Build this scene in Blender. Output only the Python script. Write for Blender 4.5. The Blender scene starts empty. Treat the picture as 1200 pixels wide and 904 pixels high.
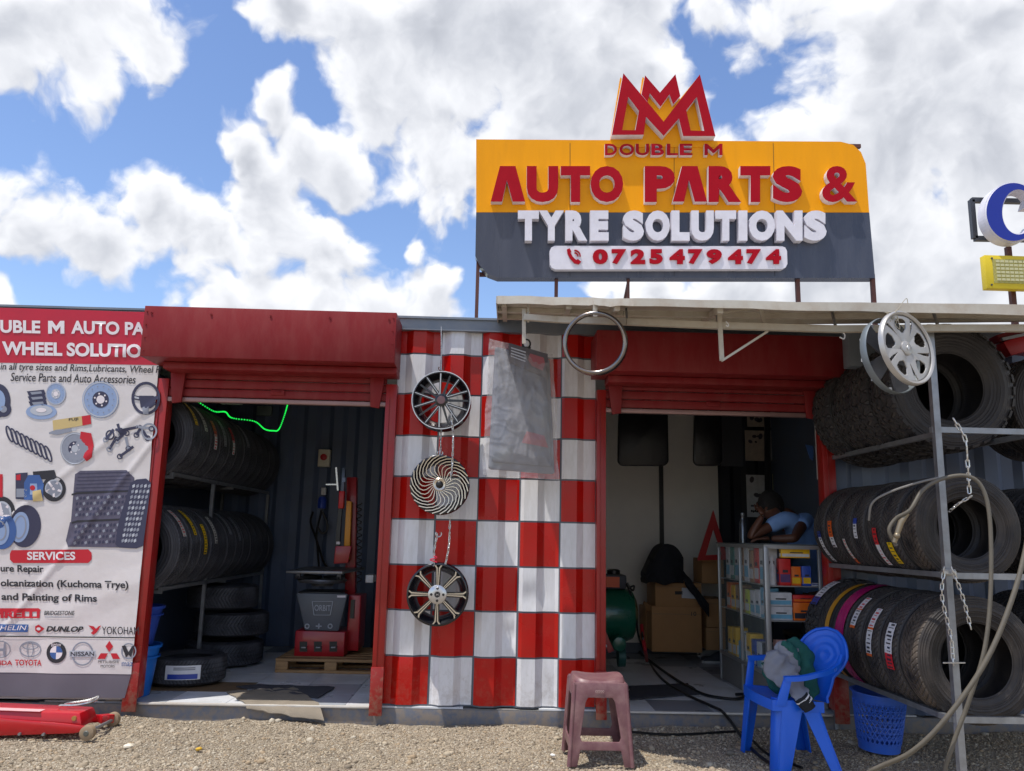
import bpy, bmesh, math, random
from mathutils import Vector, Matrix, noise
import numpy as np
random.seed(7)
SC = bpy.context.scene
COL = SC.collection
R = math.radians
PI = math.pi

# ------------------------------------------------------------------ camera
EYE = Vector((0, 0, 1.243))
FPX, YAW, PITCH, ROLL = 950.44, R(1.2774), R(10.555), R(1.2741)
_f = Vector((math.sin(YAW)*math.cos(PITCH), math.cos(YAW)*math.cos(PITCH), math.sin(PITCH)))
_r = Vector((math.cos(YAW), -math.sin(YAW), 0))
_u = _r.cross(_f)
CR = _r*math.cos(ROLL) + _u*math.sin(ROLL)
CU = -_r*math.sin(ROLL) + _u*math.cos(ROLL)
CF = _f
def at(x, y, Y=None, Z=None):
    """Point of the place seen at photograph position x, y: on the upright plane at distance Y, or at height Z."""
    d = CF + CR*((x-600)/FPX) - CU*((y-452)/FPX)
    k = (Y/d.y) if Y is not None else (Z-EYE.z)/d.z
    return EYE + d*k
cam = bpy.data.cameras.new('camera')
cam.sensor_width = 36; cam.lens = FPX/1200*36; cam.clip_start = .05; cam.clip_end = 3000
co = bpy.data.objects.new('camera', cam); COL.objects.link(co)
m3 = Matrix((CR, CU, -CF)).transposed()
co.matrix_world = Matrix.Translation(EYE) @ m3.to_4x4()
SC.camera = co
SC.view_settings.view_transform = 'Standard'; SC.view_settings.look = 'None'
SC.view_settings.exposure = 0.78; SC.view_settings.gamma = 1
SC.cycles.diffuse_bounces = 8; SC.cycles.max_bounces = 12

# ------------------------------------------------------------------ sun and sky
SUN_DIR = Vector((-.30, -.20, 1)).normalized()
sun = bpy.data.lights.new('sun', 'SUN'); sun.energy = 2.55; sun.angle = R(.53); sun.color = (1, .95, .87)
so = bpy.data.objects.new('sun', sun); COL.objects.link(so)
so.rotation_euler = SUN_DIR.to_track_quat('Z', 'Y').to_euler(); so.location = (0, 0, 20)
W = bpy.data.worlds.new('World'); SC.world = W; W.use_nodes = True
W.cycles.sampling_method = 'MANUAL'; W.cycles.sample_map_resolution = 512
nt = W.node_tree; nt.nodes.clear()
def N(t, **k):
    n = nt.nodes.new(t)
    for a, b in k.items(): setattr(n, a, b)
    return n
def L(a, b): nt.links.new(a, b)
def mth(op, a, b=None, c=None, clamp=False):
    n = N('ShaderNodeMath', operation=op, use_clamp=clamp)
    for i, v in enumerate((a, b, c)):
        if v is None: continue
        if isinstance(v, (int, float)): n.inputs[i].default_value = v
        else: L(v, n.inputs[i])
    return n.outputs[0]
CLOUDS = [(0,20,95,1),(60,15,90,1),(125,5,78,1),(168,45,50,.9),(110,62,42,.8),
 (-10,215,62,1.1),(35,250,62,1.1),(92,262,50,1),(140,272,50,1),(192,228,42,1.1),(205,266,52,1.1),(258,280,42,1),(322,252,52,1.1),(352,282,60,1.1),(402,298,38,1),(300,300,30,.8),(225,305,38,.8),(362,318,36,.9),
 (15,345,30,.6),(240,358,26,.8),(290,356,34,1),(350,362,34,1),(420,370,34,.9),(480,372,30,.8),(262,348,36,.9),(320,350,40,.9),(380,362,34,.9),(450,368,40,.8),(215,342,24,.6),(500,372,40,.7),
 (286,148,34,.9),(318,122,38,.9),(352,155,42,.9),(300,185,28,.7),(392,190,36,.8),(342,190,26,.6),
 (330,5,48,.9),(390,20,60,1),(455,30,80,1.1),(430,110,60,1),(500,90,90,1.2),(560,50,120,1.3),(520,170,70,1.1),(560,205,62,1.1),(545,240,35,.8),
 (640,70,130,1.3),(700,20,105,1.3),(640,190,110,1.2),(690,130,80,1.2),(735,95,70,1.1),
 (770,190,60,1.1),(868,182,34,.9),(925,185,55,1.1),(985,150,62,1.1),(825,-12,48,1),(900,-20,72,1),(990,40,75,1.1),(1060,60,130,1.2),(1160,60,140,1.2),
 (1050,190,130,1.2),(1160,220,140,1.2),(1100,320,130,1.1),(980,300,110,1.1),(860,340,80,.9),(780,345,50,.8),(1200,380,90,1),(930,250,100,1.2),
 (463,205,9,.5),(471,296,14,.7),(543,272,11,.6),(700,340,30,.5)]
HOLES = []
def ray_dir(x, y): return (CF + CR*((x-600)/FPX) - CU*((y-452)/FPX)).normalized()
def fbm(vec, scale, det, rough, off=(0,0,0), dist=0):
    mp = N('ShaderNodeMapping'); mp.inputs['Location'].default_value = off; L(vec, mp.inputs[0])
    n = N('ShaderNodeTexNoise'); n.inputs['Scale'].default_value = scale; n.inputs['Detail'].default_value = det
    n.inputs['Roughness'].default_value = rough; n.inputs['Distortion'].default_value = dist; L(mp.outputs[0], n.inputs['Vector']); return n.outputs['Fac']
def density(vec, det):
    wn = N('ShaderNodeTexNoise'); wn.inputs['Scale'].default_value = 7; wn.inputs['Detail'].default_value = 4; wn.inputs['Roughness'].default_value = .55; L(vec, wn.inputs['Vector'])
    wsub = N('ShaderNodeVectorMath', operation='SUBTRACT'); L(wn.outputs['Color'], wsub.inputs[0]); wsub.inputs[1].default_value = (.5, .5, .5)
    wad = N('ShaderNodeVectorMath', operation='MULTIPLY_ADD'); L(wsub.outputs[0], wad.inputs[0]); wad.inputs[1].default_value = (.12, .12, .12); L(vec, wad.inputs[2])
    vec0, vec = vec, wad.outputs[0]
    cur = None
    for x, y, r, s in CLOUDS:
        d = N('ShaderNodeVectorMath', operation='DISTANCE'); L(vec, d.inputs[0]); d.inputs[1].default_value = ray_dir(x, y)
        k = r/950/ (1+((x-600)**2+(y-452)**2)/950**2)
        v = mth('MULTIPLY_ADD', d.outputs['Value'], -s/k/1.24, s)
        cur = v if cur is None else mth('SMOOTH_MAX', cur, v, .25)
    # a loose field of the same clouds over the rest of the dome
    d = N('ShaderNodeVectorMath', operation='DISTANCE'); L(vec, d.inputs[0]); d.inputs[1].default_value = ray_dir(600, 200)
    away = mth('MULTIPLY', mth('SUBTRACT', d.outputs['Value'], .62), 6, clamp=True)
    wide = mth('MULTIPLY', mth('SUBTRACT', fbm(vec, 2.6, 3, .5, (4, 2, 1)), .47), 7)
    wide = mth('MULTIPLY_ADD', mth('SUBTRACT', 1, away), -3, wide)
    cur = mth('MAXIMUM', mth('MAXIMUM', cur, wide), -1.2)
    cur = mth('MINIMUM', cur, .75)
    for x, y, r in HOLES:
        d = N('ShaderNodeVectorMath', operation='DISTANCE'); L(vec, d.inputs[0]); d.inputs[1].default_value = ray_dir(x, y)
        h = mth('MULTIPLY_ADD', d.outputs['Value'], -950/r*.5, 1.15, clamp=True)
        cur = mth('MULTIPLY_ADD', h, -1.25, cur)
        vec = vec0
    nz = mth('SUBTRACT', fbm(vec, 10, det, .54), .5)
    v = N('ShaderNodeTexVoronoi'); v.inputs['Scale'].default_value = 26; v.feature = 'F1'
    wv = N('ShaderNodeVectorMath', operation='MULTIPLY_ADD')
    n2 = N('ShaderNodeTexNoise'); n2.inputs['Scale'].default_value = 20; n2.inputs['Detail'].default_value = 3; L(vec, n2.inputs['Vector'])
    L(n2.outputs['Color'], wv.inputs[0]); wv.inputs[1].default_value = (.03, .03, .03); L(vec, wv.inputs[2]); L(wv.outputs[0], v.inputs['Vector'])
    puff = mth('MULTIPLY', mth('SUBTRACT', .5, v.outputs['Distance']), .45)
    return mth('ADD', mth('MULTIPLY_ADD', nz, 2.3, cur), puff)
tc = N('ShaderNodeTexCoord'); vec = tc.outputs['Generated']
D0 = density(vec, 7)
sh = N('ShaderNodeVectorMath', operation='ADD'); L(vec, sh.inputs[0]); sh.inputs[1].default_value = (-.006, -.004, .022)
D1 = density(sh.outputs[0], 7)
relief = mth('MULTIPLY_ADD', mth('SUBTRACT', D0, D1), .62, .52, clamp=True)
thick = mth('MULTIPLY', mth('SUBTRACT', D0, .42), 1.5, clamp=True)
big = mth('MULTIPLY_ADD', fbm(vec, 4.2, 5, .55, (1, 5, 2)), 2.2, -.6, clamp=True)
grey = mth('MULTIPLY', mth('MULTIPLY', thick, big), .75)
lum = mth('SUBTRACT', mth('MULTIPLY_ADD', relief, .46, .56), mth('MULTIPLY', grey, .62))
cc = N('ShaderNodeValToRGB'); L(lum, cc.inputs[0])
cc.color_ramp.elements[0].position = .3; cc.color_ramp.elements[0].color = (.25, .27, .32, 1)
cc.color_ramp.elements[1].position = .9; cc.color_ramp.elements[1].color = (.82, .83, .86, 1)
e = cc.color_ramp.elements.new(.62); e.color = (.49, .51, .56, 1)
mask = N('ShaderNodeMapRange', interpolation_type='SMOOTHSTEP'); L(D0, mask.inputs['Value'])
mask.inputs['From Min'].default_value = -.04; mask.inputs['From Max'].default_value = .36
sep = N('ShaderNodeSeparateXYZ'); L(vec, sep.inputs[0])
sky = N('ShaderNodeTexSky', sky_type='NISHITA'); sky.sun_disc = False
sky.sun_elevation = math.asin(SUN_DIR.z); sky.sun_rotation = math.atan2(SUN_DIR.x, SUN_DIR.y); sky.altitude = 0; sky.dust_density = .4
hs = N('ShaderNodeHueSaturation'); hs.inputs['Saturation'].default_value = 1.1; hs.inputs['Value'].default_value = .78; hs.inputs['Hue'].default_value = .508; L(sky.outputs[0], hs.inputs['Color'])
b1 = N('ShaderNodeBackground'); L(hs.outputs[0], b1.inputs[0]); b1.inputs[1].default_value = .15
b2 = N('ShaderNodeBackground'); L(cc.outputs[0], b2.inputs[0]); b2.inputs[1].default_value = .78
mx = N('ShaderNodeMixShader'); L(mask.outputs[0], mx.inputs[0]); L(b1.outputs[0], mx.inputs[1]); L(b2.outputs[0], mx.inputs[2])
wo = N('ShaderNodeOutputWorld'); L(mx.outputs[0], wo.inputs[0])

# ------------------------------------------------------------------ materials
def lin(c):
    o = []
    for v in c:
        v /= 255; o.append(v/12.92 if v <= .04045 else ((v+.055)/1.055)**2.4)
    return (*o, 1)
MATS = {}
def mat(name, rgb, rough=.5, metal=0, var=.0, vs=6, bump=0, bs=60, dirt=None, da=.5, ds=4, coat=0, emit=0, alpha=1, spec=.5, stretch=None, trans=0, world=False, mud=0):
    if name in MATS: return MATS[name]
    m = bpy.data.materials.new(name); m.use_nodes = True; t = m.node_tree; p = t.nodes['Principled BSDF']
    def n(ty): return t.nodes.new(ty)
    c = lin(rgb)
    p.inputs['Roughness'].default_value = rough; p.inputs['Metallic'].default_value = metal
    p.inputs['Coat Weight'].default_value = coat; p.inputs['Specular IOR Level'].default_value = spec; p.inputs['Alpha'].default_value = alpha
    p.inputs['Transmission Weight'].default_value = trans
    p.inputs['Base Color'].default_value = c
    if emit: p.inputs['Emission Color'].default_value = c; p.inputs['Emission Strength'].default_value = emit
    tcn = n('ShaderNodeTexCoord'); vsock = tcn.outputs['Object']
    if world: vsock = n('ShaderNodeNewGeometry').outputs['Position']
    if stretch:
        mp = n('ShaderNodeMapping'); mp.inputs['Scale'].default_value = stretch; t.links.new(vsock, mp.inputs[0]); vsock = mp.outputs[0]
    last = None
    if var:
        a = n('ShaderNodeTexNoise'); a.inputs['Scale'].default_value = vs; a.inputs['Detail'].default_value = 6; t.links.new(vsock, a.inputs['Vector'])
        mr = n('ShaderNodeMapRange'); mr.inputs['From Min'].default_value = .3; mr.inputs['From Max'].default_value = .7
        mr.inputs['To Min'].default_value = 1-var; mr.inputs['To Max'].default_value = 1+var; t.links.new(a.outputs['Fac'], mr.inputs[0])
        h = n('ShaderNodeVectorMath'); h.operation = 'SCALE'; h.inputs[0].default_value = c[:3]; t.links.new(mr.outputs[0], h.inputs['Scale'])
        last = h.outputs[0]
        rr = n('ShaderNodeMapRange'); rr.inputs['To Min'].default_value = max(0, rough-.12); rr.inputs['To Max'].default_value = min(1, rough+.12); t.links.new(a.outputs['Fac'], rr.inputs[0]); t.links.new(rr.outputs[0], p.inputs['Roughness'])
    if dirt:
        a = n('ShaderNodeTexNoise'); a.inputs['Scale'].default_value = ds; a.inputs['Detail'].default_value = 9; a.inputs['Roughness'].default_value = .65; t.links.new(vsock, a.inputs['Vector'])
        mr = n('ShaderNodeMapRange'); mr.inputs['From Min'].default_value = .42; mr.inputs['From Max'].default_value = .72; mr.inputs['To Max'].default_value = da; t.links.new(a.outputs['Fac'], mr.inputs[0])
        x = n('ShaderNodeMix'); x.data_type = 'RGBA'; t.links.new(mr.outputs[0], x.inputs['Factor'])
        if last: t.links.new(last, x.inputs[6])
        else: x.inputs[6].default_value = c
        x.inputs[7].default_value = lin(dirt); last = x.outputs[2]
    if mud:      # splashes thrown up from the gravel
        g_ = n('ShaderNodeNewGeometry'); sz = n('ShaderNodeSeparateXYZ'); t.links.new(g_.outputs['Position'], sz.inputs[0])
        a = n('ShaderNodeTexNoise'); a.inputs['Scale'].default_value = 22; a.inputs['Detail'].default_value = 8; a.inputs['Roughness'].default_value = .7; t.links.new(g_.outputs['Position'], a.inputs['Vector'])
        q = n('ShaderNodeMapRange'); t.links.new(sz.outputs[2], q.inputs[0]); q.inputs['From Min'].default_value = .08; q.inputs['From Max'].default_value = .62; q.inputs['To Min'].default_value = .16; q.inputs['To Max'].default_value = -.14
        s1 = n('ShaderNodeMath'); s1.operation = 'ADD'; t.links.new(a.outputs['Fac'], s1.inputs[0]); t.links.new(q.outputs[0], s1.inputs[1])
        w_ = n('ShaderNodeMapRange'); t.links.new(s1.outputs[0], w_.inputs[0]); w_.inputs['From Min'].default_value = .56; w_.inputs['From Max'].default_value = .72; w_.inputs['To Max'].default_value = mud
        x = n('ShaderNodeMix'); x.data_type = 'RGBA'; t.links.new(w_.outputs[0], x.inputs['Factor'])
        if last: t.links.new(last, x.inputs[6])
        else: x.inputs[6].default_value = c
        x.inputs[7].default_value = lin((140, 124, 104)); last = x.outputs[2]
    if last: t.links.new(last, p.inputs['Base Color'])
    if bump:
        a = n('ShaderNodeTexNoise'); a.inputs['Scale'].default_value = bs; a.inputs['Detail'].default_value = 5; t.links.new(vsock, a.inputs['Vector'])
        b = n('ShaderNodeBump'); b.inputs['Strength'].default_value = bump; b.inputs['Distance'].default_value = .01; t.links.new(a.outputs['Fac'], b.inputs['Height']); t.links.new(b.outputs[0], p.inputs['Normal'])
    MATS[name] = m
    return m

# ------------------------------------------------------------------ mesh helpers
class MB:
    def __init__(s): s.v = []; s.f = []; s.m = []; s.uv = None
    def add(s, vs, fs, mi=0):
        o = len(s.v); s.v += [tuple(p) for p in vs]; s.f += [tuple(i+o for i in f) for f in fs]; s.m += [mi]*len(fs); return s
    def box(s, a, b, mi=0, M=None):
        x0, y0, z0 = (min(a[i], b[i]) for i in range(3)); x1, y1, z1 = (max(a[i], b[i]) for i in range(3))
        vs = [Vector(p) for p in ((x0,y0,z0),(x1,y0,z0),(x1,y1,z0),(x0,y1,z0),(x0,y0,z1),(x1,y0,z1),(x1,y1,z1),(x0,y1,z1))]
        if M: vs = [M @ p for p in vs]
        return s.add(vs, [(0,3,2,1),(4,5,6,7),(0,1,5,4),(1,2,6,5),(2,3,7,6),(3,0,4,7)], mi)
    def hexa(s, bot, top, mi=0):
        return s.add(list(bot)+list(top), [(0,3,2,1),(4,5,6,7),(0,1,5,4),(1,2,6,5),(2,3,7,6),(3,0,4,7)], mi)
    def prism(s, poly, d, mi=0, cap=True):
        """poly: list of 3d points in one plane; d: extrusion vector"""
        n = len(poly); d = Vector(d); P = [Vector(p) for p in poly]
        fs = [(i, (i+1) % n, (i+1) % n+n, i+n) for i in range(n)]
        if cap: fs += [tuple(range(n-1, -1, -1)), tuple(range(n, 2*n))]
        return s.add(P+[p+d for p in P], fs, mi)
    def tube(s, pts, r, seg=8, mi=0, cap=True, flat=None):
        P = [Vector(p) for p in pts]; n = len(P); rs = r if isinstance(r, (list, tuple)) else [r]*n
        vs = []; t0 = (P[1]-P[0]).normalized(); up = Vector((0,0,1)) if abs(t0.z) < .9 else Vector((0,1,0))
        a = t0.cross(up).normalized()
        for i in range(n):
            t = ((P[min(i+1, n-1)]-P[i]).normalized() + (P[i]-P[max(i-1, 0)]).normalized())
            t = t.normalized() if t.length > 1e-6 else t0
            a = (a - t*a.dot(t)).normalized(); b = t.cross(a)
            for k in range(seg):
                w = 2*PI*(k+.5)/seg; fx, fy = flat if flat else (1, 1)
                vs.append(P[i] + (a*math.cos(w)*fx + b*math.sin(w)*fy)*rs[i])
        fs = [(i*seg+k, i*seg+(k+1) % seg, (i+1)*seg+(k+1) % seg, (i+1)*seg+k) for i in range(n-1) for k in range(seg)]
        if cap: fs += [tuple(range(seg-1, -1, -1)), tuple(range((n-1)*seg, n*seg))]
        return s.add(vs, fs, mi)
    def bar(s, a, b, w, h=None, mi=0):
        """square bar between two points"""
        h = h or w
        return s.tube([a, b], math.sqrt(.5), 4, mi, flat=(w, h))
    def lathe(s, prof, seg=24, c=(0,0,0), axis='Z', mi=0, closed=False, a0=0, a1=2*PI):
        """prof: list of (along, radius)"""
        n = len(prof); full = abs(a1-a0-2*PI) < 1e-6; ns = seg if full else seg+1; vs = []
        for j in range(ns):
            w = a0+(a1-a0)*j/seg; cx, sx = math.cos(w), math.sin(w)
            for (h, r) in prof:
                if axis == 'Z': p = (r*cx, r*sx, h)
                elif axis == 'Y': p = (r*cx, h, r*sx)
                else: p = (h, r*cx, r*sx)
                vs.append((p[0]+c[0], p[1]+c[1], p[2]+c[2]))
        fs = []
        for j in range(seg):
            k = (j+1) % ns if full else j+1
            for i in range(n if closed else n-1):
                q = (i+1) % n; fs.append((j*n+i, k*n+i, k*n+q, j*n+q))
        return s.add(vs, fs, mi)
    def grid(s, fn, nu, nv, mi=0, mfn=None):
        vs = [fn(i/nu, j/nv) for j in range(nv+1) for i in range(nu+1)]
        fs = [(j*(nu+1)+i, j*(nu+1)+i+1, (j+1)*(nu+1)+i+1, (j+1)*(nu+1)+i) for j in range(nv) for i in range(nu)]
        o = len(s.f); s.add(vs, fs, mi)
        if mfn:
            k = 0
            for j in range(nv):
                for i in range(nu): s.m[o+k] = mfn((i+.5)/nu, (j+.5)/nv); k += 1
        return s
    def ball(s, c, r, seg=12, rings=8, mi=0, sc=(1,1,1), M=None):
        vs = []; fs = []
        for i in range(rings+1):
            ph = PI*i/rings
            for k in range(seg):
                w = 2*PI*k/seg; p = Vector((math.sin(ph)*math.cos(w)*sc[0], math.sin(ph)*math.sin(w)*sc[1], math.cos(ph)*sc[2]))*r
                if M: p = M @ p
                vs.append(p+Vector(c))
        for i in range(rings):
            for k in range(seg): fs.append((i*seg+k, (i+1)*seg+k, (i+1)*seg+(k+1) % seg, i*seg+(k+1) % seg))
        return s.add(vs, fs, mi)
    def join(s, o, mi=None):
        n = len(s.v); s.v += o.v; s.f += [tuple(i+n for i in f) for f in o.f]; s.m += (o.m if mi is None else [mi]*len(o.f)); return s
    def mesh(s, name, mats, smooth=False, weld=False):
        me = bpy.data.meshes.new(name); me.from_pydata(s.v, [], s.f)
        if not isinstance(mats, (list, tuple)): mats = [mats]
        for m in mats: me.materials.append(m)
        if len(mats) > 1: me.polygons.foreach_set('material_index', s.m)
        bm = bmesh.new(); bm.from_mesh(me)
        bmesh.ops.remove_doubles(bm, verts=bm.verts, dist=1e-5 if not weld else weld)
        bmesh.ops.dissolve_degenerate(bm, edges=bm.edges, dist=1e-6)
        bmesh.ops.recalc_face_normals(bm, faces=bm.faces); bm.to_mesh(me); bm.free()
        if smooth:
            me.polygons.foreach_set('use_smooth', [True]*len(me.polygons))
            me.set_sharp_from_angle(angle=R(smooth if smooth is not True else 40))
        me.update(); return me
def bevel(me, w, seg=2, ang=30):
    bm = bmesh.new(); bm.from_mesh(me)
    es = [e for e in bm.edges if len(e.link_faces) == 2 and e.calc_face_angle(0) > R(ang)]
    bmesh.ops.bevel(bm, geom=es, offset=w, segments=seg, profile=.5, affect='EDGES', clamp_overlap=True)
    bm.to_mesh(me); bm.free()
    me.polygons.foreach_set('use_smooth', [True]*len(me.polygons)); me.set_sharp_from_angle(angle=R(24)); return me
def put(name, me, parent=None, loc=None, rot=None):
    o = bpy.data.objects.new(name, me); COL.objects.link(o)
    if parent: o.parent = parent
    if loc is not None: o.location = loc
    if rot is not None: o.rotation_euler = rot
    return o
def obj(name, mb, m, parent=None, smooth=False, bev=0, kind=None, label=None, weld=False):
    me = mb.mesh(name, m, smooth, weld)
    if bev: bevel(me, bev)
    o = put(name, me, parent)
    if kind: o['kind'] = kind
    if label: o['label'] = label
    return o
def tag(o, label, cat, group=None):
    o['label'] = label; o['category'] = cat
    if group: o['group'] = group
    return o
def thing(name, label, cat, group=None, loc=(0,0,0), rot=(0,0,0)):
    o = bpy.data.objects.new(name, None); COL.objects.link(o); o.empty_display_size = .1
    o.location = loc; o.rotation_euler = rot
    return tag(o, label, cat, group)
def kids(o): return [c for c in ALLK.get(o.name, [])]
def settle(root, p=None):
    """parts were built in place: move the origin of the thing to its base and shift the meshes back"""
    ms = []; st = [root]
    allo = list(SC.objects); ch = {}
    for o in allo:
        if o.parent: ch.setdefault(o.parent.name, []).append(o)
    while st:
        o = st.pop()
        if o.type == 'MESH' and o.data not in ms: ms.append(o.data)
        st += ch.get(o.name, [])
    if p is None:
        lo = [1e9]*3; hi = [-1e9]*3
        for me in ms:
            for v in me.vertices:
                for i in range(3): lo[i] = min(lo[i], v.co[i]); hi[i] = max(hi[i], v.co[i])
        p = ((lo[0]+hi[0])/2, (lo[1]+hi[1])/2, lo[2])
    for me in ms: me.transform(Matrix.Translation(-Vector(p)))
    root.location = p
def clone(root, label=None, group=None, loc=None, rot=None, parent=None):
    c = root.copy(); COL.objects.link(c)
    if parent: c.parent = parent
    if label: c['label'] = label
    if group: c['group'] = group
    if loc is not None: c.location = loc
    if rot is not None: c.rotation_euler = rot
    for ch in list(root.children): clone(ch, parent=c)
    return c
TXT = {}
def text_mb(s, offset=.02, shear=0, extrude=0):
    """glyph outlines as a mesh, scaled to a unit box; depth along +z"""
    key = (s, offset, shear, extrude)
    if key in TXT: return TXT[key]
    c = bpy.data.curves.new('t', 'FONT'); c.body = s; c.offset = offset; c.shear = shear; c.extrude = extrude; c.resolution_u = 12 if s == 'C' else 4
    o = bpy.data.objects.new('t', c); COL.objects.link(o)
    me = bpy.data.meshes.new_from_object(o)
    vs = [v.co.copy() for v in me.vertices]; fs = [tuple(p.vertices) for p in me.polygons]
    bpy.data.objects.remove(o); bpy.data.curves.remove(c); bpy.data.meshes.remove(me)
    x0 = min(v.x for v in vs); x1 = max(v.x for v in vs); y0 = min(v.y for v in vs); y1 = max(v.y for v in vs)
    z0 = min(v.z for v in vs); dz = (max(v.z for v in vs)-z0) or 1
    vs = [((v.x-x0)/(x1-x0), (v.y-y0)/(y1-y0), (v.z-z0)/dz) for v in vs]
    TXT[key] = (vs, fs, (x1-x0)/(y1-y0)); return TXT[key]
def shape_mb(loops, extrude=1):
    """closed outlines (first the outer one, then holes), x,y any unit; returns verts with depth 0..1"""
    c = bpy.data.curves.new('s', 'CURVE'); c.dimensions = '2D'; c.fill_mode = 'BOTH'; c.extrude = .5*extrude
    for lp in loops:
        sp = c.splines.new('POLY'); sp.points.add(len(lp)-1); sp.use_cyclic_u = True
        for q, p in zip(sp.points, lp): q.co = (p[0], p[1], 0, 1)
    o = bpy.data.objects.new('s', c); COL.objects.link(o); me = bpy.data.meshes.new_from_object(o)
    vs = [(v.co.x, v.co.y, (v.co.z/extrude+.5) if extrude else 0) for v in me.vertices]; fs = [tuple(p.vertices) for p in me.polygons]
    bpy.data.objects.remove(o); bpy.data.curves.remove(c); bpy.data.meshes.remove(me)
    return vs, fs
def noise3(x, y, z, s=1): return noise.noise(Vector((x*s, y*s, z*s)))
def curve(pts, n=8):
    """Catmull-Rom through points"""
    P = [Vector(p) for p in pts]; P = [P[0]*2-P[1]]+P+[P[-1]*2-P[-2]]; o = []
    for i in range(1, len(P)-2):
        for k in range(n):
            t = k/n; a, b, c, d = P[i-1], P[i], P[i+1], P[i+2]
            o.append(.5*((2*b)+(c-a)*t+(2*a-5*b+4*c-d)*t*t+(3*b-a-3*c+d)*t**3))
    o.append(P[-2]); return o

# ------------------------------------------------------------------ palette
RED = mat('red_gloss_paint', (182, 14, 8), .28, mud=.15, var=.08, vs=2, spec=.35, bump=.03, bs=5, dirt=(150, 60, 46), da=.35, ds=5)
MAROON = mat('dark_red_steel_paint', (126, 32, 36), .48, spec=.22, var=.05, vs=1.5, stretch=(2.5, 2.5, .7), bump=.03, bs=4, dirt=(146, 84, 80), da=.3, ds=4)
WHITE = mat('white_gloss_paint', (226, 226, 230), .35, mud=.25, stretch=(4, 4, .8), var=.03, vs=3, dirt=(170, 168, 160), da=.3, ds=9)
GREY = mat('grey_container_paint', (98, 104, 118), .5, mud=.6, var=.1, vs=3, dirt=(130, 124, 112), da=.35, ds=6)
DKBLUE = mat('dark_blue_container_paint', (84, 98, 124), .42, var=.12, vs=3, dirt=(90, 92, 98), da=.3, ds=5)
CREAM = mat('cream_steel_paint', (188, 183, 172), .5, var=.05, vs=4, dirt=(140, 112, 84), da=.45, ds=8)
BLACK = mat('black_plastic', (22, 22, 25), .4, var=.1)
DGREY = mat('dark_grey_plastic', (60, 62, 68), .45, var=.1)
STEEL = mat('galvanised_steel', (150, 153, 158), .42, .7, var=.12, vs=20, dirt=(105, 98, 90), da=.4, ds=12)
CHROME = mat('chain_steel', (200, 200, 200), .28, .85, var=.1, vs=40)
PRED = mat('plain_red', (185, 22, 30), .4)

# ------------------------------------------------------------------ ground
gm = bpy.data.materials.new('gravel_ground'); gm.use_nodes = True
t = gm.node_tree; p = t.nodes['Principled BSDF']; p.inputs['Roughness'].default_value = .95; p.inputs['Specular IOR Level'].default_value = .2
def gn(ty, **k):
    n = t.nodes.new(ty)
    for a, b in k.items(): n.inputs[a].default_value = b
    return n
tcg = gn('ShaderNodeTexCoord')
va = gn('ShaderNodeTexVoronoi', Scale=85.0); vb = gn('ShaderNodeTexNoise', Scale=.9, Detail=9.0); vc = gn('ShaderNodeTexNoise', Scale=40.0, Detail=6.0)
for q in (va, vb, vc): t.links.new(tcg.outputs['Object'], q.inputs['Vector'])
r1 = gn('ShaderNodeValToRGB'); r1.color_ramp.elements[0].color = lin((118, 104, 86)); r1.color_ramp.elements[1].color = lin((196, 182, 160)); r1.color_ramp.elements[0].position = .3; r1.color_ramp.elements[1].position = .75
mxx = gn('ShaderNodeMix'); mxx.data_type = 'RGBA'; mxx.inputs[0].default_value = .45
t.links.new(vc.outputs['Fac'], r1.inputs[0]); sp = gn('ShaderNodeSeparateColor'); t.links.new(va.outputs['Color'], sp.inputs[0])
r2 = gn('ShaderNodeValToRGB'); r2.color_ramp.elements[0].color = lin((112, 98, 82)); r2.color_ramp.elements[1].color = lin((205, 195, 178)); t.links.new(sp.outputs[0], r2.inputs[0])
t.links.new(r1.outputs[0], mxx.inputs[6]); t.links.new(r2.outputs[0], mxx.inputs[7])
mv = gn('ShaderNodeMapRange'); mv.inputs['From Min'].default_value = .3; mv.inputs['From Max'].default_value = .7; mv.inputs['To Min'].default_value = .66; mv.inputs['To Max'].default_value = 1.15; t.links.new(vb.outputs['Fac'], mv.inputs[0])
vm = t.nodes.new('ShaderNodeVectorMath'); vm.operation = 'SCALE'; t.links.new(mxx.outputs[2], vm.inputs[0]); t.links.new(mv.outputs[0], vm.inputs['Scale']); t.links.new(vm.outputs[0], p.inputs['Base Color'])
bp = gn('ShaderNodeBump', Strength=.9, Distance=.012); t.links.new(va.outputs['Distance'], bp.inputs['Height']); bp.invert = True; t.links.new(bp.outputs[0], p.inputs['Normal'])
def gz(x, y):
    """height of the gravel"""
    near = max(0, 1-abs(y-5.72)/.35)
    return .012*noise3(x, y, 0, 1.7)+.007*noise3(x, y, 3, 6) + near*(.034*noise3(x, 0, 7, 1.9)+.014*noise3(x, 0, 2, 7)+.012) - .012
g = MB()
xs = list(np.linspace(-4.2, 5.2, 150)); ys = list(np.linspace(3.6, 5.9, 60))
g.grid(lambda u, v: (-4.2+9.4*u, 3.6+2.3*v, gz(-4.2+9.4*u, 3.6+2.3*v)), 150, 50)
def far(u, v):
    return None
go = obj('gravel_ground', g, gm, smooth=True, kind='structure')
g = MB()
for (x0, y0, x1, y1) in ((-400, -400, 400, 3.6), (-400, 5.9, 400, 400), (-400, 3.6, -4.2, 5.9), (5.2, 3.6, 400, 5.9)):
    g.add([(x0, y0, -.012), (x1, y0, -.012), (x1, y1, -.012), (x0, y1, -.012)], [(0, 1, 2, 3)])
obj('ground', g, gm, kind='structure')
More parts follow.
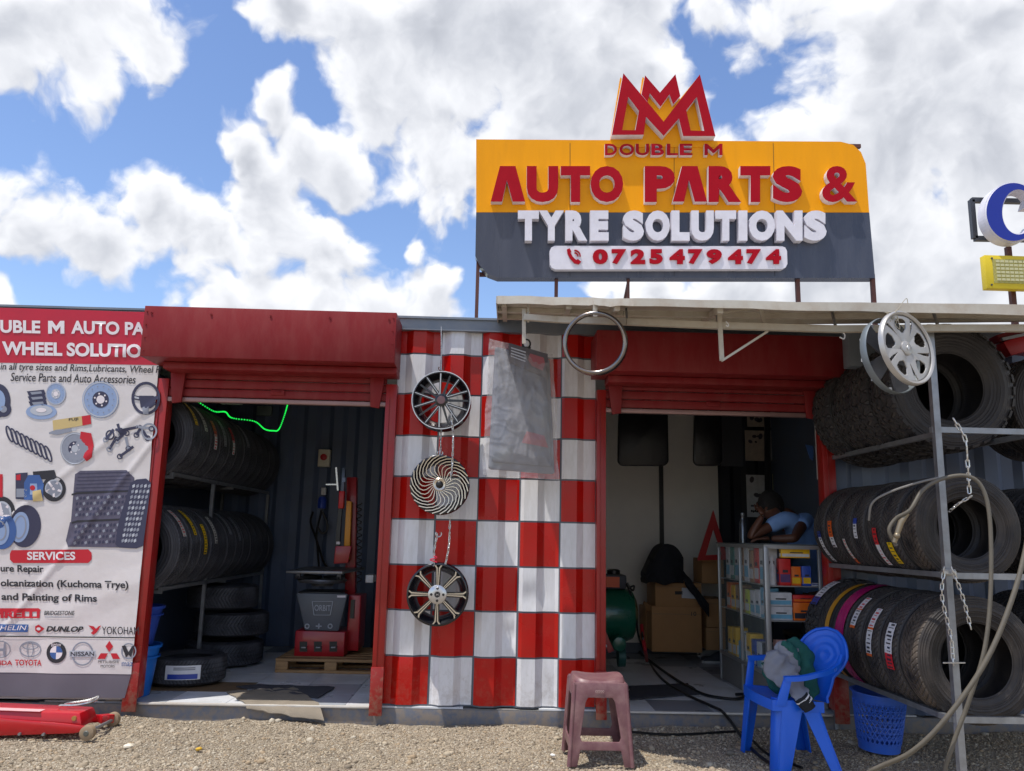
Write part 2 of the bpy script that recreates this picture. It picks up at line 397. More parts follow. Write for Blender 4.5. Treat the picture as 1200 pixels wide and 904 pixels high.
# loose stones
rng = np.random.default_rng(5)
ico = [(0,0,1),(.89,0,.45),(.28,.85,.45),(-.72,.53,.45),(-.72,-.53,.45),(.28,-.85,.45),(.72,.53,-.45),(-.28,.85,-.45),(-.89,0,-.45),(-.28,-.85,-.45),(.72,-.53,-.45),(0,0,-1)]
icf = [(0,1,2),(0,2,3),(0,3,4),(0,4,5),(0,5,1),(1,6,2),(2,7,3),(3,8,4),(4,9,5),(5,10,1),(6,7,2),(7,8,3),(8,9,4),(9,10,5),(10,6,1)]
ico = np.array(ico); icf = np.array(icf)
NS = 48000
X = rng.uniform(-3.6, 3.9, NS); Y = rng.uniform(4.35, 5.74, NS)
S = np.clip(rng.lognormal(-5.4, .36, NS), .0025, .012)
big = rng.random(NS) < .006; S[big] = rng.uniform(.012, .024, big.sum())
Z = np.array([gz(a, b) for a, b in zip(X, Y)])
ang = rng.uniform(0, 2*PI, NS); ca, sa = np.cos(ang), np.sin(ang)
jit = rng.uniform(.7, 1.25, (NS, 12, 1)); V = ico[None]*jit; V[:, :, 2] *= rng.uniform(.45, .9, (NS, 1)); V[:, :, 0] *= rng.uniform(.8, 1.5, (NS, 1))
VX = V[:, :, 0]*ca[:, None]-V[:, :, 1]*sa[:, None]; VY = V[:, :, 0]*sa[:, None]+V[:, :, 1]*ca[:, None]
PV = np.stack([VX*S[:, None]+X[:, None], VY*S[:, None]+Y[:, None], V[:, :, 2]*S[:, None]+Z[:, None]+.25*S[:, None]], -1).reshape(-1, 3)
F = (icf[None]+(np.arange(NS)*12)[:, None, None]).reshape(-1, 3)
me = bpy.data.meshes.new('gravel'); me.vertices.add(len(PV)); me.vertices.foreach_set('co', PV.ravel())
me.loops.add(F.size); me.loops.foreach_set('vertex_index', F.ravel()); me.polygons.add(len(F)); me.polygons.foreach_set('loop_start', np.arange(len(F))*3); me.polygons.foreach_set('loop_total', np.full(len(F), 3))
gms = []
for i, c in enumerate(((150,136,116), (176,162,140), (128,116,100), (182,172,154), (160,140,114))): gms.append(mat('stone_%s' % 'abcde'[i], c, .9, var=.12, vs=60))
for m in gms: me.materials.append(m)
me.polygons.foreach_set('material_index', np.repeat(rng.choice(5, NS, p=[.3, .28, .2, .1, .12]), len(icf)))
me.update(); o = put('gravel', me); o['kind'] = 'stuff'; o['label'] = 'loose pale brown gravel stones'; o['category'] = 'gravel'

# ------------------------------------------------------------------ the container shop
FY = 5.8; FLZ = .10; TOPZ = 2.81; BACK = 8.7
XL, XR = -6.6, 5.6                       # ends of the container
DL = (-2.317, -.775); DR = (.81, 2.36)   # door openings
DZ = 2.15
PIT, DEP = .278, .036
x_slope = at(553, 828, FY).x             # a slope facing left begins here
def corr(x):
    u = ((x-x_slope)/PIT) % 1*PIT
    if u < .05: return DEP*(1-u/.05)     # coming out towards the street
    if u < .145: return 0
    if u < .195: return DEP*(u-.145)/.05
    return DEP
def corr_xs(x0, x1):
    o = {round(x0, 5), round(x1, 5)}; k0 = math.floor((x0-x_slope)/PIT)-1
    for k in range(k0, k0+int((x1-x0)/PIT)+4):
        for u in (0, .05, .145, .195):
            x = x_slope+k*PIT+u
            if x0 < x < x1: o.add(round(x, 5))
    return sorted(o)
def dent(x, z):
    d = .005*noise3(x, z, 2, 2.2)+.003*noise3(x, z, 9, 6)
    for (cx, cz, r, a) in ((at(625, 700, FY).x, at(625, 700, FY).z, .12, .016), (at(596, 745, FY).x, at(596, 745, FY).z, .09, .014), (at(470, 765, FY).x, at(470, 765, FY).z, .1, .01), (at(535, 820, FY).x, at(535, 820, FY).z, .1, .012), (at(570, 640, FY).x, at(570, 640, FY).z, .15, .008)):
        q = ((x-cx)**2+(z-cz)**2)/r**2
        if q < 1: d += a*(1-q)**2
    return d
def corr_wall(x0, x1, z0, z1, y0, nz=10, off=0, dents=True, flip=1, sub=2):
    b = MB(); xs = corr_xs(x0, x1); ys = []
    for a, c in zip(xs, xs[1:]): ys += [a+(c-a)*k/sub for k in range(sub)]
    ys.append(xs[-1]); n = len(ys)
    vs = [(x, y0+flip*(corr(x)+(dent(x, z0+(z1-z0)*j/nz) if dents else 0))-off, z0+(z1-z0)*j/nz) for j in range(nz+1) for x in ys]
    fs = [(j*n+i, j*n+i+1, (j+1)*n+i+1, (j+1)*n+i) for j in range(nz) for i in range(n-1)]
    return b.add(vs, fs)
shop = thing('container_shop', 'grey shipping container shop with red shutter boxes and a red and white chequered wall', 'shop')
def solid(b, t): # thicken backwards
    return b
wl = obj('front_wall', corr_wall(XL, -2.42, .1, 2.72, FY, dents=False), GREY, shop)
wc = obj('front_wall', corr_wall(-.70, .745, .1, 2.72, FY, nz=40), mat('grout_grey', (92, 98, 108), .5, var=.05), shop, smooth=25)
wr = obj('front_wall', corr_wall(2.47, XR, .1, 2.72, FY, dents=False), DKBLUE, shop)
# checker squares
zz = [at(575, y, FY).z for y in (829, 771, 717, 664, 610.5, 560.5, 512.5, 463.5, 417, 386)]
xb = [-.704, at(501, 828, FY).x, at(553, 828, FY).x, at(604.5, 829, FY).x, at(654, 829, FY).x, .742]
for j in range(9):
    for i in range(5):
        wob = lambda: random.uniform(-.003, .003)
        x0, x1 = xb[i]+(.006 if i else 0)+wob(), xb[i+1]-(.006 if i < 4 else 0)+wob(); z0, z1 = zz[j]+.006, zz[j+1]-.006
        b = corr_wall(x0, x1, z0, z1, FY, nz=8, off=.0035, sub=2)
        red = (i+j) % 2 == 0
        o = obj('painted_square', b, RED if red else WHITE, wc, smooth=25)
        o['label'] = 'glossy red wall square' if red else 'dirty white wall square'
b = MB(); b.box((XL, FY-.012, -.06), (XR, FY+.16, .086))
obj('base_rail', b, GREY, shop, bev=.006)
b = MB(); b.box((XL, FY-.03, 2.715), (XR, FY+.06, TOPZ)); b.box((XL, FY-.045, TOPZ-.012), (XR, FY+.08, TOPZ+.004))
obj('top_rail', b, mat('weathered_grey_blue_paint', (112, 122, 136), .5, var=.1, vs=4, dirt=(150, 146, 138), da=.4), shop)
b = MB()
b.box((XL, FY+.06, 2.70), (XR, BACK+.08, 2.76)); obj('roof', b, GREY, shop)
# jambs, with the small foot pieces the photograph shows
for (xc, w, s) in ((DL[0]-.045, .085, 0), (DL[1]+.04, .078, 1), (DR[0]-.034, .064, 0), (DR[1]+.05, .09, 1)):
    b = MB(); b.box((xc-w/2, FY-.055, .13), (xc+w/2, FY+.05, 2.30)); b.box((xc-w/2-.004, FY-.075, .05), (xc+w/2+.004, FY-.055, .36))
    b.box((xc-w*.16, FY-.062, .36), (xc-w*.1, FY-.055, 2.2))
    obj('door_jamb', b, mat('red_door_frame_paint', (150, 24, 22), .35, mud=.5, var=.06, vs=3, dirt=(130, 60, 50), da=.3, ds=9), shop, bev=.003)
# shutter boxes and the bottom slats of the rolled up shutters
def shutter(x0, x1, zb, zt, dx0, dx1):
    b = MB(); yf = FY-.38
    b.box((x0, yf, zb), (x1, FY-.03, zt))
    o = obj('shutter_box', b, MAROON, shop, bev=.003)
    b = MB(); b.box((x0+.10, yf+.15, zb-.05), (x1-.0, FY-.03, zb-.003)); obj('shutter_box_lip', b, MAROON, shop, bev=.004)
    sc = MB()
    for k in range(5): sc.lathe([(-.004, .004), (-.004, .008), (.0, .008)], 8, (x0+.05+(x1-x0-.1)*k/4, yf-.001, zt-.05), 'Y')
    for xx in (x0+.02, x1-.02):
        for k in range(4): sc.lathe([(-.005, 0), (-.005, .005), (0, .006)], 8, (xx, yf, zb+.04+(zt-zb-.08)*k/3), 'Y')
    obj('rivets', sc, MAROON, shop, kind='stuff')
    sh = put('roller_shutter', None, shop)
    for k in range(3):
        z = DZ+.055+k*.065
        b = MB(); zs = [z-.030, z-.026, z-.012, z+.012, z+.026, z+.031]; dy = [0, -.006, -.009, -.009, -.006, 0]
        b.grid(lambda u, v: (dx0+(dx1-dx0)*u, FY-.03+dy[int(round(v*5))], zs[int(round(v*5))]), 1, 5)
        b.box((dx0, FY-.012, z-.028), (dx1, FY-.008, z+.028))
        obj('slat', b, MAROON, sh, smooth=30)
    b = MB(); b.box((dx0-.01, FY-.05, DZ-.012), (dx1+.01, FY-.005, DZ+.018)); obj('bottom_bar', b, mat('grey_red_bottom_bar', (150, 120, 118), .4, .3, var=.1), sh, bev=.003)
    b = MB(); b.box(((dx0+dx1)/2-.05, FY-.056, DZ+.03+.02), ((dx0+dx1)/2+.05, FY-.046, DZ+.03+.055))
    b.tube([((dx0+dx1)/2-.03, FY-.06, DZ+.07), ((dx0+dx1)/2+.03, FY-.06, DZ+.07)], .006, 6); obj('lock_plate', b, MAROON, sh, bev=.003)
    for s, xx in ((1, dx0), (-1, dx1)):
        b = MB(); a = xx+s*.01; c = xx+s*.115; 
        b.prism([(a, FY-.075, DZ+.19), (c, FY-.075, DZ+.19), (c-s*.012, FY-.075, DZ-.02+(.0 if s > 0 else .0)), (a+s*.03, FY-.075, DZ-.03)], (0, .022, 0)); obj('guide_plate', b, MAROON, shop, bev=.002)
    return sh
shutter(-2.402, -.684, at(168, 417.5, 5.42).z, 2.742, DL[0], DL[1])
shutter(.700, 2.46, at(703, 434, 5.42).z, 2.66, DR[0], DR[1])
# back of the rooms, ceiling, partition, interior walls
RXL, RXR = -2.98, 2.98
fl = obj('interior_wall', corr_wall(RXL, .30, .08, 2.64, BACK, dents=False), DKBLUE, shop)
b = MB(); b.box((RXL-.05, FY+.06, .08), (RXL, BACK, 2.64)); obj('interior_wall', b, DKBLUE, shop)
b = MB(); b.box((RXR, FY+.06, .08), (RXR+.05, BACK, 2.64)); obj('interior_wall', b, DKBLUE, shop)
b = MB(); b.box((.30, FY+.06, .08), (.34, BACK+.04, 2.64)); obj('partition_wall', b, mat('white_board', (236, 232, 224), .6, var=.03), shop)
obj('interior_wall', corr_wall(2.42, RXR, .08, 2.64, BACK-.02, dents=False), mat('dark_curtain_wall', (34, 37, 46), .5, var=.2, vs=5), shop)
WB = MATS['white_board']
xs_ = [.34, 1.10, at(775, 600, BACK-.06).x, at(843, 600, BACK-.06).x]
for a, c in zip(xs_, xs_[1:]):
    b = MB(); b.box((a+.006, BACK-.06, .2), (c-.006, BACK-.045, 2.62)); obj('wall_board', b, WB, shop, bev=.003, label='white wall board at the back of the right room')
b = MB(); b.box((.34, BACK-.075, .09), (2.42, BACK-.046, .2)); obj('skirting', b, mat('blue_grey_skirting', (88, 96, 110), .5), shop)
b = MB(); xx = xs_[2]; b.box((xx-.022, BACK-.08, .5), (xx+.022, BACK-.058, 2.3)); obj('batten', b, BLACK, shop)
b = MB(); b.box((RXL, FY+.06, 2.60), (RXR, BACK, 2.64)); obj('ceiling', b, mat('pale_ceiling', (214, 214, 212), .6, var=.05), shop)  # ceiling colour kept pale to bounce more daylight into the rooms
b = MB(); b.box((XL, BACK+.08, 0), (XR, BACK+.12, 2.75)); b.box((XL, FY+.2, 0), (XL+.04, BACK+.08, 2.7)); b.box((XR-.04, FY+.2, 0), (XR, BACK+.08, 2.7)); obj('outer_wall', b, GREY, shop)
# floor with marble look tiles
b = MB(); b.box((RXL, FY-.01, .086), (RXR, BACK, .0905)); flo = obj('floor', b, mat('tile_grout', (120, 120, 120), .7), shop)
TM = [mat('tile_pale_marble', (222, 224, 228), .3, world=True, var=.06, vs=2.5, dirt=(176, 168, 154), da=.5, ds=3), mat('tile_grey_marble', (176, 182, 190), .3, world=True, var=.1, vs=3, dirt=(150, 142, 128), da=.5, ds=3),
      mat('tile_slate', (128, 134, 144), .3, world=True, var=.12, vs=4, dirt=(130, 124, 112), da=.4, ds=3), mat('tile_wood_look', (128, 104, 78), .4, world=True, var=.2, vs=2, stretch=(1, 14, 1))]
tw, tl = .40, .40
tmesh = {}
for room, (a, c) in (('l', (-2.95, .28)), ('r', (.36, 2.95))):
    nx = int((c-a)/tw); ny = int((BACK-FY)/tl)
    for i in range(nx+1):
        for j in range(ny+1):
            x0 = a+i*tw; y0 = FY+.0+j*tl; x1 = min(x0+tw-.004, c); y1 = min(y0+tl-.004, BACK-.08)
            if x1-x0 < .05 or y1-y0 < .05: continue
            if x1 < DL[0]-.5 or (DL[1]+.4 < x0 and x1 < DR[0]-.3): continue
            k = random.choices((0, 1, 2), (.72, .22, .06))[0]
            if room == 'l' and i in (1, 2) and j in (1,): k = 3
            key = (k, round(x1-x0, 2), round(y1-y0, 2))
            if key not in tmesh:
                q = MB(); q.box((0, 0, 0), (x1-x0, y1-y0, .0085)); tmesh[key] = q.mesh('floor_tile', TM[k])
            put('floor_tile', tmesh[key], flo, (x0+(x1-x0)/2*0, y0, .0905))
for a, c in (DL, DR):
    b = MB(); b.box((a, FY-.03, .087), (c, FY-.001, .101)); obj('threshold', b, mat('pale_threshold', (205, 200, 192), .4, var=.05, dirt=(150, 130, 108), da=.5), shop, bev=.003)

# ------------------------------------------------------------------ awning over the right door and the tyre racks
def pf(x):   # front edge of the sheet, plan
    return [(0.0, 4.75), (.45, 4.6), (.78, 4.1), (4.7, 3.95)]
aw = thing('awning', 'cream painted sheet metal awning sticking out over the right door and the tyre racks', 'awning')
front = [(583, 348, 4.75), (690, 350.5, 4.45), (742, 352, 4.1), (960, 356, 4.02), (1330, 360, 3.95)]
FP = [at(*f) for f in front]; BP = [Vector((x, 5.84, z)) for x, z in zip((.02, FP[1].x*1.15, FP[2].x*1.2, FP[3].x*1.3, FP[4].x*1.35), (2.835, 2.84, 2.845, at(985, 379, 5.84).z, at(1330, 373, 5.84).z))]
b = MB()
for i in range(4):
    n = 5
    for k in range(n):
        p0, p1 = FP[i].lerp(FP[i+1], k/n), FP[i].lerp(FP[i+1], (k+1)/n); q0, q1 = BP[i].lerp(BP[i+1], k/n), BP[i].lerp(BP[i+1], (k+1)/n)
        for s0, s1, dz in ((p0, p1, 0),):
            b.hexa([p0-Vector((0,0,.012)), p1-Vector((0,0,.012)), q1-Vector((0,0,.012)), q0-Vector((0,0,.012))], [p0, p1, q1, q0])
obj('roof_sheet', b, CREAM, aw)
b = MB(); hts = (.05, .045, .04, .045, .062)
for i in range(4):
    p0, p1 = FP[i]+Vector((0, -.012, .004)), FP[i+1]+Vector((0, -.012, .004)); h0, h1 = hts[i], hts[i+1]
    for k in range(8):
        a0, a1 = p0.lerp(p1, k/8), p0.lerp(p1, (k+1)/8); g0, g1 = [h0+(h1-h0)*f+.008*noise3(i*8+f*8, 0, 3, .7) for f in (k/8, (k+1)/8)]; w0, w1 = [Vector((0, .006*noise3(i*8+f*8, 5, 3, .6), .005*noise3(i*8+f*8, 9, 3, .5))) for f in (k/8, (k+1)/8)]
        b.hexa([a0-Vector((0, 0, g0))+w0, a1-Vector((0, 0, g1))+w1, a1-Vector((0, -.01, g1))+w1, a0-Vector((0, -.01, g0))+w0], [a0+w0, a1+w1, a1+Vector((0, .01, 0))+w1, a0+Vector((0, .01, 0))+w0])
p0, p1 = FP[0]+Vector((-.008, 0, .004)), BP[0]+Vector((-.008, 0, .004))
b.hexa([p0-Vector((0,0,.045)), p0-Vector((-.008,0,.045)), p1-Vector((-.008,0,.045)), p1-Vector((0,0,.045))], [p0, p0+Vector((.008,0,0)), p1+Vector((.008,0,0)), p1])
obj('fascia', b, CREAM, aw)
for t_ in (.02, .2, .42, .62, .82):
    i = t_*4; k = int(i); f = i-k; p0 = FP[k].lerp(FP[k+1], f)-Vector((0, -.03, .035)); q0 = BP[k].lerp(BP[k+1], f)-Vector((0, .1, .035))
    b = MB(); b.bar(p0, q0, .03, .035); obj('rafter', b, CREAM, aw)
for f in (.35, .7):
    b = MB(); P_ = [FP[k].lerp(BP[k], f)-Vector((0, 0, .03)) for k in range(5)]
    for a, c in zip(P_, P_[1:]): b.bar(a, c, .03, .03)
    obj('purlin', b, CREAM, aw)
# front rail hung under the awning and its bracket
b = MB(); PR = [at(614, 372, 4.7), at(655, 375, 4.68), at(735, 377.5, 4.45), at(842, 382, 4.3), at(980, 386, 4.2), at(1100, 385, 4.12), at(1330, 385, 4.05)]
for a, c in zip(PR, PR[1:]): b.bar(a, c, .032, .036)
obj('hanging_rail', b, CREAM, aw)
b = MB(); Q = [at(843, 368, 4.28), at(846, 423, 4.28), at(899, 389, 4.28), at(891, 361, 4.28)]
for a, c in zip(Q, Q[1:]): b.bar(a, c, .024, .012)
b.bar(Q[0], Q[3], .024, .012); obj('bracket', b, CREAM, aw)
b = MB(); b.bar(at(614, 362, 4.72), at(614, 403, 4.72), .022, .008); b.bar(at(619, 352, 4.72), at(619, 378, 4.72), .012, .008); obj('hanger', b, CREAM, aw)
for a in PR[2:6]:
    b = MB(); b.bar(a, a+Vector((0, .05, .13)), .012, .012); obj('drop_rod', b, STEEL, aw)
for x, y in ((851, 377), (947, 380), (984, 386)):
    b = MB(); p = at(x, y, 4.22); s = .8 if x < 980 else 1.6
    b.tube(curve([p, p+Vector((.004, -.01, -.012))*s, p+Vector((.012, -.01, -.022))*s, p+Vector((.008, -.01, -.036))*s, p+Vector((-.006, -.01, -.03))*s], 5), .0035, 6); obj('hook', b, WHITE, aw)
settle(aw)

# ------------------------------------------------------------------ raised and printed writing
def fit(vs, x0, y0, x1, y1, Y, depth=0, off=0, fn=None):
    """unit outline -> the upright plane at Y between photograph corners (all four follow the sign)"""
    A, B_, C_, D_ = at(x0, y1, Y), at(x1, y1, Y), at(x0, y0, Y), at(x1, y0, Y)
    o = []
    for u, v, w in vs:
        p = A*(1-u)*(1-v)+B_*u*(1-v)+C_*(1-u)*v+D_*u*v
        o.append(Vector((p.x, p.y-off-depth*w, p.z)))
    return o
def raised(name, s, box, Y, depth, mf, ms, parent, offset=.03, shear=0, flip=False, off=.001, loops=None, label=None):
    if loops: vs, fs = shape_mb(loops)
    else: vs, fs, _ = text_mb(s, offset, shear, .1)
    if loops: # photograph coordinates straight away
        P = [at(u, v, Y) for u, v, w in vs]; P = [Vector((p.x, p.y-off-depth*w, p.z)) for p, (u, v, w) in zip(P, vs)]
    else: P = fit(vs, *box, Y, depth, off)
    b = MB(); b.add(P, fs); me = b.mesh(name, [mf, ms])
    for p in me.polygons: p.material_index = 0 if abs(p.normal.y) > .9 else 1
    return put(name, me, parent) if not label else obj_lab(put(name, me, parent), label)
def obj_lab(o, l): o['label'] = l; return o

SY = 5.9
YEL = mat('sign_yellow', (238, 158, 0), .4, spec=.2, stretch=(4, 4, .6), var=.03, vs=2, dirt=(200, 130, 30), da=.2, ds=3)
SGREY = mat('sign_slate', (62, 66, 80), .28, stretch=(4, 4, .6), var=.05, vs=2, dirt=(100, 102, 112), da=.25, ds=3)
SRED = mat('sign_red', (162, 4, 26), .45, spec=.15, var=.04, vs=9)
SWH = mat('sign_white', (216, 214, 224), .4, var=.04, vs=9, dirt=(180, 176, 180), da=.3, ds=14)
sg = thing('shop_sign', 'big yellow and slate roof sign reading AUTO PARTS & TYRE SOLUTIONS under a red crown', 'sign')
def arc(cx, cy, r, a0, a1, n=8): return [(cx+r*math.cos(R(a0+(a1-a0)*k/n)), cy-r*math.sin(R(a0+(a1-a0)*k/n))) for k in range(n+1)]
raised('board', None, None, SY, .10, YEL, YEL, sg, off=-.1, loops=[[(558, 249), (558, 163.5), (985, 166.2)]+[(1000, 170), (1009, 178.5), (1014.5, 192)]+[(1018.6, 249.2)]], label='yellow upper board')
raised('board', None, None, SY, .10, SGREY, SGREY, sg, off=-.1, loops=[[(558, 249.3), (1018.7, 249.5), (1025.5, 326), (583, 325.5), (571, 321), (562, 311), (557, 300)]], label='slate grey lower board')
for s, x0, x1 in (('U', 617, 653.5), ('T', 656.5, 690.6), ('O', 691, 729), ('P', 754, 789), ('R', 828, 866), ('T', 865, 900), ('S', 902.5, 937), ('&', 960, 1001)):
    raised('letter', s, (x0, 198.5, x1, 240.5), SY, .055, SRED, SWH, sg, offset=.026 if s == '&' else .062)
for x0, x1 in ((575, 615), (786.5, 826.5)):
    w = x1-x0; raised('letter', None, None, SY, .055, SRED, SWH, sg, loops=[[(x0, 240), (x0+w*.27, 198.5), (x0+w*.72, 198.5), (x1, 240), (x0+w*.64, 240), (x0+w*.47, 215), (x0+w*.33, 240)]])
for s, x0, x1 in (('T', 606.7, 631), ('Y', 631, 660), ('R', 661.7, 687), ('E', 690.6, 712), ('S', 728.6, 753), ('O', 755, 783), ('L', 785, 806), ('U', 808, 834), ('T', 836, 860), ('I', 863, 873), ('O', 875, 905), ('N', 907, 937), ('S', 939, 965)):
    raised('letter', s, (x0, 250.5, x1, 285.5), SY, .06, SWH, SWH, sg, offset=.07, label='white raised letter')
for s, x0, x1 in (('D', 708, 722), ('O', 725, 742), ('U', 744, 759.5), ('B', 762, 777), ('L', 780, 793), ('E', 795, 810)):
    raised('letter', s, (x0, 171.5, x1, 185), SY, .04, SRED, SWH, sg, offset=.008 if s == 'M' else .025)
w = 21; raised('letter', None, None, SY, .04, SRED, SWH, sg, loops=[[(824+w*a, 171.5+13.5*b_) for a, b_ in ((0, 1), (0, 0), (.16, 0), (.5, .5), (.84, 0), (1, 0), (1, 1), (.82, 1), (.82, .42), (.5, .85), (.18, .42), (.18, 1))]])
pl_ = [(649, 291), (914, 291.5)]+[(917.5, 293), (919.5, 297)]+[(920, 312), (918, 316), (914, 318)]+[(650, 318.5), (646, 316.5), (644, 313)]+[(643.5, 297), (645.5, 293)]
plate = raised('number_plate', None, None, SY, .05, SWH, SWH, sg, loops=[pl_], label='white rounded plate with the telephone number')
for s, x0, x1 in (('0', 693.8, 710.8), ('7', 715.8, 732), ('2', 737.7, 754), ('5', 759.8, 774.4), ('4', 783, 800), ('7', 804.6, 820.6), ('9', 826, 843), ('4', 851, 867.5), ('7', 872.3, 888.3), ('4', 895, 911.7)):
    raised('digit', s, (x0-.3, 295.5, x1+.3, 312.5), SY, .012, SRED, SRED, plate, offset=.06, off=.052)
def pk(c): return (663.5+c[0]*19/110, 294+c[1]*19/105)
raised('phone_icon', None, None, SY, .01, SRED, SRED, plate, off=.052, loops=[[pk(q) for q in ((0,10),(18,2),(30,22),(24,32),(40,58),(62,78),(74,72),(96,88),(80,105),(50,98),(20,66),(4,36))]])
for r in (14, 30): raised('phone_icon', None, None, SY, .01, SRED, SRED, plate, off=.052, loops=[[pk(q) for q in [(52+(r+11)*math.cos(R(a)), 52-(r+11)*math.sin(R(a))) for a in range(-5, 96, 12)]+[(52+(r+4)*math.cos(R(a)), 52-(r+4)*math.sin(R(a))) for a in range(95, -6, -12)]]])
cr = lambda l: [(700+a/7.5, 85+b/7.5) for a, b in l]
M1 = [(115,592),(215,55),(565,475),(880,65),(1015,602),(735,602),(697,450),(565,600),(412,435),(392,590)]
back = raised('crown_back', None, None, SY+.0, .05, YEL, YEL, sg, off=-.045, loops=[cr([(112,660),(112,610),(202,45),(372,240),(398,42),(542,195),(677,35),(724,238),(878,50),(1024,612),(1024,660)])])
raised('crown', None, None, SY, .075, SRED, SWH, sg, loops=[cr(M1), cr([(205,550),(320,550),(350,382),(258,262)]), cr([(800,553),(918,557),(852,262),(762,378)])], off=.002, label='red outlined letter M shaped like a crown')
raised('crown', None, None, SY, .045, SRED, SWH, sg, loops=[cr([(378,222),(410,55),(540,205),(675,45),(718,236),(655,308),(622,222),(545,330),(450,212),(432,288)])], off=.002, label='small red crown points behind')
for x in (668, 790, 906):
    for (ya, yb) in ((168, 248), (251, 324)):
        b = MB(); p, q = at(x, ya, SY), at(x+(2 if x > 790 else 0), yb, SY); b.bar(Vector((p.x, SY-.0005, p.z)), Vector((q.x, SY-.0005, q.z)), .004, .003); obj('panel_joint', b, mat('joint_ochre', (120, 84, 20), .7) if ya < 200 else mat('joint_slate', (44, 46, 56), .7), sg)  # thin brown and slate strips mark the joints between sign panels
RUST = mat('rusty_post', (88, 52, 46), .7, var=.15, vs=15)
for x, y0, y1, w in ((560.5, 300, 372, .026), (652, 322, 366, .026), (736, 322, 350, .02), (934, 322, 360, .03), (1022, 322, 362, .03)):
    b = MB(); p1 = at(x, y0, SY+.05); p0 = at(x+.6, y1, SY+.05); p0.z = TOPZ-.03; p0.x = p1.x; b.bar(p0, p1, w, w); 
    if x < 600: b.box((p0.x-.1, SY-.03, TOPZ+.002), (p0.x+.1, SY+.12, TOPZ+.014))
    obj('post', b, RUST, sg)
b = MB(); p = at(733, 352, SY+.05); b.bar(at(738, 322, SY+.05), Vector((p.x-.02, p.y+.3, TOPZ)), .018, .018); obj('post', b, RUST, sg)
for z in (165, 245, 322):
    b = MB(); b.bar(at(562, z if z > 170 else 170, SY+.125), at(1008, z if z > 170 else 172, SY+.125), .03, .03); obj('back_frame', b, RUST, sg)
settle(sg)
# neighbour's sign at the right edge
ns = thing('letter_sign', 'blue and white letter C on a grey frame cut off by the right edge', 'sign'); NY = 9.5
def c_loop(g):
    out_ = [(1178+(31+g)*math.cos(R(a)), 254.5-(33.5+g)*math.sin(R(a))) for a in range(42, 319, 6)]
    in_ = [(1184+(19-g)*math.cos(R(a)), 254.5-(26-g)*math.sin(R(a))) for a in range(322, 43, -6)]
    return out_+in_+[(1194-g, 247+g), (1200+g, 247+g), (1199+g, 222-g), (1195-g, 222-g)]
raised('letter', None, None, NY, .16, mat('sign_blue', (24, 44, 150), .3), SWH, ns, loops=[c_loop(0)])
raised('letter_rim', None, None, NY+.02, .14, SWH, SWH, ns, loops=[c_loop(1.6)])
b = MB()
for a, c in (((1138, 235), (1260, 238)), ((1138, 235), (1142, 280)), ((1142, 280), (1262, 282)), ((1260, 236), (1262, 284))): b.bar(at(*a, NY+.12), at(*c, NY+.12), .06, .06)
obj('frame', b, DGREY, ns)
b = MB(); p = at(1181, 290, NY+.1); b.bar(p, Vector((p.x, p.y, 0)), .06, .06); p = at(1215, 290, NY+.1); b.bar(p, Vector((p.x, p.y, 0)), .06, .06); obj('post', b, RUST, ns)
settle(ns)
lp = thing('led_panel', 'yellow edged dot matrix panel under the blue letter at the right edge', 'sign')
b = MB(); A = at(1157, 338, NY-.1); B_ = at(1260, 338, NY-.1); C_ = at(1156, 299, NY-.1)
b.box((A.x, NY-.1, A.z), (B_.x, NY+.0, C_.z)); obj('case', b, mat('panel_yellow', (216, 190, 30), .5, var=.04), lp, bev=.005)
face = MB(); face.box((A.x+.09, NY-.106, A.z+.07), (B_.x-.05, NY-.1, C_.z-.05)); obj('face', face, mat('led_face', (172, 164, 88), .6, var=.2, vs=60), lp)
b = MB(); n1 = 16; n2 = 6
for i in range(n1):
    for j in range(n2):
        x = A.x+.13+i*(B_.x-A.x-.2)/n1; z = A.z+.10+j*(C_.z-A.z-.17)/n2*1.08; b.box((x, NY-.114, z), (x+.045, NY-.106, z+.03))
obj('led_dots', b, mat('led_dot', (200, 196, 150), .5), lp, kind='stuff')
for x, y in ((1162, 303), (1162, 334)):
    b = MB(); b.lathe([(-.01, 0), (-.01, .012), (0, .012)], 10, at(x, y, NY-.1), 'Y'); obj('screw', b, DGREY, lp)
settle(lp)

# ------------------------------------------------------------------ printed banner on the left
BY = 5.735
def bw(x, z):
    """how far the cloth stands out at x, z"""
    e = max(0, min(1, (-2.35-x)/.9))
    d = .012*noise3(x*.6, z*.35, 4, 2.2)
    dx = x+z*.45
    d += .006*math.sin(dx*11+3*noise3(x, z, 1, 1.3))*max(0, noise3(x, z, 6, 1.1)+.25)
    d += .010*max(0, 1-abs((z-.52-.45*(x+3.2)))/.12)*(.6+.4*noise3(x, z, 0, 3))
    d += .007*math.exp(-((z-2.52-.28*(x+2.5))/.034)**2)*max(0, min(1, (x+3)/.3))
    d += .008*math.exp(-((z-1.0-1.5*(x+2.95))/.035)**2)+.006*math.exp(-((z-1.62-.9*(x+2.95))/.03)**2)
    d += .02*max(0, 1-(z-.3)/.5)*(.5+noise3(x*1.5, 0, 3, 2))
    return d
bn = thing('banner', 'white printed vinyl banner with red heading listing tyre and wheel services', 'banner')
VIN = mat('white_vinyl', (214, 208, 208), .34, bump=.5, bs=5, var=.02, vs=3, dirt=(180, 168, 160), da=.25, ds=5)
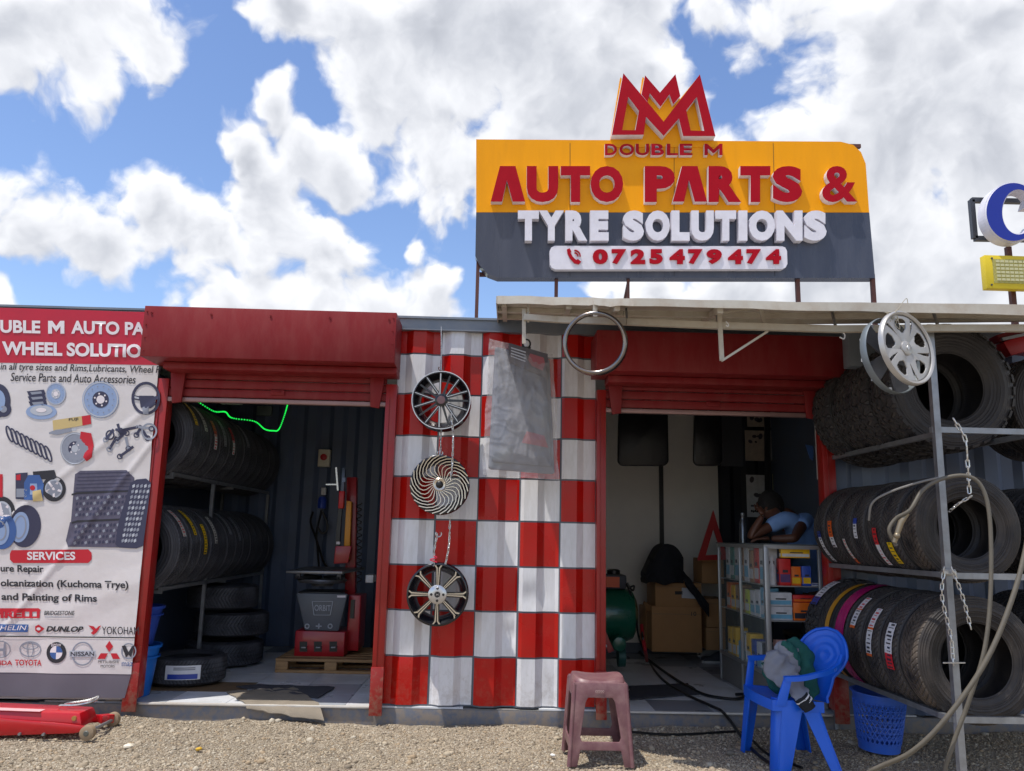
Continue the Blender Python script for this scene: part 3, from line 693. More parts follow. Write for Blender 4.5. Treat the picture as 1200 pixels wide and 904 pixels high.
def banner_sheet(name, pts, m, off=0, nu=60, nv=60, label=None):
    (xa, ya), (xb_, yb), (xc, yc), (xd, yd) = pts      # tl, tr, br, bl in photograph positions
    TL, TR, BR, BL = at(xa, ya, BY), at(xb_, yb, BY), at(xc, yc, BY), at(xd, yd, BY)
    b = MB()
    def fn(u, v):
        p = (TL*(1-u)+TR*u)*(1-v)+(BL*(1-u)+BR*u)*v
        return (p.x, BY-bw(p.x, p.z)-off, p.z)
    b.grid(fn, nu, nv); o = obj(name, b, m, bn, smooth=60)
    if label: o['label'] = label
    return o
body = banner_sheet('sheet', [(-260, 353), (191, 367), (155, 790), (-240, 785)], VIN, nu=200, nv=170)
banner_sheet('heading_band', [(-260, 353.5), (191, 366.5), (186, 428), (-256, 422)], mat('banner_crimson', (186, 14, 46), .38, dirt=(150, 20, 44), da=.3, ds=4), off=.0012, nu=200, nv=34, label='crimson printed heading band')
banner_sheet('hem', [(-240, 785), (155, 789), (147, 818), (-236, 813)], mat('grey_mesh_hem', (104, 98, 108), .6, var=.08, vs=5), off=-.002, nu=60, nv=6, label='grey see-through bottom strip')
INK = mat('banner_black_ink', (38, 36, 44), .5); WINK = mat('banner_white_ink', (226, 218, 222), .5)
INKN = mat('banner_navy_ink', (52, 52, 78), .5); INKG = mat('banner_grey_ink', (138, 142, 156), .5); INKL = mat('banner_light_grey_ink', (178, 182, 192), .5)
INKB = mat('banner_blue_ink', (56, 90, 150), .5); INKP = mat('banner_pale_blue_ink', (140, 160, 196), .5); INKR = mat('banner_red_ink', (190, 20, 40), .5); INKY = mat('banner_sand_ink', (200, 176, 120), .5); INKT = mat('banner_tread_ink', (84, 80, 100), .5, var=.15, vs=40)
_lay = [0]
def print_mesh(name, P2, fs, m, layer, label=None):
    """P2: photograph positions; laid on the cloth"""
    bm = bmesh.new(); vs = [bm.verts.new(at(x, y, BY)) for x, y in P2]
    for f in fs:
        try: bm.faces.new([vs[i] for i in f])
        except ValueError: pass
    for _ in range(8):
        es = [e for e in bm.edges if e.calc_length() > .028]
        if not es: break
        bmesh.ops.subdivide_edges(bm, edges=es, cuts=1, use_grid_fill=False); bmesh.ops.triangulate(bm, faces=[f for f in bm.faces if len(f.verts) > 3])
    for v in bm.verts: v.co.y = BY-bw(v.co.x, v.co.z)-.0022-.0012*layer
    for f in bm.faces:
        f.normal_update()
        if f.normal.y > 0: f.normal_flip()
        f.smooth = True
    me = bpy.data.meshes.new(name); bm.to_mesh(me); bm.free(); me.materials.append(m)
    o = put(name, me, body)
    if label: o['label'] = label
    return o
def btext(s, x0, y0, x1, y1, m, offset=.01, shear=0, slope=.02, layer=1, name='printed_words'):
    vs, fs, _ = text_mb(s, offset, shear, 0)
    P2 = [(x0+(x1-x0)*u, y1+(y0-y1)*v+slope*(x1-x0)*(u-.5)) for u, v, w in vs]
    return print_mesh(name, P2, fs, m, layer)
def bpoly(pts, m, layer=1, name='printed_picture', holes=()):
    vs, fs = shape_mb([pts]+list(holes), 0) if holes else ([(a, c, 0) for a, c in pts], [tuple(range(len(pts)))])
    return print_mesh(name, [(v[0], v[1]) for v in vs], fs, m, layer)
def ell(cx, cy, rx, ry, n=28, rot=0):
    return [(cx+rx*math.cos(2*PI*k/n)*math.cos(rot)-ry*math.sin(2*PI*k/n)*math.sin(rot), cy+rx*math.cos(2*PI*k/n)*math.sin(rot)+ry*math.sin(2*PI*k/n)*math.cos(rot)) for k in range(n)]
def ring(cx, cy, rx, ry, t, m, layer=1, rot=0): return bpoly(ell(cx, cy, rx, ry, rot=rot), m, layer, holes=[ell(cx, cy, rx-t, ry-t, rot=rot)])
def disc(cx, cy, rx, ry, m, layer=1, rot=0): return bpoly(ell(cx, cy, rx, ry, rot=rot), m, layer)
def bM(x0, y0, x1, y1):
    w, h = x1-x0, y1-y0; bpoly([(x0+w*a, y0+h*b_) for a, b_ in ((0, 1), (0, 0), (.26, 0), (.5, .42), (.74, 0), (1, 0), (1, 1), (.76, 1), (.76, .42), (.5, .86), (.24, .42), (.24, 1))], WINK, 2, name='printed_words')
btext('UBLE', 1, 376, 48, 391, WINK, .035, layer=2); bM(57, 376.5, 76, 391.5); btext('AUTO PA', 84, 377, 170, 392.5, WINK, .035, layer=2); btext('DO', -30, 374, -1, 390, WINK, .04, layer=2)
btext('WHEEL SOLUTIO', 3, 402, 166, 418, WINK, .04, layer=2); btext('TYRE &', -78, 400, -8, 416, WINK, .04, layer=2)
btext('in all tyre sizes and Rims,Lubricants, Wheel P', 1, 427.5, 188, 438, INK, .008, .2)
btext('Service Parts and Auto Accessories', 13, 438.5, 159, 448.5, INK, .008, .2)
# brake discs
def brake(cx, cy, r, m1, m2, m3, hub=.45, sq=1):
    disc(cx, cy, r*sq, r, m1, 1); ring(cx, cy, r*sq*.97, r*.97, r*.07, INKL, 2); disc(cx, cy, r*hub*sq, r*hub, m2, 2); disc(cx, cy, r*hub*.5*sq, r*hub*.5, m3, 3)
    for k in range(6):
        a = k*PI/3+.3; disc(cx+r*hub*.72*math.cos(a)*sq, cy+r*hub*.72*math.sin(a), r*.05, r*.05, WINK, 3)
    for k in range(14):
        a = k*2*PI/14; disc(cx+r*.72*math.cos(a)*sq, cy+r*.72*math.sin(a), r*.035, r*.035, INKG, 3)
brake(118, 468.5, 21.5, INKP, INKN, WINK)
brake(66, 462, 13, INKP, INKL, WINK, sq=.9); disc(49, 483, 18, 9, INKP, 1); disc(49, 481.5, 13, 6, INKL, 2); disc(49, 481, 6, 2.6, WINK, 3)
for k in range(3): bpoly([(32+k, 459+k*6), (52+k, 457+k*6), (54+k, 462+k*6), (50+k, 466+k*6), (36+k, 467+k*6)], INKN, 1); bpoly([(36+k, 460+k*6), (49+k, 459+k*6), (50+k, 461.5+k*6), (38+k, 463+k*6)], INKG, 2)
brake(88, 526, 19, INKG, INKN, INKL, sq=.9); bpoly([(95, 506), (107, 508), (110, 522), (108, 536), (102, 541), (98, 536), (102, 524), (94, 514)], INKR, 3)
# steering wheel
ring(171, 467, 17, 19.5, 3.2, INKN, 1); bpoly([(163, 464), (180, 464), (183, 474), (177, 479), (165, 478)], INKN, 2); bpoly([(156, 463), (165, 465), (165, 470), (156, 468)], INKN, 2); bpoly([(178, 465), (186, 464), (186, 468), (178, 470)], INKN, 2); bpoly([(167, 477), (175, 477), (174, 486), (168, 486)], INKG, 2); bpoly([(158, 464.5), (163, 466), (163, 468), (158, 467)], INKL, 3)
# coil spring
for k in range(9):
    ring(12+k*5.6, 509+k*2.9, 3.6, 10.5, 2.1, INKN, 1+(k % 2), rot=-.35)
# carton and spark plug
bpoly([(62, 493), (106, 486.5), (107, 497), (63, 505)], INKY, 1); bpoly([(96, 488), (106, 486.5), (107, 497), (97, 499)], INKR, 2); btext('FUJI', 81, 490, 92, 494, INK, .02, layer=2, slope=-.1)
bpoly([(58, 507), (66, 504), (84, 502), (85, 506), (68, 510), (58, 509)], INKG, 2); bpoly([(84, 503), (90, 502), (90, 505), (85, 505.5)], INKL, 2)
# loose suspension parts
rs = random.Random(4)
for k in range(11):
    x, y = 128+rs.uniform(0, 50), 500+rs.uniform(0, 32); a = rs.uniform(0, PI); l = rs.uniform(6, 11); c_, s_ = math.cos(a), math.sin(a)
    bpoly([(x-c_*l-s_*1.6, y-s_*l+c_*1.6), (x-c_*l+s_*1.6, y-s_*l-c_*1.6), (x+c_*l+s_*1.6, y+s_*l-c_*1.6), (x+c_*l-s_*1.6, y+s_*l+c_*1.6)], rs.choice((INKN, INKG, INKN)), 1+k % 3)
    ring(x+c_*l, y+s_*l, 3.4, 3.4, 1.4, rs.choice((INKG, INKN)), 1+k % 3)
ring(175, 506, 9.5, 10, 2.2, INKG, 2); ring(129, 510, 5.5, 6, 1.8, INKN, 2)
# wheel, oils, tyres
def pwheel(cx, cy, r, sp=5, sq=.92):
    disc(cx, cy, r*sq, r, INK, 1); disc(cx, cy, r*.72*sq, r*.72, INKL, 2); disc(cx, cy, r*.6*sq, r*.6, INKG, 3)
    for k in range(sp):
        a = 2*PI*k/sp+.3; b_ = .13
        bpoly([(cx+r*.66*sq*math.cos(a-b_), cy+r*.66*math.sin(a-b_)), (cx+r*.66*sq*math.cos(a+b_), cy+r*.66*math.sin(a+b_)), (cx+r*.12*math.cos(a+.9), cy+r*.12*math.sin(a+.9)), (cx+r*.12*math.cos(a-.9), cy+r*.12*math.sin(a-.9))], WINK, 4)
    disc(cx, cy, r*.12, r*.12, WINK, 5)
bpoly([(39, 553), (64, 551), (67, 560), (58, 562), (40, 562)], INK, 1)
pwheel(63.5, 573, 15)
bpoly([(19, 555), (33, 554), (33, 586), (19, 585)], INKN, 1); bpoly([(20, 557), (25, 556), (25, 563), (20, 563)], INKR, 2); bpoly([(20, 573), (32, 573), (32, 583), (20, 583)], INKG, 2)
bpoly([(29, 566), (34, 557), (47, 557), (52, 568), (51, 587), (29, 586)], INKB, 2); bpoly([(36, 567), (44, 567), (45, 580), (36, 580)], INKP, 3); disc(39, 572, 3, 3, INKR, 4)
bpoly([(39, 576), (49, 574), (51, 587), (40, 588)], INKY, 4)
bpoly([(0, 556), (4, 556), (4, 583), (0, 583)], INKR, 1)
disc(-2, 470, 15, 20, INKN, 1); disc(-2, 470, 9, 13, INKP, 2); disc(5, 480, 9, 9, INKN, 1); disc(5, 480, 4, 4, INKG, 2)
pwheel(3, 602, 20, 6, .8); disc(30, 617, 18, 25, INKN, 1, .15); disc(24, 618, 10.5, 18, INKP, 2, .15); ring(24, 618, 7.5, 14, 1.5, INKG, 3, .15); disc(3, 622, 17, 22, INKB, 4); disc(1, 622, 11, 17, INKP, 5); ring(1, 622, 8, 12, 1.6, INKG, 6)
# big stack of tyres
bpoly([(88, 556), (94, 552), (148, 551), (157, 560), (157, 575), (86, 578)], INKT, 1); bpoly([(86, 578), (157, 575), (156, 610), (83, 612)], INKT, 1); bpoly([(82, 612), (156, 610), (154, 642), (80, 641), (77, 634)], INKT, 1)
for y in (578, 611): bpoly([(84, y+1), (90, y-1), (150, y-3.5), (157, y-3), (157, y-1), (150, y-1.5), (90, y+1.5), (84, y+3)], INK, 2)
bpoly([(153, 566), (160, 562), (171, 561), (177, 566), (168, 640), (160, 643), (140, 642), (135, 638), (139, 612)], INKN, 3)
for k in range(6):
    y = 553.5+k*4.2; bpoly([(92-k*.8, y+1.4), (152+k*.6, y-.6), (152+k*.6, y+.3), (92-k*.8, y+2.3)], INKN, 2)
for t0 in (582, 615):
    for r_ in range(4):
        y = t0+r_*6.5
        for c_ in range(16):
            x = 89+c_*4.1-(y-580)*.05; bpoly([(x, y+1.5-c_*.16), (x+2.6, y-.2-c_*.16), (x+3.2, y+2.8-c_*.16), (x+.6, y+4.4-c_*.16)], INKN if (c_+r_) % 3 else INKG, 2)
for r_ in range(11):
    for c_ in range(5):
        y = 568+r_*6.4; x = 155-r_*1.25+c_*(4.6-.0*r_)-(c_*.1*r_); bpoly([(x, y+1), (x+2.9, y-.8), (x+3.1, y+2.6), (x+.3, y+4.3)], INKG if (c_*2+r_) % 3 else INKL, 4)
# services
bpoly([(14, 645), (103, 644), (107, 648), (107, 656), (103, 660), (16, 660), (12, 656), (12, 649)], INKR, 1); btext('SERVICES', 32, 646.8, 88, 656.5, WINK, .03, layer=2, slope=0)
btext('ure Repair', 1, 662.5, 51, 673, INK, .025); btext('olcanization (Kuchoma Trye)', 1, 680, 151, 691, INK, .025, slope=.015); btext('and Painting of Rims', 2, 696, 114, 707, INK, .025, slope=.02)
bpoly([(-40, 713), (45, 713), (48, 715), (47, 717), (-40, 717)], INKR, 1); btext('PIRELLI', -8, 716.5, 47, 724.5, INKR, .05, layer=2, slope=0); btext('BRIDGESTONE', 52, 716, 88, 721, INK, .01, .2, slope=0); bpoly([(53, 723), (86, 723), (86, 723.7), (53, 723.7)], INKG, 1)
bpoly([(-40, 731), (34, 732), (33, 741), (-40, 740)], INKB, 1); btext('MICHELIN', -18, 733, 32, 738.6, WINK, 0, .2, layer=2, slope=0)
bpoly([(42, 734), (46, 732), (53, 737), (46, 742), (42, 739)], INKR, 1); disc(46, 737, 2.4, 1.7, WINK, 2); btext('DUNLOP', 54.5, 734, 98.5, 740.5, INK, .04, .3, slope=.01)
bpoly([(104, 733), (110, 734), (113, 737), (116, 734), (119, 733), (114, 741), (110, 744), (107, 742), (110, 739)], INKR, 1); btext('YOKOHAM', 120, 734.5, 163.5, 743.5, INK, .0, slope=.01)
bpoly([(-60, 744.3), (159, 746.7), (159, 748), (-60, 745.6)], INK, 1)
ring(2, 761, 11, 10, 1, INKG, 1); bpoly([(-4, 753), (-2, 753), (-1, 760), (5, 760), (6, 753), (8, 753), (7, 770), (5, 770), (4.5, 763), (0, 763), (-1, 770), (-4, 770)], INKG, 2)
btext('HONDA', -18, 774, 15, 779.5, INKR, .02, slope=.01); btext('TOYOTA', 18, 773, 50, 780, INKR, .02, slope=0)
ring(36, 761, 13, 9.3, 1.3, INKG, 1); ring(36, 757.5, 9.5, 4, 1.1, INKG, 2); ring(36, 761, 4.2, 9, 1.1, INKG, 3)
ring(67.5, 764.5, 11.8, 12.2, 4.3, INK, 1)
for k in range(4): bpoly([(67.5, 764.5)]+[(67.5+7.4*math.cos(R(a)), 764.5+7.8*math.sin(R(a))) for a in range(k*90, k*90+91, 15)], (WINK, INKB)[k % 2 if k != 9 else 0] if k % 2 == 0 else INKB, 2)
btext('BMW', 61.5, 754, 73.5, 757.5, WINK, 0, layer=3, slope=0)
ring(98, 766, 12.5, 14, 1.6, INKG, 1); bpoly([(83, 762.5), (113, 762.5), (113, 769.5), (83, 769.5)], INKL, 2); btext('NISSAN', 84.5, 763.5, 111.5, 768.5, INK, .015, layer=3, slope=0)
for q in ([(129, 751), (133.5, 757.5), (129, 764), (124.5, 757.5)], [(127.5, 765.5), (124, 772), (115, 772), (119, 765.5)], [(130.5, 765.5), (138, 765.5), (142, 772), (133.5, 772)]): bpoly(q, INKR, 1)
btext('MITSUBISHI', 116, 774, 140, 777, INK, 0, slope=0); btext('MOTORS', 119, 779, 135.5, 782, INK, 0, slope=0)
ring(152, 763, 9, 9.5, 1.5, INKG, 1); bpoly([(144, 757), (148, 756), (152, 764), (156, 757), (159, 756), (155, 770), (152, 767), (149, 770)], INK, 2); btext('maz', 144, 776, 157, 780.5, INKB, 0, slope=0)
# grommets, rope frame
b = MB(); b.bar(at(-240, 758+57, BY+.02), at(148, 818.5, BY+.02), .014, .014); obj('bottom_tube', b, mat('pale_tube', (190, 186, 188), .5), bn)
settle(bn)

# ------------------------------------------------------------------ wheels, chains, floor mat pack and trim ring on the chequered wall
ALD = mat('black_alloy', (26, 28, 34), .22, .3, coat=.5); ALS = mat('machined_alloy', (196, 196, 198), .25, .85); ALB = mat('bronze_machined_alloy', (206, 196, 180), .25, .8)
def rim_mb(r, d=.16):
    b = MB(); pr = [(0, r), (-.004, r-.004), (-.004, r-.012), (.010, r-.018), (.03, r-.045), (.10, r-.06), (d-.02, r-.02), (d, r-.004), (d, r+.0), (d-.03, r-.014), (.1, r-.035), (.02, r-.012)]
    return b.lathe(pr, 48, axis='Y', closed=True)
def radial(b, a, pts, y0, y1, mi=0):
    """pts: outline as (radius, sideways) turned to angle a"""
    c, s = math.cos(a), math.sin(a); P = [(p[0]*c-p[1]*s, p[0]*s+p[1]*c) for p in pts]
    b.prism([(x, y0, z) for x, z in P], (0, y1-y0, 0), mi)
def wheel(px, py, rpx, Y, kind, label):
    c = at(px, py, Y); r = rpx/FPX*Y
    w = thing('alloy_wheel', label, 'alloy wheel', 'alloy wheels hung on the chequered wall')
    o = obj('rim', rim_mb(r), ALD, w, smooth=50)
    if kind == 0:
        b = MB(); b.lathe([(-.006, r), (-.006, r-.006), (0, r-.008), (.001, r)], 48, axis='Y', closed=True); obj('rim_edge', b, ALS, w, smooth=50)
        for k in range(5):
            for s in (-1, 1):
                a = PI/2+.32+k*2*PI/5+s*.27
                b = MB(); p0 = Vector((math.cos(a)*(r-.012), 0, math.sin(a)*(r-.012))); am = PI/2+.32+k*2*PI/5; p1 = Vector((math.cos(am)*.035, 0, math.sin(am)*.035))
                b.bar(p0+Vector((0, .016, 0)), p1+Vector((0, .02, 0)), .016, .02); b.bar(p0+Vector((0, .004, 0)), p1+Vector((0, .006, 0)), .006, .004, 1)
                me = b.mesh('spoke', [ALD, ALS]); put('spoke', me, w)
            a = am+PI/5; b = MB(); radial(b, a, [(.03, -.009), (r-.015, -.006), (r-.015, .006), (.03, .009)], .012, .03); obj('spoke', b, ALD, w)
        b = MB(); b.lathe([(.04, .045), (.0, .045), (-.004, .038), (-.004, 0)], 24, axis='Y'); obj('hub', b, ALD, w, smooth=40)
        b = MB(); b.lathe([(-.003, .03), (-.008, .028), (-.009, 0)], 20, axis='Y'); obj('centre_cap', b, mat('smoky_cap', (110, 84, 88), .3, .4), w, smooth=40)
    elif kind == 1:
        for k in range(24):
            a = 2*PI*k/24; pts = []
            for i in range(9):
                f = i/8; rr = .035+(r-.037)*f; aa = a+.55*math.sin(f*PI*1.15)*.9-.25*f
                pts.append((math.cos(aa)*rr, -.002+.012*(1-f), math.sin(aa)*rr))
            b = MB(); b.tube(pts, [.0030+.0020*(i/8) for i in range(9)], 4, flat=(1, 1)); obj('blade', b, ALB, w)
        b = MB(); b.lathe([(.03, .045), (.004, .045), (.0, .04), (.004, .026)], 24, axis='Y'); obj('hub', b, ALB, w, smooth=40)
        b = MB(); b.ball((0, .006, 0), .026, 16, 10, sc=(1, .6, 1)); obj('centre_cap', b, BLACK, w, smooth=True)
    else:
        for k in range(8):
            a = PI/2+k*PI/4
            b = MB()
            for s in (-1, 1): radial(b, a, [(.045, s*.006), (r-.035, s*.012), (r-.006, s*.034), (r-.004, s*.024), (r-.032, s*.004), (.05, s*.002)][::s], .0, .014)
            for s in (-1, 1): radial(b, a, [(r-.008, 0), (r-.002, 0), (r-.006, s*.036), (r-.016, s*.03)][::s], -.001, .010)
            obj('spoke', b, ALB, w)
            b = MB(); radial(b, a, [(.04, -.016), (r-.02, -.02), (r-.02, .02), (.04, .016)], .016, .03); obj('spoke_back', b, ALD, w)
        b = MB(); b.lathe([(.03, .062), (.0, .062), (-.004, .056), (-.004, .02), (.004, .018), (.004, 0)], 28, axis='Y'); obj('hub', b, ALS, w, smooth=40)
        for k in range(4):
            b = MB(); a = k*PI/2; b.lathe([(-.006, 0), (-.006, .008), (-.004, .009)], 12, (math.cos(a)*.04, 0, math.sin(a)*.04), 'Y'); obj('bolt_hole', b, ALD, w)
        b = MB(); b.lathe([(-.004, .017), (-.009, .016), (-.009, 0)], 20, axis='Y'); obj('centre_cap', b, BLACK, w, smooth=40)
        b = MB(); b.box((-.007, -.011, -.002), (.007, -.009, .002)); b.box((-.008, -.011, -.006), (-.005, -.009, .006)); b.box((.005, -.011, -.006), (.008, -.009, .006)); obj('cap_emblem', b, ALS, w)
    w.location = c; return c, r
wheel(517, 469, 35, 5.58, 0, 'black alloy wheel with thin silver spokes in five pairs, topmost of the three hanging wheels')
wheel(515, 568, 34.5, 5.58, 1, 'alloy wheel with many thin curved turbine blades, middle one of the three hanging wheels')
wheel(512.5, 697, 35, 5.58, 2, 'alloy wheel with eight broad forked silver spokes, lowest of the three hanging wheels')
LINK = {}
def chain(pts, name, label, m, wire=.003, ll=.034, lw=.011, group=None):
    """oval links along a curve: each a part"""
    t = thing(name, label, 'chain', group); P = curve(pts, 10); d = 0; nxt = 0; k = 0
    key = (wire, ll, lw, m.name)
    if key not in LINK:
        b = MB(); q = []
        for i in range(12):
            a = 2*PI*i/12; q.append(Vector((math.cos(a)*lw*.5*(1), 0, math.sin(a)*lw*.5+(ll/2-lw*.5)*(1 if math.sin(a) > 0 else -1))))
        q.append(q[0]); b.tube(q, wire, 5, cap=False); LINK[key] = b.mesh('link', m, True)
    base = P[0].copy()
    for a, c in zip(P, P[1:]):
        l = (c-a).length
        while nxt <= d+l:
            p = a.lerp(c, (nxt-d)/l) if l else a
            o = put('link', LINK[key], t, p-base); q = (c-a).to_track_quat('Z', 'Y'); o.rotation_mode = 'QUATERNION'
            from mathutils import Quaternion
            o.rotation_quaternion = q @ Quaternion((0, 0, 1), (k % 2)*PI/2+.4); nxt += ll-wire*2.6; k += 1
        d += l
    t.location = base; return t
chain([at(529, 488, 5.55), at(531, 510, 5.55), at(530, 545, 5.56), at(528, 560, 5.56)], 'chain', 'thin steel chain from the top hanging wheel down to the turbine wheel', CHROME)
chain([at(527.5, 608, 5.56), at(526, 640, 5.56), at(522, 662, 5.57)], 'chain', 'thin steel chain running down the right side to the lowest wheel', CHROME)
chain([at(512, 628, 5.58), at(509, 645, 5.58), at(508, 662, 5.58)], 'chain', 'short steel chain with red tie holding the lowest wheel on its left', CHROME)
chain([at(517, 500, 5.7), at(516, 530, 5.7), at(515, 536, 5.7)], 'chain', 'short chain behind holding the turbine wheel', CHROME)
for (px, py, s) in ((517, 432, .018), (516, 531, .018), (514, 626, .02)):
    b = MB(); p = at(px, py, 5.62); b.tube([p+Vector((math.cos(a)*s, 0, math.sin(a)*s)) for a in np.linspace(-PI*1.2, PI*.2, 10)], .004, 6); b.tube([p+Vector((0, 0, -s)), p+Vector((0, .17, .01))], .004, 6)
    o = obj('wall_hook', b, MATS['rusty_post'] if py < 500 else CHROME, smooth=True); tag(o, 'steel hook welded to the wall above the %s hanging wheel' % {432: 'top', 531: 'middle', 626: 'lowest'}[py], 'hook'); settle(o)
b = MB()
P = [at(508+4*math.sin(k*1.3), 652+k*1.2, 5.57) for k in range(7)]; b.tube(curve(P, 4), .004, 5)
o = obj('red_tie', b, mat('pink_red_string', (210, 40, 70), .6), smooth=True); tag(o, 'pinkish red string tied on the chain above the lowest wheel', 'string'); settle(o)
b = MB(); b.tube([at(517, 383, 5.74), at(517, 412, 5.66), at(517, 434, 5.62)], .003, 5); o = obj('hanging_wire', b, CHROME); tag(o, 'thin wire from the roof edge to the top hanging wheel', 'wire'); settle(o)
# car mats in a plastic bag
pk_ = thing('car_mat_pack', 'grey car mats in a clear plastic bag hanging from the awning bracket', 'car mats')
MY = 5.42
def quad(u, v, pts, Y): # tl tr br bl
    a, c, d, e_ = [at(x, y, Y) for x, y in pts]; return (a*(1-u)+c*u)*(1-v)+(e_*(1-u)+d*u)*v
qm = [(580, 406), (644, 421), (650, 556), (572, 550)]
b = MB()
def ring_pt(u, v, s):
    # rounded corners
    p = quad(u, v, qm, MY); rr = .1; return p
out = []
def rr_outline(n=6, r=.05):
    o = []
    for cx, cy, a0 in ((1-r, r*.5, -90), (1-r, 1-r*.5, 0), (r, 1-r*.5, 90), (r, r*.5, 180)):
        for k in range(n+1): a = R(a0+90*k/n); o.append((cx+r*math.cos(a), cy+r*.5*math.sin(a)))
    return o
P = [quad(u, v, qm, MY) for u, v in rr_outline()]; b.prism([p+Vector((0, .0, 0)) for p in P], (0, .03, 0)); obj('mat', b, mat('grey_rubber_mat', (106, 110, 122), .5, var=.06, vs=6, bump=1.0, bs=7, coat=.8), pk_, bev=.006)
P = [quad(.05+.9*u, .04+.9*v, qm, MY-.012) for u, v in rr_outline()]; b = MB(); b.prism(P, (0, .01, 0)); obj('mat', b, mat('dark_mat', (96, 101, 113), .45, var=.1, vs=5, bump=1.4, bs=5, coat=1), pk_, bev=.004)
card = [(596, 402), (642, 415), (641, 444), (596, 425)]
b = MB(); b.prism([quad(u, v, card, MY-.022) for u, v in ((0, 0), (1, 0), (1, 1), (0, 1))], (0, .003, 0)); cd = obj('header_card', b, mat('card_grey', (84, 80, 86), .5, var=.1, vs=20), pk_)
for k in range(4):
    b = MB(); b.prism([quad(u, v, card, MY-.0235) for u, v in ((.06, .18+k*.14), (.44, .18+k*.14), (.44, .24+k*.14), (.06, .24+k*.14))], (0, .001, 0)); obj('printed_line', b, INKL, cd)
b = MB(); b.prism([quad(u, v, card, MY-.0235) for u, v in ((.55, .2), (.9, .2), (.94, .45), (.88, .75), (.6, .72), (.5, .5))], (0, .001, 0)); obj('printed_picture', b, mat('faded_pink', (150, 84, 92), .5), cd)
b = MB(); b.prism([quad(u, v, qm, MY-.0135) for u, v in ((.58, .66), (.86, .68), (.92, .78), (.5, .76))], (0, .001, 0)); obj('printed_picture', b, mat('faded_pink', (150, 84, 92), .5), pk_)
film = bpy.data.materials.new('clear_film'); film.use_nodes = True; t = film.node_tree; p = t.nodes['Principled BSDF']; p.inputs['Base Color'].default_value = lin((200, 196, 198)); p.inputs['Roughness'].default_value = .1; p.inputs['Alpha'].default_value = .26; p.inputs['Specular IOR Level'].default_value = .9
nn = t.nodes.new('ShaderNodeTexNoise'); nn.inputs['Scale'].default_value = 5; nn.inputs['Detail'].default_value = 5; nn.inputs['Distortion'].default_value = 1.2; tt = t.nodes.new('ShaderNodeTexCoord'); t.links.new(tt.outputs['Object'], nn.inputs['Vector']); bb = t.nodes.new('ShaderNodeBump'); bb.inputs['Strength'].default_value = .6; bb.inputs['Distance'].default_value = .03; t.links.new(nn.outputs[0], bb.inputs['Height']); t.links.new(bb.outputs[0], p.inputs['Normal'])
rd = t.nodes.new('ShaderNodeTexNoise'); rd.inputs['Scale'].default_value = 4.5; rd.inputs['Detail'].default_value = 3; rd.inputs['Distortion'].default_value = 2.2; t.links.new(tt.outputs['Object'], rd.inputs['Vector'])
m1_ = t.nodes.new('ShaderNodeMath'); m1_.operation = 'SUBTRACT'; t.links.new(rd.outputs[0], m1_.inputs[0]); m1_.inputs[1].default_value = .5
m2_ = t.nodes.new('ShaderNodeMath'); m2_.operation = 'ABSOLUTE'; t.links.new(m1_.outputs[0], m2_.inputs[0])
m3_ = t.nodes.new('ShaderNodeMapRange'); t.links.new(m2_.outputs[0], m3_.inputs[0]); m3_.inputs['From Max'].default_value = .018; m3_.inputs['To Min'].default_value = .62; m3_.inputs['To Max'].default_value = .13; 
qb = [(573.5, 397), (648, 415.5), (655, 563), (565, 557)]
def film_pt(s, dy):
    def f(u, v):
        p = quad(u, v, qb, MY); e_ = min(u, 1-u, v, 1-v); p.y += dy*(min(1, e_*6))+s*.012*noise3(p.x*3, p.z*2+p.x*2, s, 5)-s*.010*max(0, 1-abs(noise3(p.x*1.1-p.z*.4, p.z*2.2+p.x*.8, s+2, 5.5))*7)*(.3+.7*max(0, 1-2.2*u))-.006*s*max(0, 1-abs(noise3(p.x*2.2, p.z*.7-p.x*.5, s+5, 6))*6)+.006*noise3(p.x, p.z, s+3, 22)*(1-min(1, e_*3)); p.x += .012*noise3(p.z, s*0, 5, 7)*(1 if u in (0, 1) else .5); return p
    return f
b = MB(); b.grid(film_pt(1, -.035), 70, 110); obj('bag_front', b, film, pk_, smooth=70)
b = MB(); b.grid(film_pt(-1, .04), 20, 30); obj('bag_back', b, film, pk_, smooth=70)
b = MB(); c = at(617, 403, MY+.01); b.tube([c+Vector((math.cos(a)*.026, 0, math.sin(a)*.03)) for a in np.linspace(-.3*PI, 1.3*PI, 14)], .006, 6); b.box(c+Vector((-.03, -.008, -.04)), c+Vector((.03, .008, -.022))); obj('hanger_hook', b, BLACK, pk_, smooth=40)
settle(pk_)
# chrome trim ring
tr = thing('trim_ring', 'shiny chrome wheel trim ring hanging under the awning edge', 'trim ring'); c = at(697, 402, 4.42); r = .182
b = MB(); M = Matrix.Rotation(R(-14), 4, 'Z') @ Matrix.Rotation(R(4), 4, 'X'); q = MB(); q.lathe([(-.012, r-.004), (-.016, r-.012), (-.012, r-.022), (-.002, r-.026), (.012, r-.024), (.03, r-.012), (.056, r-.006), (.045, r+.001), (.0, r+.001)], 64, axis='Y', closed=True); q.v = [tuple(M @ Vector(v)) for v in q.v]
o = obj('ring', q, mat('dusty_chrome', (124, 122, 124), .22, .95, var=.1, vs=14, dirt=(150, 120, 90), da=.55, ds=9), tr, smooth=60)
b = MB(); zz_ = .19; b.box((-.012, -.02, r-.035), (.012, -.014, r+.05)); b.box((-.012, .004, r-.03), (.012, .008, r+.05)); b.box((-.012, -.02, r+.05), (.012, .008, r+.056)); obj('clip', b, CREAM, tr)
tr.location = c

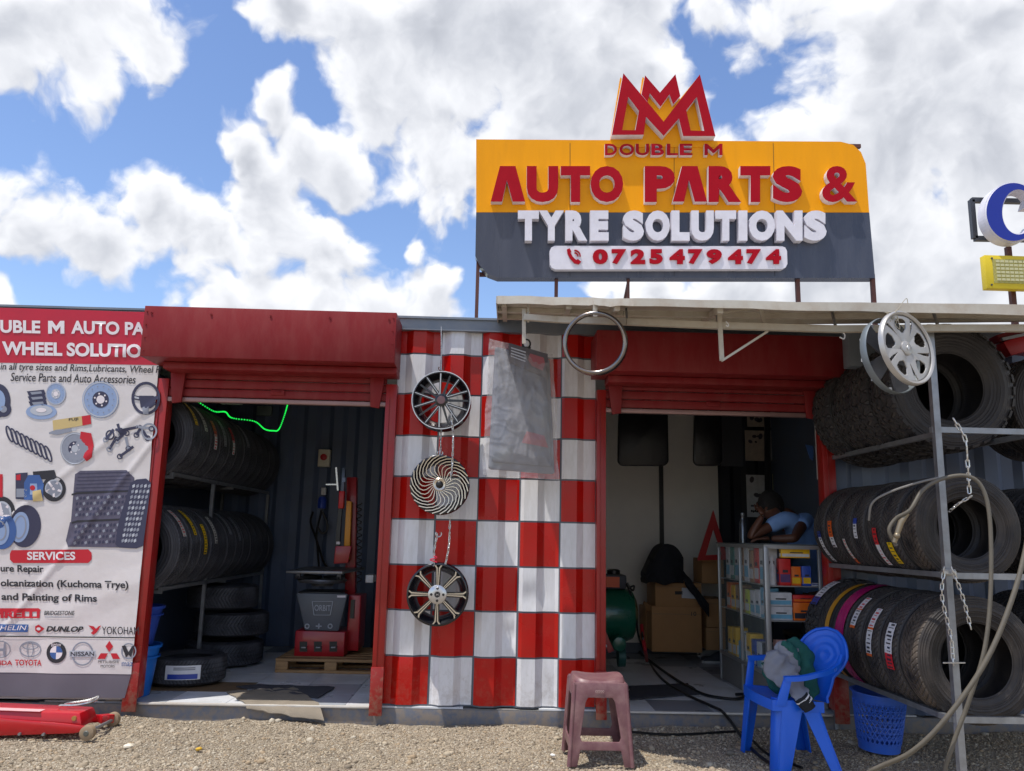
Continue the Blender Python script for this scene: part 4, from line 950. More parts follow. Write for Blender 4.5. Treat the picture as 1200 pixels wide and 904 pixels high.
# ------------------------------------------------------------------ tyres
def rubber(name, base, dust, amt):
    m = bpy.data.materials.new(name); m.use_nodes = True; t = m.node_tree; p = t.nodes['Principled BSDF']; p.inputs['Roughness'].default_value = .62; p.inputs['Specular IOR Level'].default_value = .35
    def n(ty): return t.nodes.new(ty)
    def mm(op, a, b=None, clamp=False):
        q = n('ShaderNodeMath'); q.operation = op; q.use_clamp = clamp
        for i, v in enumerate((a, b)):
            if v is None: continue
            if isinstance(v, (int, float)): q.inputs[i].default_value = v
            else: t.links.new(v, q.inputs[i])
        return q.outputs[0]
    uv = n('ShaderNodeUVMap'); sp = n('ShaderNodeSeparateXYZ'); t.links.new(uv.outputs[0], sp.inputs[0]); u, v = sp.outputs[0], sp.outputs[1]
    tc_ = n('ShaderNodeTexCoord'); no = n('ShaderNodeTexNoise'); no.inputs['Scale'].default_value = 7; no.inputs['Detail'].default_value = 8; t.links.new(tc_.outputs['Object'], no.inputs['Vector'])
    tread = mm('MULTIPLY', mm('GREATER_THAN', v, .30), mm('LESS_THAN', v, .70))
    vv = mm('ABSOLUTE', mm('SUBTRACT', v, .5))
    ph = mm('FRACT', mm('ADD', mm('MULTIPLY', u, 64), mm('MULTIPLY', vv, 9)))
    sip = mm('SMOOTH_MIN', mm('MULTIPLY', mm('ABSOLUTE', mm('SUBTRACT', ph, .5)), 5), 1)
    rdg = mm('MULTIPLY', mm('MULTIPLY', mm('SUBTRACT', 1, tread), .5), mm('POWER', mm('ABSOLUTE', mm('SINE', mm('MULTIPLY', v, 95))), 6))
    h = mm('ADD', mm('ADD', rdg, mm('MULTIPLY', tread, sip)), mm('MULTIPLY', mm('MULTIPLY', mm('SUBTRACT', 1, tread), .18), mm('MULTIPLY', mm('ABSOLUTE', mm('SUBTRACT', mm('FRACT', mm('MULTIPLY', u, 120)), .5)), mm('GREATER_THAN', vv, .24))))
    b = n('ShaderNodeBump'); b.inputs['Strength'].default_value = .9; b.inputs['Distance'].default_value = .006; t.links.new(h, b.inputs['Height']); t.links.new(b.outputs[0], p.inputs['Normal'])
    oi = n('ShaderNodeObjectInfo')
    f = mm('MULTIPLY', mm('SUBTRACT', no.outputs[0], mm('MULTIPLY_ADD', oi.outputs['Random'], .1) if False else .36), 2.6, True)
    f = mm('MULTIPLY', f, mm('ADD', mm('MULTIPLY', mm('MULTIPLY', sip, tread), .35), mm('ADD', mm('MULTIPLY', tread, .3), .35))); f = mm('MULTIPLY', f, amt)
    x = n('ShaderNodeMix'); x.data_type = 'RGBA'; t.links.new(f, x.inputs[0]); x.inputs[6].default_value = lin(base); x.inputs[7].default_value = lin(dust); t.links.new(x.outputs[2], p.inputs['Base Color'])
    rr = n('ShaderNodeMapRange'); rr.inputs['To Min'].default_value = .5; rr.inputs['To Max'].default_value = .9; t.links.new(f, rr.inputs[0]); t.links.new(rr.outputs[0], p.inputs['Roughness'])
    return m
RB = rubber('tyre_rubber', (46, 45, 49), (106, 99, 93), .6)
RBD = rubber('dusty_tyre_rubber', (42, 40, 42), (122, 110, 98), .8)
RBI = rubber('indoor_tyre_rubber', (50, 51, 57), (112, 114, 122), .6)
TY = {}
def tyre_mesh(Rr, W_, rin, m, style):
    key = (Rr, W_, rin, m.name, style)
    if key in TY: return TY[key]
    h = Rr-rin; g = .008
    # (along, radius, v)
    side = [(-.36, rin-.004, 0), (-.40, rin+.012, .03), (-.44, rin+.03, .05), (-.445, rin+.034, .055), (-.475, rin+.36*h, .12), (-.485, rin+.38*h, .13), (-.5, rin+.5*h, .17), (-.492, rin+.66*h, .2), (-.485, rin+.68*h, .21), (-.478, rin+.72*h, .22), (-.455, Rr-.024, .27), (-.425, Rr-.010, .3), (-.40, Rr-.005, .31)]
    tr_ = []
    gr = (-.24, -.08, .08, .24) if style == 'road' else ((-.2, 0, .2) if style == 'wide' else ())
    for c in gr:
        w = .022
        tr_ += [(c-w, Rr-.001-.006*abs(c)**2*4, .5+(c-w)*.45), (c-w+.004, Rr-g, .5+(c-w)*.45), (c+w-.004, Rr-g, .5+(c+w)*.45), (c+w, Rr-.001-.006*abs(c)**2*4, .5+(c+w)*.45)]
    if style == 'lug': tr_ = [(-.2, Rr-.010, .4), (0, Rr-.010, .5), (.2, Rr-.010, .6)]
    if style == 'lug': side = [(a, r-(.008 if v > .25 else 0), v) for a, r, v in side]
    out = side+tr_+[(-a, r, 1-v) for a, r, v in reversed(side)]
    inner = [(.36, rin+.006, 1), (.40, rin+.03, 1), (.455, rin+.5*h, 1), (.42, Rr-.03, 1), (.2, Rr-.022, 1), (-.2, Rr-.022, 0), (-.42, Rr-.03, 0), (-.455, rin+.5*h, 0), (-.40, rin+.03, 0), (-.36, rin+.006, 0)]
    prof = out+inner; n = len(prof); seg = 64
    vs = []; fs = []; 
    for j in range(seg):
        w = 2*PI*j/seg
        for a, r, v in prof: vs.append((r*math.cos(w), a*W_, r*math.sin(w)))
    for j in range(seg):
        k = (j+1) % seg
        for i in range(n): q = (i+1) % n; fs.append((j*n+i, k*n+i, k*n+q, j*n+q))
    me = bpy.data.meshes.new('tyre'); me.from_pydata(vs, [], fs); ul = me.uv_layers.new(name='UVMap')
    data = []
    for j in range(seg):
        for i in range(n):
            q = (i+1) % n; v0, v1 = prof[i][2], prof[q][2]
            data += [j/seg, v0, (j+1)/seg, v0, (j+1)/seg, v1, j/seg, v1]
    ul.data.foreach_set('uv', data)
    me.materials.append(m)
    bm = bmesh.new(); bm.from_mesh(me)
    if style == 'lug':
        nr = 62; rows = (-.40, -.21, 0, .21, .40); rs_ = random.Random(3)
        for ri, c in enumerate(rows):
            for k in range(nr):
                a0 = 2*PI*(k+(.5 if ri % 2 else 0)+rs_.uniform(-.08, .08))/nr; da = 2*PI/nr*.34
                wd = .075 if ri not in (0, 4) else .085; sk = (.35 if ri in (1, 3) else -.2)*2*PI/nr*(1 if k % 2 else -1)
                ps = []
                for rr_, tp in ((Rr-.014, 1.0), (Rr, .82)):
                    for (sa, sc_) in ((-1, -1), (1, -1), (1, 1), (-1, 1)):
                        aa = a0+sa*da*tp+sk*sc_; cc_ = c+sc_*wd*tp*(1 if ri in (0, 4) else (1+.25*(k % 3-1)))
                        r2 = rr_-(.012*(abs(cc_)/.48)**3)
                        ps.append(bm.verts.new((r2*math.cos(aa), cc_*W_, r2*math.sin(aa))))
                for f in ((0,3,2,1),(4,5,6,7),(0,1,5,4),(1,2,6,5),(2,3,7,6),(3,0,4,7)): bm.faces.new([ps[i] for i in f])
    bmesh.ops.recalc_face_normals(bm, faces=bm.faces); bm.to_mesh(me); bm.free()
    me.polygons.foreach_set('use_smooth', [True]*len(me.polygons)); me.set_sharp_from_angle(angle=R(38)); TY[key] = me
    return me
STK = {n: mat('sticker_'+n, c, .35, var=.04, vs=30) for n, c in dict(white=(215, 215, 220), yellow=(228, 190, 10), red=(200, 40, 45), orange=(220, 96, 30), blue=(40, 66, 160), pink=(205, 30, 120), gold=(196, 140, 30), grey=(140, 142, 150), dark=(50, 50, 60), ltgrey=(190, 190, 186)).items()}
def sticker(t, Rr, y0, y1, a0, a1, bands, dx=0, spots=True, curlup=0):
    """a paper strip round the tread: bands of (share of its length, colour); spots = lines of small print"""
    tot = sum(f for f, c in bands); a = a0; par = None
    for f, c in bands:
        b = MB(); e_ = a+(a1-a0)*f/tot; n = max(2, int(abs(e_-a)*14))
        def fn(u, v, a=a, e_=e_):
            w = R(a)*0; ang = a+(e_-a)*u; y = y0+(y1-y0)*v+dx*(ang-a0); r = Rr+.0035+curlup*max(0, (ang-a0)/(a1-a0)-.7)
            return (r*math.cos(ang), y, r*math.sin(ang))
        b.grid(fn, n, 2); k = len(b.f)
        if par is None: par = obj('sticker', b, STK[c], t, smooth=60, label='%s tread sticker' % c)
        else: obj('sticker_band', b, STK[c], par, smooth=60)
        if spots and abs(e_-a) > .12:
            q = MB(); ink = 'red' if c in ('white', 'ltgrey') and random.random() < .45 else 'dark'
            nl = max(2, int(abs(e_-a)*Rr/.02))
            for i in range(nl):
                aa = a+(e_-a)*(i+.3)/nl; ab = aa+(e_-a)/nl*random.choice((.35, .5, .2)); m0 = random.uniform(.12, .3); m1 = random.uniform(.6, .9)
                def g2(u, v): 
                    ang = aa+(ab-aa)*u; y = y0+(y1-y0)*(m0+(m1-m0)*v)+dx*(ang-a0); r = Rr+.0048+curlup*max(0, (ang-a0)/(a1-a0)-.7); return (r*math.cos(ang), y, r*math.sin(ang))
                q.grid(g2, 1, 1)
            obj('small_print', q, STK[ink], par)
        a = e_
    return par
def tyre(x, y, z, Rr, W_, rin, m, style, label, group, roll=None, rot=(0, 0, 0)):
    t = put('tyre', tyre_mesh(Rr, W_, rin, m, style)); tag(t, label, 'tyre', group); t.location = (x, y, z)
    t.rotation_euler = rot if roll is None else (rot[0], rot[1]+roll, rot[2]); return t
D = PI/180
# outdoor rack, three tiers, rows running back to the wall
G1 = 'tyres on the outdoor rack'
P1, P2_, P3 = at(1117, 452, 4.6), at(1135, 619, 4.36), at(1147, 775, 4.29)
top = ['big knobbly off-road tyre at the front of the top tier behind the hubcap', 'big knobbly tyre second from the front on the top tier', 'big knobbly tyre third from the front on the top tier', 'big knobbly tyre nearest the wall on the top tier']
Wt = .272
for k in range(4):
    y = 4.6+Wt/2+k*(Wt+.012); o = tyre(P1.x+(0, -.015, .01, -.02)[k], y, P1.z-(0, .008, .0, .01)[k], .387, Wt, .205, RB, 'lug', top[k], G1, rot=(0, 0, R((0, 1.5, -1, 1)[k])))
mid = ['front tyre of the middle tier, dusty brown tread with the hose and chain over it', 'second tyre of the middle tier, with a short yellow sticker', 'third tyre of the middle tier, with a red and white sticker', 'fourth tyre of the middle tier, with a small blue and white sticker', 'fifth tyre of the middle tier, with a narrow white sticker low down', 'sixth tyre of the middle tier, with an orange sticker', 'last tyre of the middle tier beside the door, blue and white sticker']
Wm = .195; ym = []
for k in range(7):
    y = 4.36+Wm/2+k*(Wm+.006); ym.append(y)
    t = tyre(P2_.x+random.uniform(-.008, .008), y, P2_.z+random.uniform(-.004, .004), .294, Wm, .165+.0, RBD if k < 1 else RB, 'road', mid[k], G1, rot=(0, 0, R(random.uniform(-1.5, 1.5))))
    s = {1: (-.03, .03, 196*D, 222*D, [(1, 'yellow')]), 2: (-.045, .005, 180*D, 226*D, [(1, 'red'), (.3, 'white'), (1.1, 'white')]), 3: (-.02, .03, 168*D, 192*D, [(.4, 'blue'), (1, 'white')]), 4: (-.02, .015, 192*D, 226*D, [(1, 'ltgrey'), (.3, 'orange')]), 5: (-.03, .03, 170*D, 204*D, [(1.4, 'orange'), (.9, 'white')]), 6: (-.05, .0, 184*D, 228*D, [(.35, 'blue'), (1.6, 'white')])}.get(k)
    if s: sticker(t, .294, *s, dx=(-.04 if k in (6, 5, 4) else 0))
low = ['front tyre of the lowest tier, dusty brown tread under the crossing hoses', 'second tyre of the lowest tier, with a white and red sticker', 'third tyre of the lowest tier, with a white sticker edged in orange', 'fourth tyre of the lowest tier, with an orange edged white sticker higher up', 'tyre wrapped with a shiny pink band in the lowest tier', 'tyre with a gold band next to the pink one in the lowest tier', 'knobbly tyre at the back of the lowest tier behind the blue chair']
Wl = .205
for k in range(7):
    y = 4.29+Wl/2+k*(Wl+.008)
    lug = k == 6; Rl = .324 if not lug else .332
    t = tyre(P3.x+random.uniform(-.006, .006)-(.0 if k < 5 else .015), y, P3.z+(.0 if k < 6 else .012), Rl, Wl, .19, RBD if k < 1 else RB, 'lug' if lug else 'road', low[k], G1, rot=(0, 0, R(random.uniform(-1.2, 1.2))))
    if k == 1: sticker(t, Rl, -.06, .02, 152*D, 196*D, [(1.6, 'white'), (.8, 'red')])
    if k == 2: sticker(t, Rl, -.04, .03, 140*D, 190*D, [(.8, 'white'), (.08, 'orange'), (.9, 'white'), (.1, 'orange')], dx=.02)
    if k == 3: sticker(t, Rl, -.04, .03, 128*D, 166*D, [(.8, 'white'), (.08, 'orange'), (.9, 'white'), (.15, 'orange')], dx=.01)
    if k == 4:
        b = MB(); b.grid(lambda u, v: ((Rl+.004+.002*noise3(u*60, v*4, 1))*math.cos(R(90+145*u)), (-.085+.12*v)*(1), (Rl+.004+.003*noise3(u*60, v*4, 1))*math.sin(R(90+145*u))), 60, 5)
        obj('wrap_band', b, mat('pink_foil', (196, 26, 116), .22, .3, var=.1, vs=30, bump=.4, bs=30), t, smooth=50, label='shiny pink foil band')
    if k == 5:
        b = MB(); b.grid(lambda u, v: ((Rl+.004)*math.cos(R(95+135*u)), (-.1+.06*v), (Rl+.004)*math.sin(R(95+135*u))), 50, 2); obj('wrap_band', b, STK['gold'], t, smooth=50, label='gold band')
        b = MB(); b.grid(lambda u, v: ((Rl+.004)*math.cos(R(62+40*u)), (-.1+.05*v), (Rl+.004)*math.sin(R(62+40*u))), 20, 2); obj('wrap_band', b, STK['ltgrey'], t, smooth=50, label='pale paper band')
    if k == 6: sticker(t, Rl, -.07, .03, 112*D, 152*D, [(.8, 'white'), (.9, 'white'), (.6, 'blue')], dx=.02)
# next column of tyres, cut off by the right edge
lbn = ['%s dark tyre of the %s tier in the column cut off by the right edge' % (a, b_) for b_, n_ in (('top', 2), ('middle', 4), ('lowest', 3)) for a in ('front', 'second', 'third', 'fourth')[:n_]]
for k, (z, Rr, y0) in enumerate(((P1.z-.02, .34, 5.05), (P1.z-.02, .34, 5.3), (P2_.z, .29, 4.66), (P2_.z, .29, 4.9), (P2_.z, .29, 5.14), (P2_.z, .29, 5.38), (P3.z, .31, 4.9), (P3.z, .31, 5.14), (P3.z, .31, 5.38))):
    tyre(3.50 if k > 1 else 3.60, y0, z, Rr, .21, .19, RB, 'road', lbn[k], 'tyres in the next column at the right edge')
# the rack itself
rk = thing('tyre_rack', 'galvanised steel tyre rack outside to the right of the right door', 'rack')
pole = at(1112, 700, 4.2).x
b = MB(); b.bar((pole, 4.2, -.05), (pole, 4.2, 2.42), .034, .034); obj('post', b, STEEL, rk)
b = MB(); b.bar((3.06, 4.3, -.05), (3.06, 4.3, 2.4), .034, .034); obj('post', b, STEEL, rk)
for (P_, Rr, yf) in ((P1, .387, 4.6), (P2_, .294, 4.36), (P3, .324, 4.29)):
    for s in (-1, 1):
        xo = Rr*.62; zb_ = P_.z-math.sqrt(Rr**2-xo**2)-.016
        b = MB(); b.bar((P_.x+s*xo, 4.22, zb_), (P_.x+s*xo, 5.76, zb_), .028, .028); obj('rail', b, STEEL, rk)
    b = MB(); b.bar((pole-.02, 4.22, zb_-.0), (4.2, 4.22, zb_-.0), .03, .03); obj('front_bar', b, STEEL, rk)
    b = MB(); b.tube([(P_.x-xo, 5.78, 0), (P_.x-xo, 5.78, zb_)], .014, 6)
    if Rr == .294: obj('back_leg', b, STEEL, rk)
settle(rk, (pole, 4.2, 0))
# dangling and lying things round the rack
chain([at(1119, 494, 4.1), at(1131, 515, 4.1), at(1134, 545, 4.1), at(1136, 580, 4.1)], 'chain', 'bright steel chain hanging from the hole of the big top tyre', CHROME, .0035, .042, .016)
chain([at(1136, 583, 4.1), at(1124, 590, 4.12), at(1112, 600, 4.2)], 'chain', 'short end of chain slanting across the middle front tyre', CHROME, .003, .03, .012)
chain([at(1106, 668, 4.16), at(1104, 700, 4.16), at(1114, 745, 4.16), at(1117, 778, 4.16)], 'chain', 'steel chain hanging from the pole down the left side', CHROME, .003, .036, .014)
chain([at(1116, 668, 4.14), at(1128, 700, 4.14), at(1137, 734, 4.14)], 'chain', 'steel chain slanting from the pole over the lowest front tyre', CHROME, .003, .036, .014)
b = MB(); b.tube([at(1105, 777, 4.15), at(1131, 777, 4.15)], .004, 6); b.tube([at(1104, 671, 4.17), at(1119, 671, 4.17)], .016, 8); o = obj('chain_pin', b, CHROME, smooth=40); tag(o, 'steel pin at the end of the chain on the pole', 'pin'); settle(o)
HO = mat('tan_rubber_hose', (94, 89, 80), .55, var=.12, vs=20, dirt=(96, 88, 76), da=.5, ds=15)
b = MB(); b.tube(curve([at(1212, 560, 3.95), at(1206, 620, 3.93), at(1190, 690, 3.9), at(1158, 770, 3.9), at(1112, 838, 3.95), at(1070, 880, 4.05), at(1028, 900, 4.2), Vector((1.75, 4.38, .012)), Vector((1.2, 4.2, .012))], 10), .0115, 10)
o = obj('hose', b, HO, smooth=True); tag(o, 'thick tan rubber hose sweeping down to the left across the lowest tyres onto the gravel', 'hose'); settle(o)
b = MB(); b.tube(curve([at(1050, 640, 4.06), at(1042, 622, 4.06), at(1050, 608, 4.05), at(1066, 598, 4.0), at(1082, 574, 4.0), at(1105, 561, 4.0), at(1133, 558, 3.98), at(1151, 572, 3.97), at(1160, 610, 3.96), at(1161, 690, 3.95), at(1154, 760, 3.95), at(1136, 820, 3.97), at(1116, 875, 4.0), at(1108, 915, 4.02), Vector((2.2, 3.9, .02))], 10), .0098, 10)
o = obj('hose', b, HO, smooth=True); tag(o, 'tan hose looped over the middle front tyre and hanging straight down beside the pole', 'hose'); settle(o)
b = MB(); p = at(1050, 618, 4.03); b.tube([at(1048, 636, 4.04), at(1056, 612, 4.03), at(1064, 602, 4.02)], [.012, .015, .009], 10); b.ball(at(1051, 628, 4.03), .016, 10, 8)
o = obj('hose_coupling', b, mat('dull_brass', (140, 128, 108), .4, .6, var=.1), smooth=40); tag(o, 'metal coupling on the hose end by the yellow sticker', 'coupling'); settle(o)
b = MB(); b.tube(curve([at(1018, 610, 4.3), at(1022, 590, 4.25), at(1040, 578, 4.2), at(1075, 566, 4.12), at(1100, 560, 4.1)], 8), .006, 8); o = obj('thin_hose', b, mat('thin_grey_hose', (120, 118, 116), .5), smooth=True); tag(o, 'thin grey hose arching over the middle tier tyres', 'hose'); settle(o)
# hubcaps hanging on the pole top
hc = thing('hubcap', 'silver grey plastic hubcap with curved paired spokes hanging in front of the pole top', 'hubcap'); c = at(1063, 408, 3.9); r = 47/FPX*3.9
HCM = mat('silver_hubcap', (178, 176, 174), .38, .45, var=.05, vs=8, dirt=(130, 120, 110), da=.3, ds=8)
HM = Matrix.Rotation(R(26), 4, 'Z') @ Matrix.Rotation(R(-6), 4, 'X')
def hb(b): b.v = [tuple(HM @ Vector(v)) for v in b.v]; return b
b = MB(); b.lathe([(-.012, r-.012), (-.014, r-.006), (-.008, r), (.012, r+.001), (.012, r-.004), (-.004, r-.018)], 48, axis='Y', closed=True); obj('outer_rim', hb(b), HCM, hc, smooth=50)
b = MB()
def hole(a0, half, r0, r1): return a0, half, r0, r1
na = 300; nr_ = 40
for big_, half, r0, r1 in ((0, .30, .46, .83), (1, .075, .32, .92)): pass
def solidf(a, q):
    """True where the cover has plastic (q = share of the radius)"""
    for k in range(5):
        ac = PI/2+k*2*PI/5+.15
        d = (a-ac+PI) % (2*PI)-PI
        if .42 < q < .80 and abs(d) < .30*min(1, (q-.36)/.2)*min(1, (.86-q)/.12): return False
        d2 = (a-ac-PI/5+PI) % (2*PI)-PI; d2 -= .25*(q-.6)
        if .42 < q < .88 and abs(d2) < .055*min(1, (q-.36)/.25): return False
    return True
vs = []; 
for i in range(nr_+1):
    for j in range(na):
        q = .16+.80*i/nr_; a = 2*PI*j/na; dish = .012-.020*q+.012*q*q; rib = -.005*abs(math.cos(a*5/2-.4))*(q < .9)
        vs.append((q*r*math.cos(a), dish+rib, q*r*math.sin(a)))
fs = []
for i in range(nr_):
    for j in range(na):
        if solidf(2*PI*(j+.5)/na, .16+.80*(i+.5)/nr_): fs.append((i*na+j, i*na+(j+1) % na, (i+1)*na+(j+1) % na, (i+1)*na+j))
b.add(vs, fs); fa = hb(b).mesh('face', HCM, 50)
bm = bmesh.new(); bm.from_mesh(fa); bmesh.ops.solidify(bm, geom=list(bm.faces), thickness=-.006); bm.to_mesh(fa); bm.free(); put('face', fa, hc)
b = MB(); b.lathe([(.01, r*.2), (.0, r*.19), (-.004, r*.16), (-.004, 0)], 28, axis='Y'); obj('hub', hb(b), HCM, hc, smooth=40)
b = MB(); b.prism([(-.006, -.008, -.011), (.002, -.008, -.011), (.008, -.008, .0), (.006, -.008, .011), (-.002, -.008, .011), (-.008, -.008, 0)], (0, .004, 0)); b.prism([(-.002, -.0085, -.004), (.002, -.0085, -.004), (.002, -.0085, .005), (-.002, -.0085, .005)], (0, .001, 0), 0); obj('emblem', hb(b), CHROME, hc)
hc.location = c
h2 = thing('hubcap', 'dark inner hubcap seen edge-on behind the silver hubcap', 'hubcap')
b = MB(); b.lathe([(.0, r*1.0), (-.01, r*1.02), (.0, r*1.04), (.03, r*1.01), (.032, r*.97)], 48, axis='Y', closed=True); obj('outer_rim', hb(b), mat('grey_teal_plastic', (112, 120, 126), .4, .3), h2, smooth=50)
for k in range(5):
    b = MB(); a = k*2*PI/5; radial(b, a, [(r*.1, -.03), (r*.98, -.055), (r*.98, .055), (r*.1, .03)], .01, .02); obj('spoke', hb(b), mat('back_of_cover', (62, 62, 66), .5), h2)
for k in range(10):
    b = MB(); a = k*2*PI/10+.2; b.box((math.cos(a)*r*.9-.008, .02, math.sin(a)*r*.9-.008), (math.cos(a)*r*.9+.008, .045, math.sin(a)*r*.9+.008)); obj('clip', hb(b), mat('pale_clip', (170, 172, 176), .5), h2)
h2.location = c+Vector((-.052, .055, -.028))
b = MB(); p = at(1046, 371, 3.88)
for k in range(9):
    rs = random.Random(k); q = p+Vector((rs.uniform(-.03, .04), rs.uniform(-.01, .01), rs.uniform(-.07, .05))); b.tube(curve([p, p.lerp(q, .5)+Vector((.01, 0, .012)), q, q+Vector((rs.uniform(-.03, .03), 0, rs.uniform(-.04, .04)))], 4), .0016, 4)
b.tube(curve([p, at(1054, 360, 3.88), at(1062, 350, 3.88), at(1064, 356, 3.88)], 5), .002, 4)
o = obj('tie_string', b, mat('frayed_string', (176, 168, 150), .8)); tag(o, 'frayed string and wire tying the hubcap to the awning', 'string'); settle(o)
# red machine part glimpsed behind the rack at the right edge
rm = thing('red_machine', 'red painted metal arm with a grey bar behind the top tyres at the right edge', 'machine')
YM = 5.3
b = MB(); b.prism([at(1176, 401, YM), at(1200, 392, YM), at(1260, 372, YM), at(1270, 420, YM), at(1202, 412, YM), at(1185, 417, YM)], (0, .12, 0)); obj('arm', b, PRED, rm, bev=.004)
b = MB(); b.prism([at(1168, 393, YM+.03), at(1196, 384, YM+.03), at(1230, 378, YM+.03), at(1230, 388, YM+.03), at(1172, 401, YM+.03)], (0, .1, 0)); obj('cover', b, mat('dull_crimson', (140, 30, 40), .5), rm, bev=.004)
b = MB(); b.bar(at(1174, 398, YM-.02), at(1230, 386, YM-.02), .02, .02); obj('bar', b, STEEL, rm)
b = MB(); b.bar((at(1220, 400, YM).x+.25, YM+.1, 0), (at(1220, 400, YM).x+.25, YM+.1, at(1220, 385, YM).z), .08, .08); obj('column', b, PRED, rm)
settle(rm)
# translucent grey box under the awning behind the hubcap
b = MB(); A = at(994, 387, 5.0); B_ = at(1030, 430, 5.0); b.box((A.x, 5.0, B_.z), (B_.x+.25, 5.1, A.z)); o = obj('grey_board', b, mat('blue_grey_sheet', (104, 112, 122), .4, var=.15, vs=6), bev=.004); tag(o, 'blue grey sheet fixed under the awning behind the hubcap', 'panel'); settle(o)

# ------------------------------------------------------------------ tyres inside the left room
G2 = 'tyres on the shelves of the left room'
rk2 = thing('tyre_shelf', 'dim steel shelf carrying two rows of tyres in the left room', 'rack')
Wi = .205
up = ['nearest', 'second', 'third', 'fourth', 'fifth', 'sixth', 'seventh', 'eighth', 'ninth', 'tenth', 'eleventh', 'farthest']
for tier, (zc, Rr, xc, y0, n, stk) in enumerate(((1.915, .325, -2.52, 5.94, 12, {0: 'yellow', 1: 'ltgrey', 2: 'red', 3: 'grey', 4: 'red', 6: 'grey'}), (1.10, .325, -2.52, 5.93, 12, {0: 'ltgrey', 1: 'yellow', 2: 'yellow', 3: 'ltgrey', 5: 'grey', 6: 'grey'}))):
    for k in range(n):
        y = y0+k*(Wi+.01)+Wi/2; colr = stk.get(k)
        nm = {'yellow': 'yellow', 'ltgrey': 'cream', 'red': 'red and white', 'grey': 'faded grey'}.get(colr)
        lb = '%s tyre from the door in the %s indoor row%s' % (up[k], ('upper', 'lower')[tier], (', with a %s sticker' % nm) if nm else '')
        t = tyre(xc+random.uniform(-.012, .012), y, zc+random.uniform(-.005, .005), Rr, Wi, .19, RBI, 'road', lb, G2, rot=(0, 0, R(random.uniform(-1.5, 1.5))))
        if colr:
            a0 = {0: 22, 1: 18, 2: -2, 3: 6, 4: -2, 5: 20, 6: 16}[k]*D+(.0 if tier == 0 else .1*(k % 2)); sticker(t, Rr, -.035, .025, a0-.1, a0+.62, [(1, colr)] if colr != 'red' else [(1, 'white'), (1, 'red')])
    zr = zc-math.sqrt(Rr**2-.19**2)-.014
    for s in (-1, 1):
        b = MB(); b.bar((xc+s*.19, 5.98, zr), (xc+s*.19, 8.6, zr), .026, .026); obj('rail', b, STEEL, rk2)
    for y in (6.0, 7.4): 
        b = MB(); b.bar((RXL+.02, y, zr-.02), (xc+.2, y, zr-.02), .024, .024); obj('cross_bar', b, STEEL, rk2)
for x, y in ((-2.33, 6.9), (-2.33, 8.6), (-2.8, 6.9), (-2.8, 8.6)):
    b = MB(); b.bar((x, y, .1), (x, y, 1.62), .026, .026); obj('leg', b, STEEL, rk2)
settle(rk2)
G3 = 'tyres lying on the floor of the left room'
fx = lambda px, py, Y: at(px, py, Y)
for (px, Y, z, Rr, lb) in ((220, 6.55, .10, .285, 'tyre lying flat on the floor nearest the door, white and blue sticker'), (262, 7.45, .10, .325, 'bottom tyre of the flat pile behind the shelf leg'), (268, 7.5, .335, .315, 'second tyre up in the flat pile behind the shelf leg'), (255, 7.43, .565, .30, 'third tyre up in the flat pile behind the shelf leg')):
    c = at(px, 780, Y); t = tyre(c.x, Y, z+.1+.012, Rr, .2, .19, RBI, 'road', lb, G3, rot=(PI/2, 0, 0))
    if Y < 7:
        b = MB(); b.grid(lambda u, v: ((Rr+.004)*math.cos(R(52+50*u)), -.05+.1*v, (Rr+.004)*math.sin(R(52+50*u))), 10, 2); s_ = obj('sticker', b, STK['white'], t, smooth=60, label='white and blue tread sticker')
        b = MB(); b.grid(lambda u, v: ((Rr+.006)*math.cos(R(56+42*u)), -.045+.035*v, (Rr+.006)*math.sin(R(56+42*u))), 10, 1); obj('sticker_band', b, STK['blue'], s_, smooth=60)
        for q in (.18, .3): 
            b = MB(); b.grid(lambda u, v: ((Rr+.006)*math.cos(R(60+30*u)), .1*q-.0+.008*v, (Rr+.006)*math.sin(R(60+30*u))), 8, 1); obj('small_print', b, STK['grey'], s_)

# ------------------------------------------------------------------ left room: tyre changer, pallet, bins, lights
BW = mat('pallet_wood', (168, 130, 88), .7, var=.15, vs=6, stretch=(1, 6, 6), dirt=(96, 74, 52), da=.4, ds=8)
pt = thing('wooden_pallet', 'small pale wooden pallet under the red tyre changer', 'pallet')
PX0, PX1, PY0, PY1 = at(322, 786, 7.05).x, at(437, 786, 7.05).x+.1, 7.05, 7.75
for k in range(6):
    y = PY0+k*.132; b = MB(); b.box((PX0, y, .19), (PX1, y+.1, .212)); obj('board', b, BW, pt, bev=.002)
for x in (PX0+.05, (PX0+PX1)/2, PX1-.05):
    for y in (PY0+.05, (PY0+PY1)/2, PY1-.06): b = MB(); b.box((x-.05, y-.045, .122), (x+.05, y+.045, .189)); obj('block', b, BW, pt, bev=.002)
for y in (PY0, (PY0+PY1)/2-.05, PY1-.1): b = MB(); b.box((PX0, y, .10), (PX1, y+.1, .121)); obj('base_board', b, BW, pt, bev=.002)
settle(pt)
MR = mat('machine_red', (168, 20, 32), .35, coat=.3, var=.04); MG = mat('machine_grey', (92, 96, 104), .42, var=.06)
tcg_ = thing('tyre_changer', 'red and grey tyre changing machine with a turntable and a tilting red arm', 'tyre changer')
TY_ = 7.2
def T(x, y, dy=0): return at(x, y, TY_+dy)
b = MB(); b.prism([T(344, 770), T(403, 770), T(405, 741), T(346, 739)], (0, .42, 0)); bs_ = obj('base', b, MR, tcg_, bev=.012)
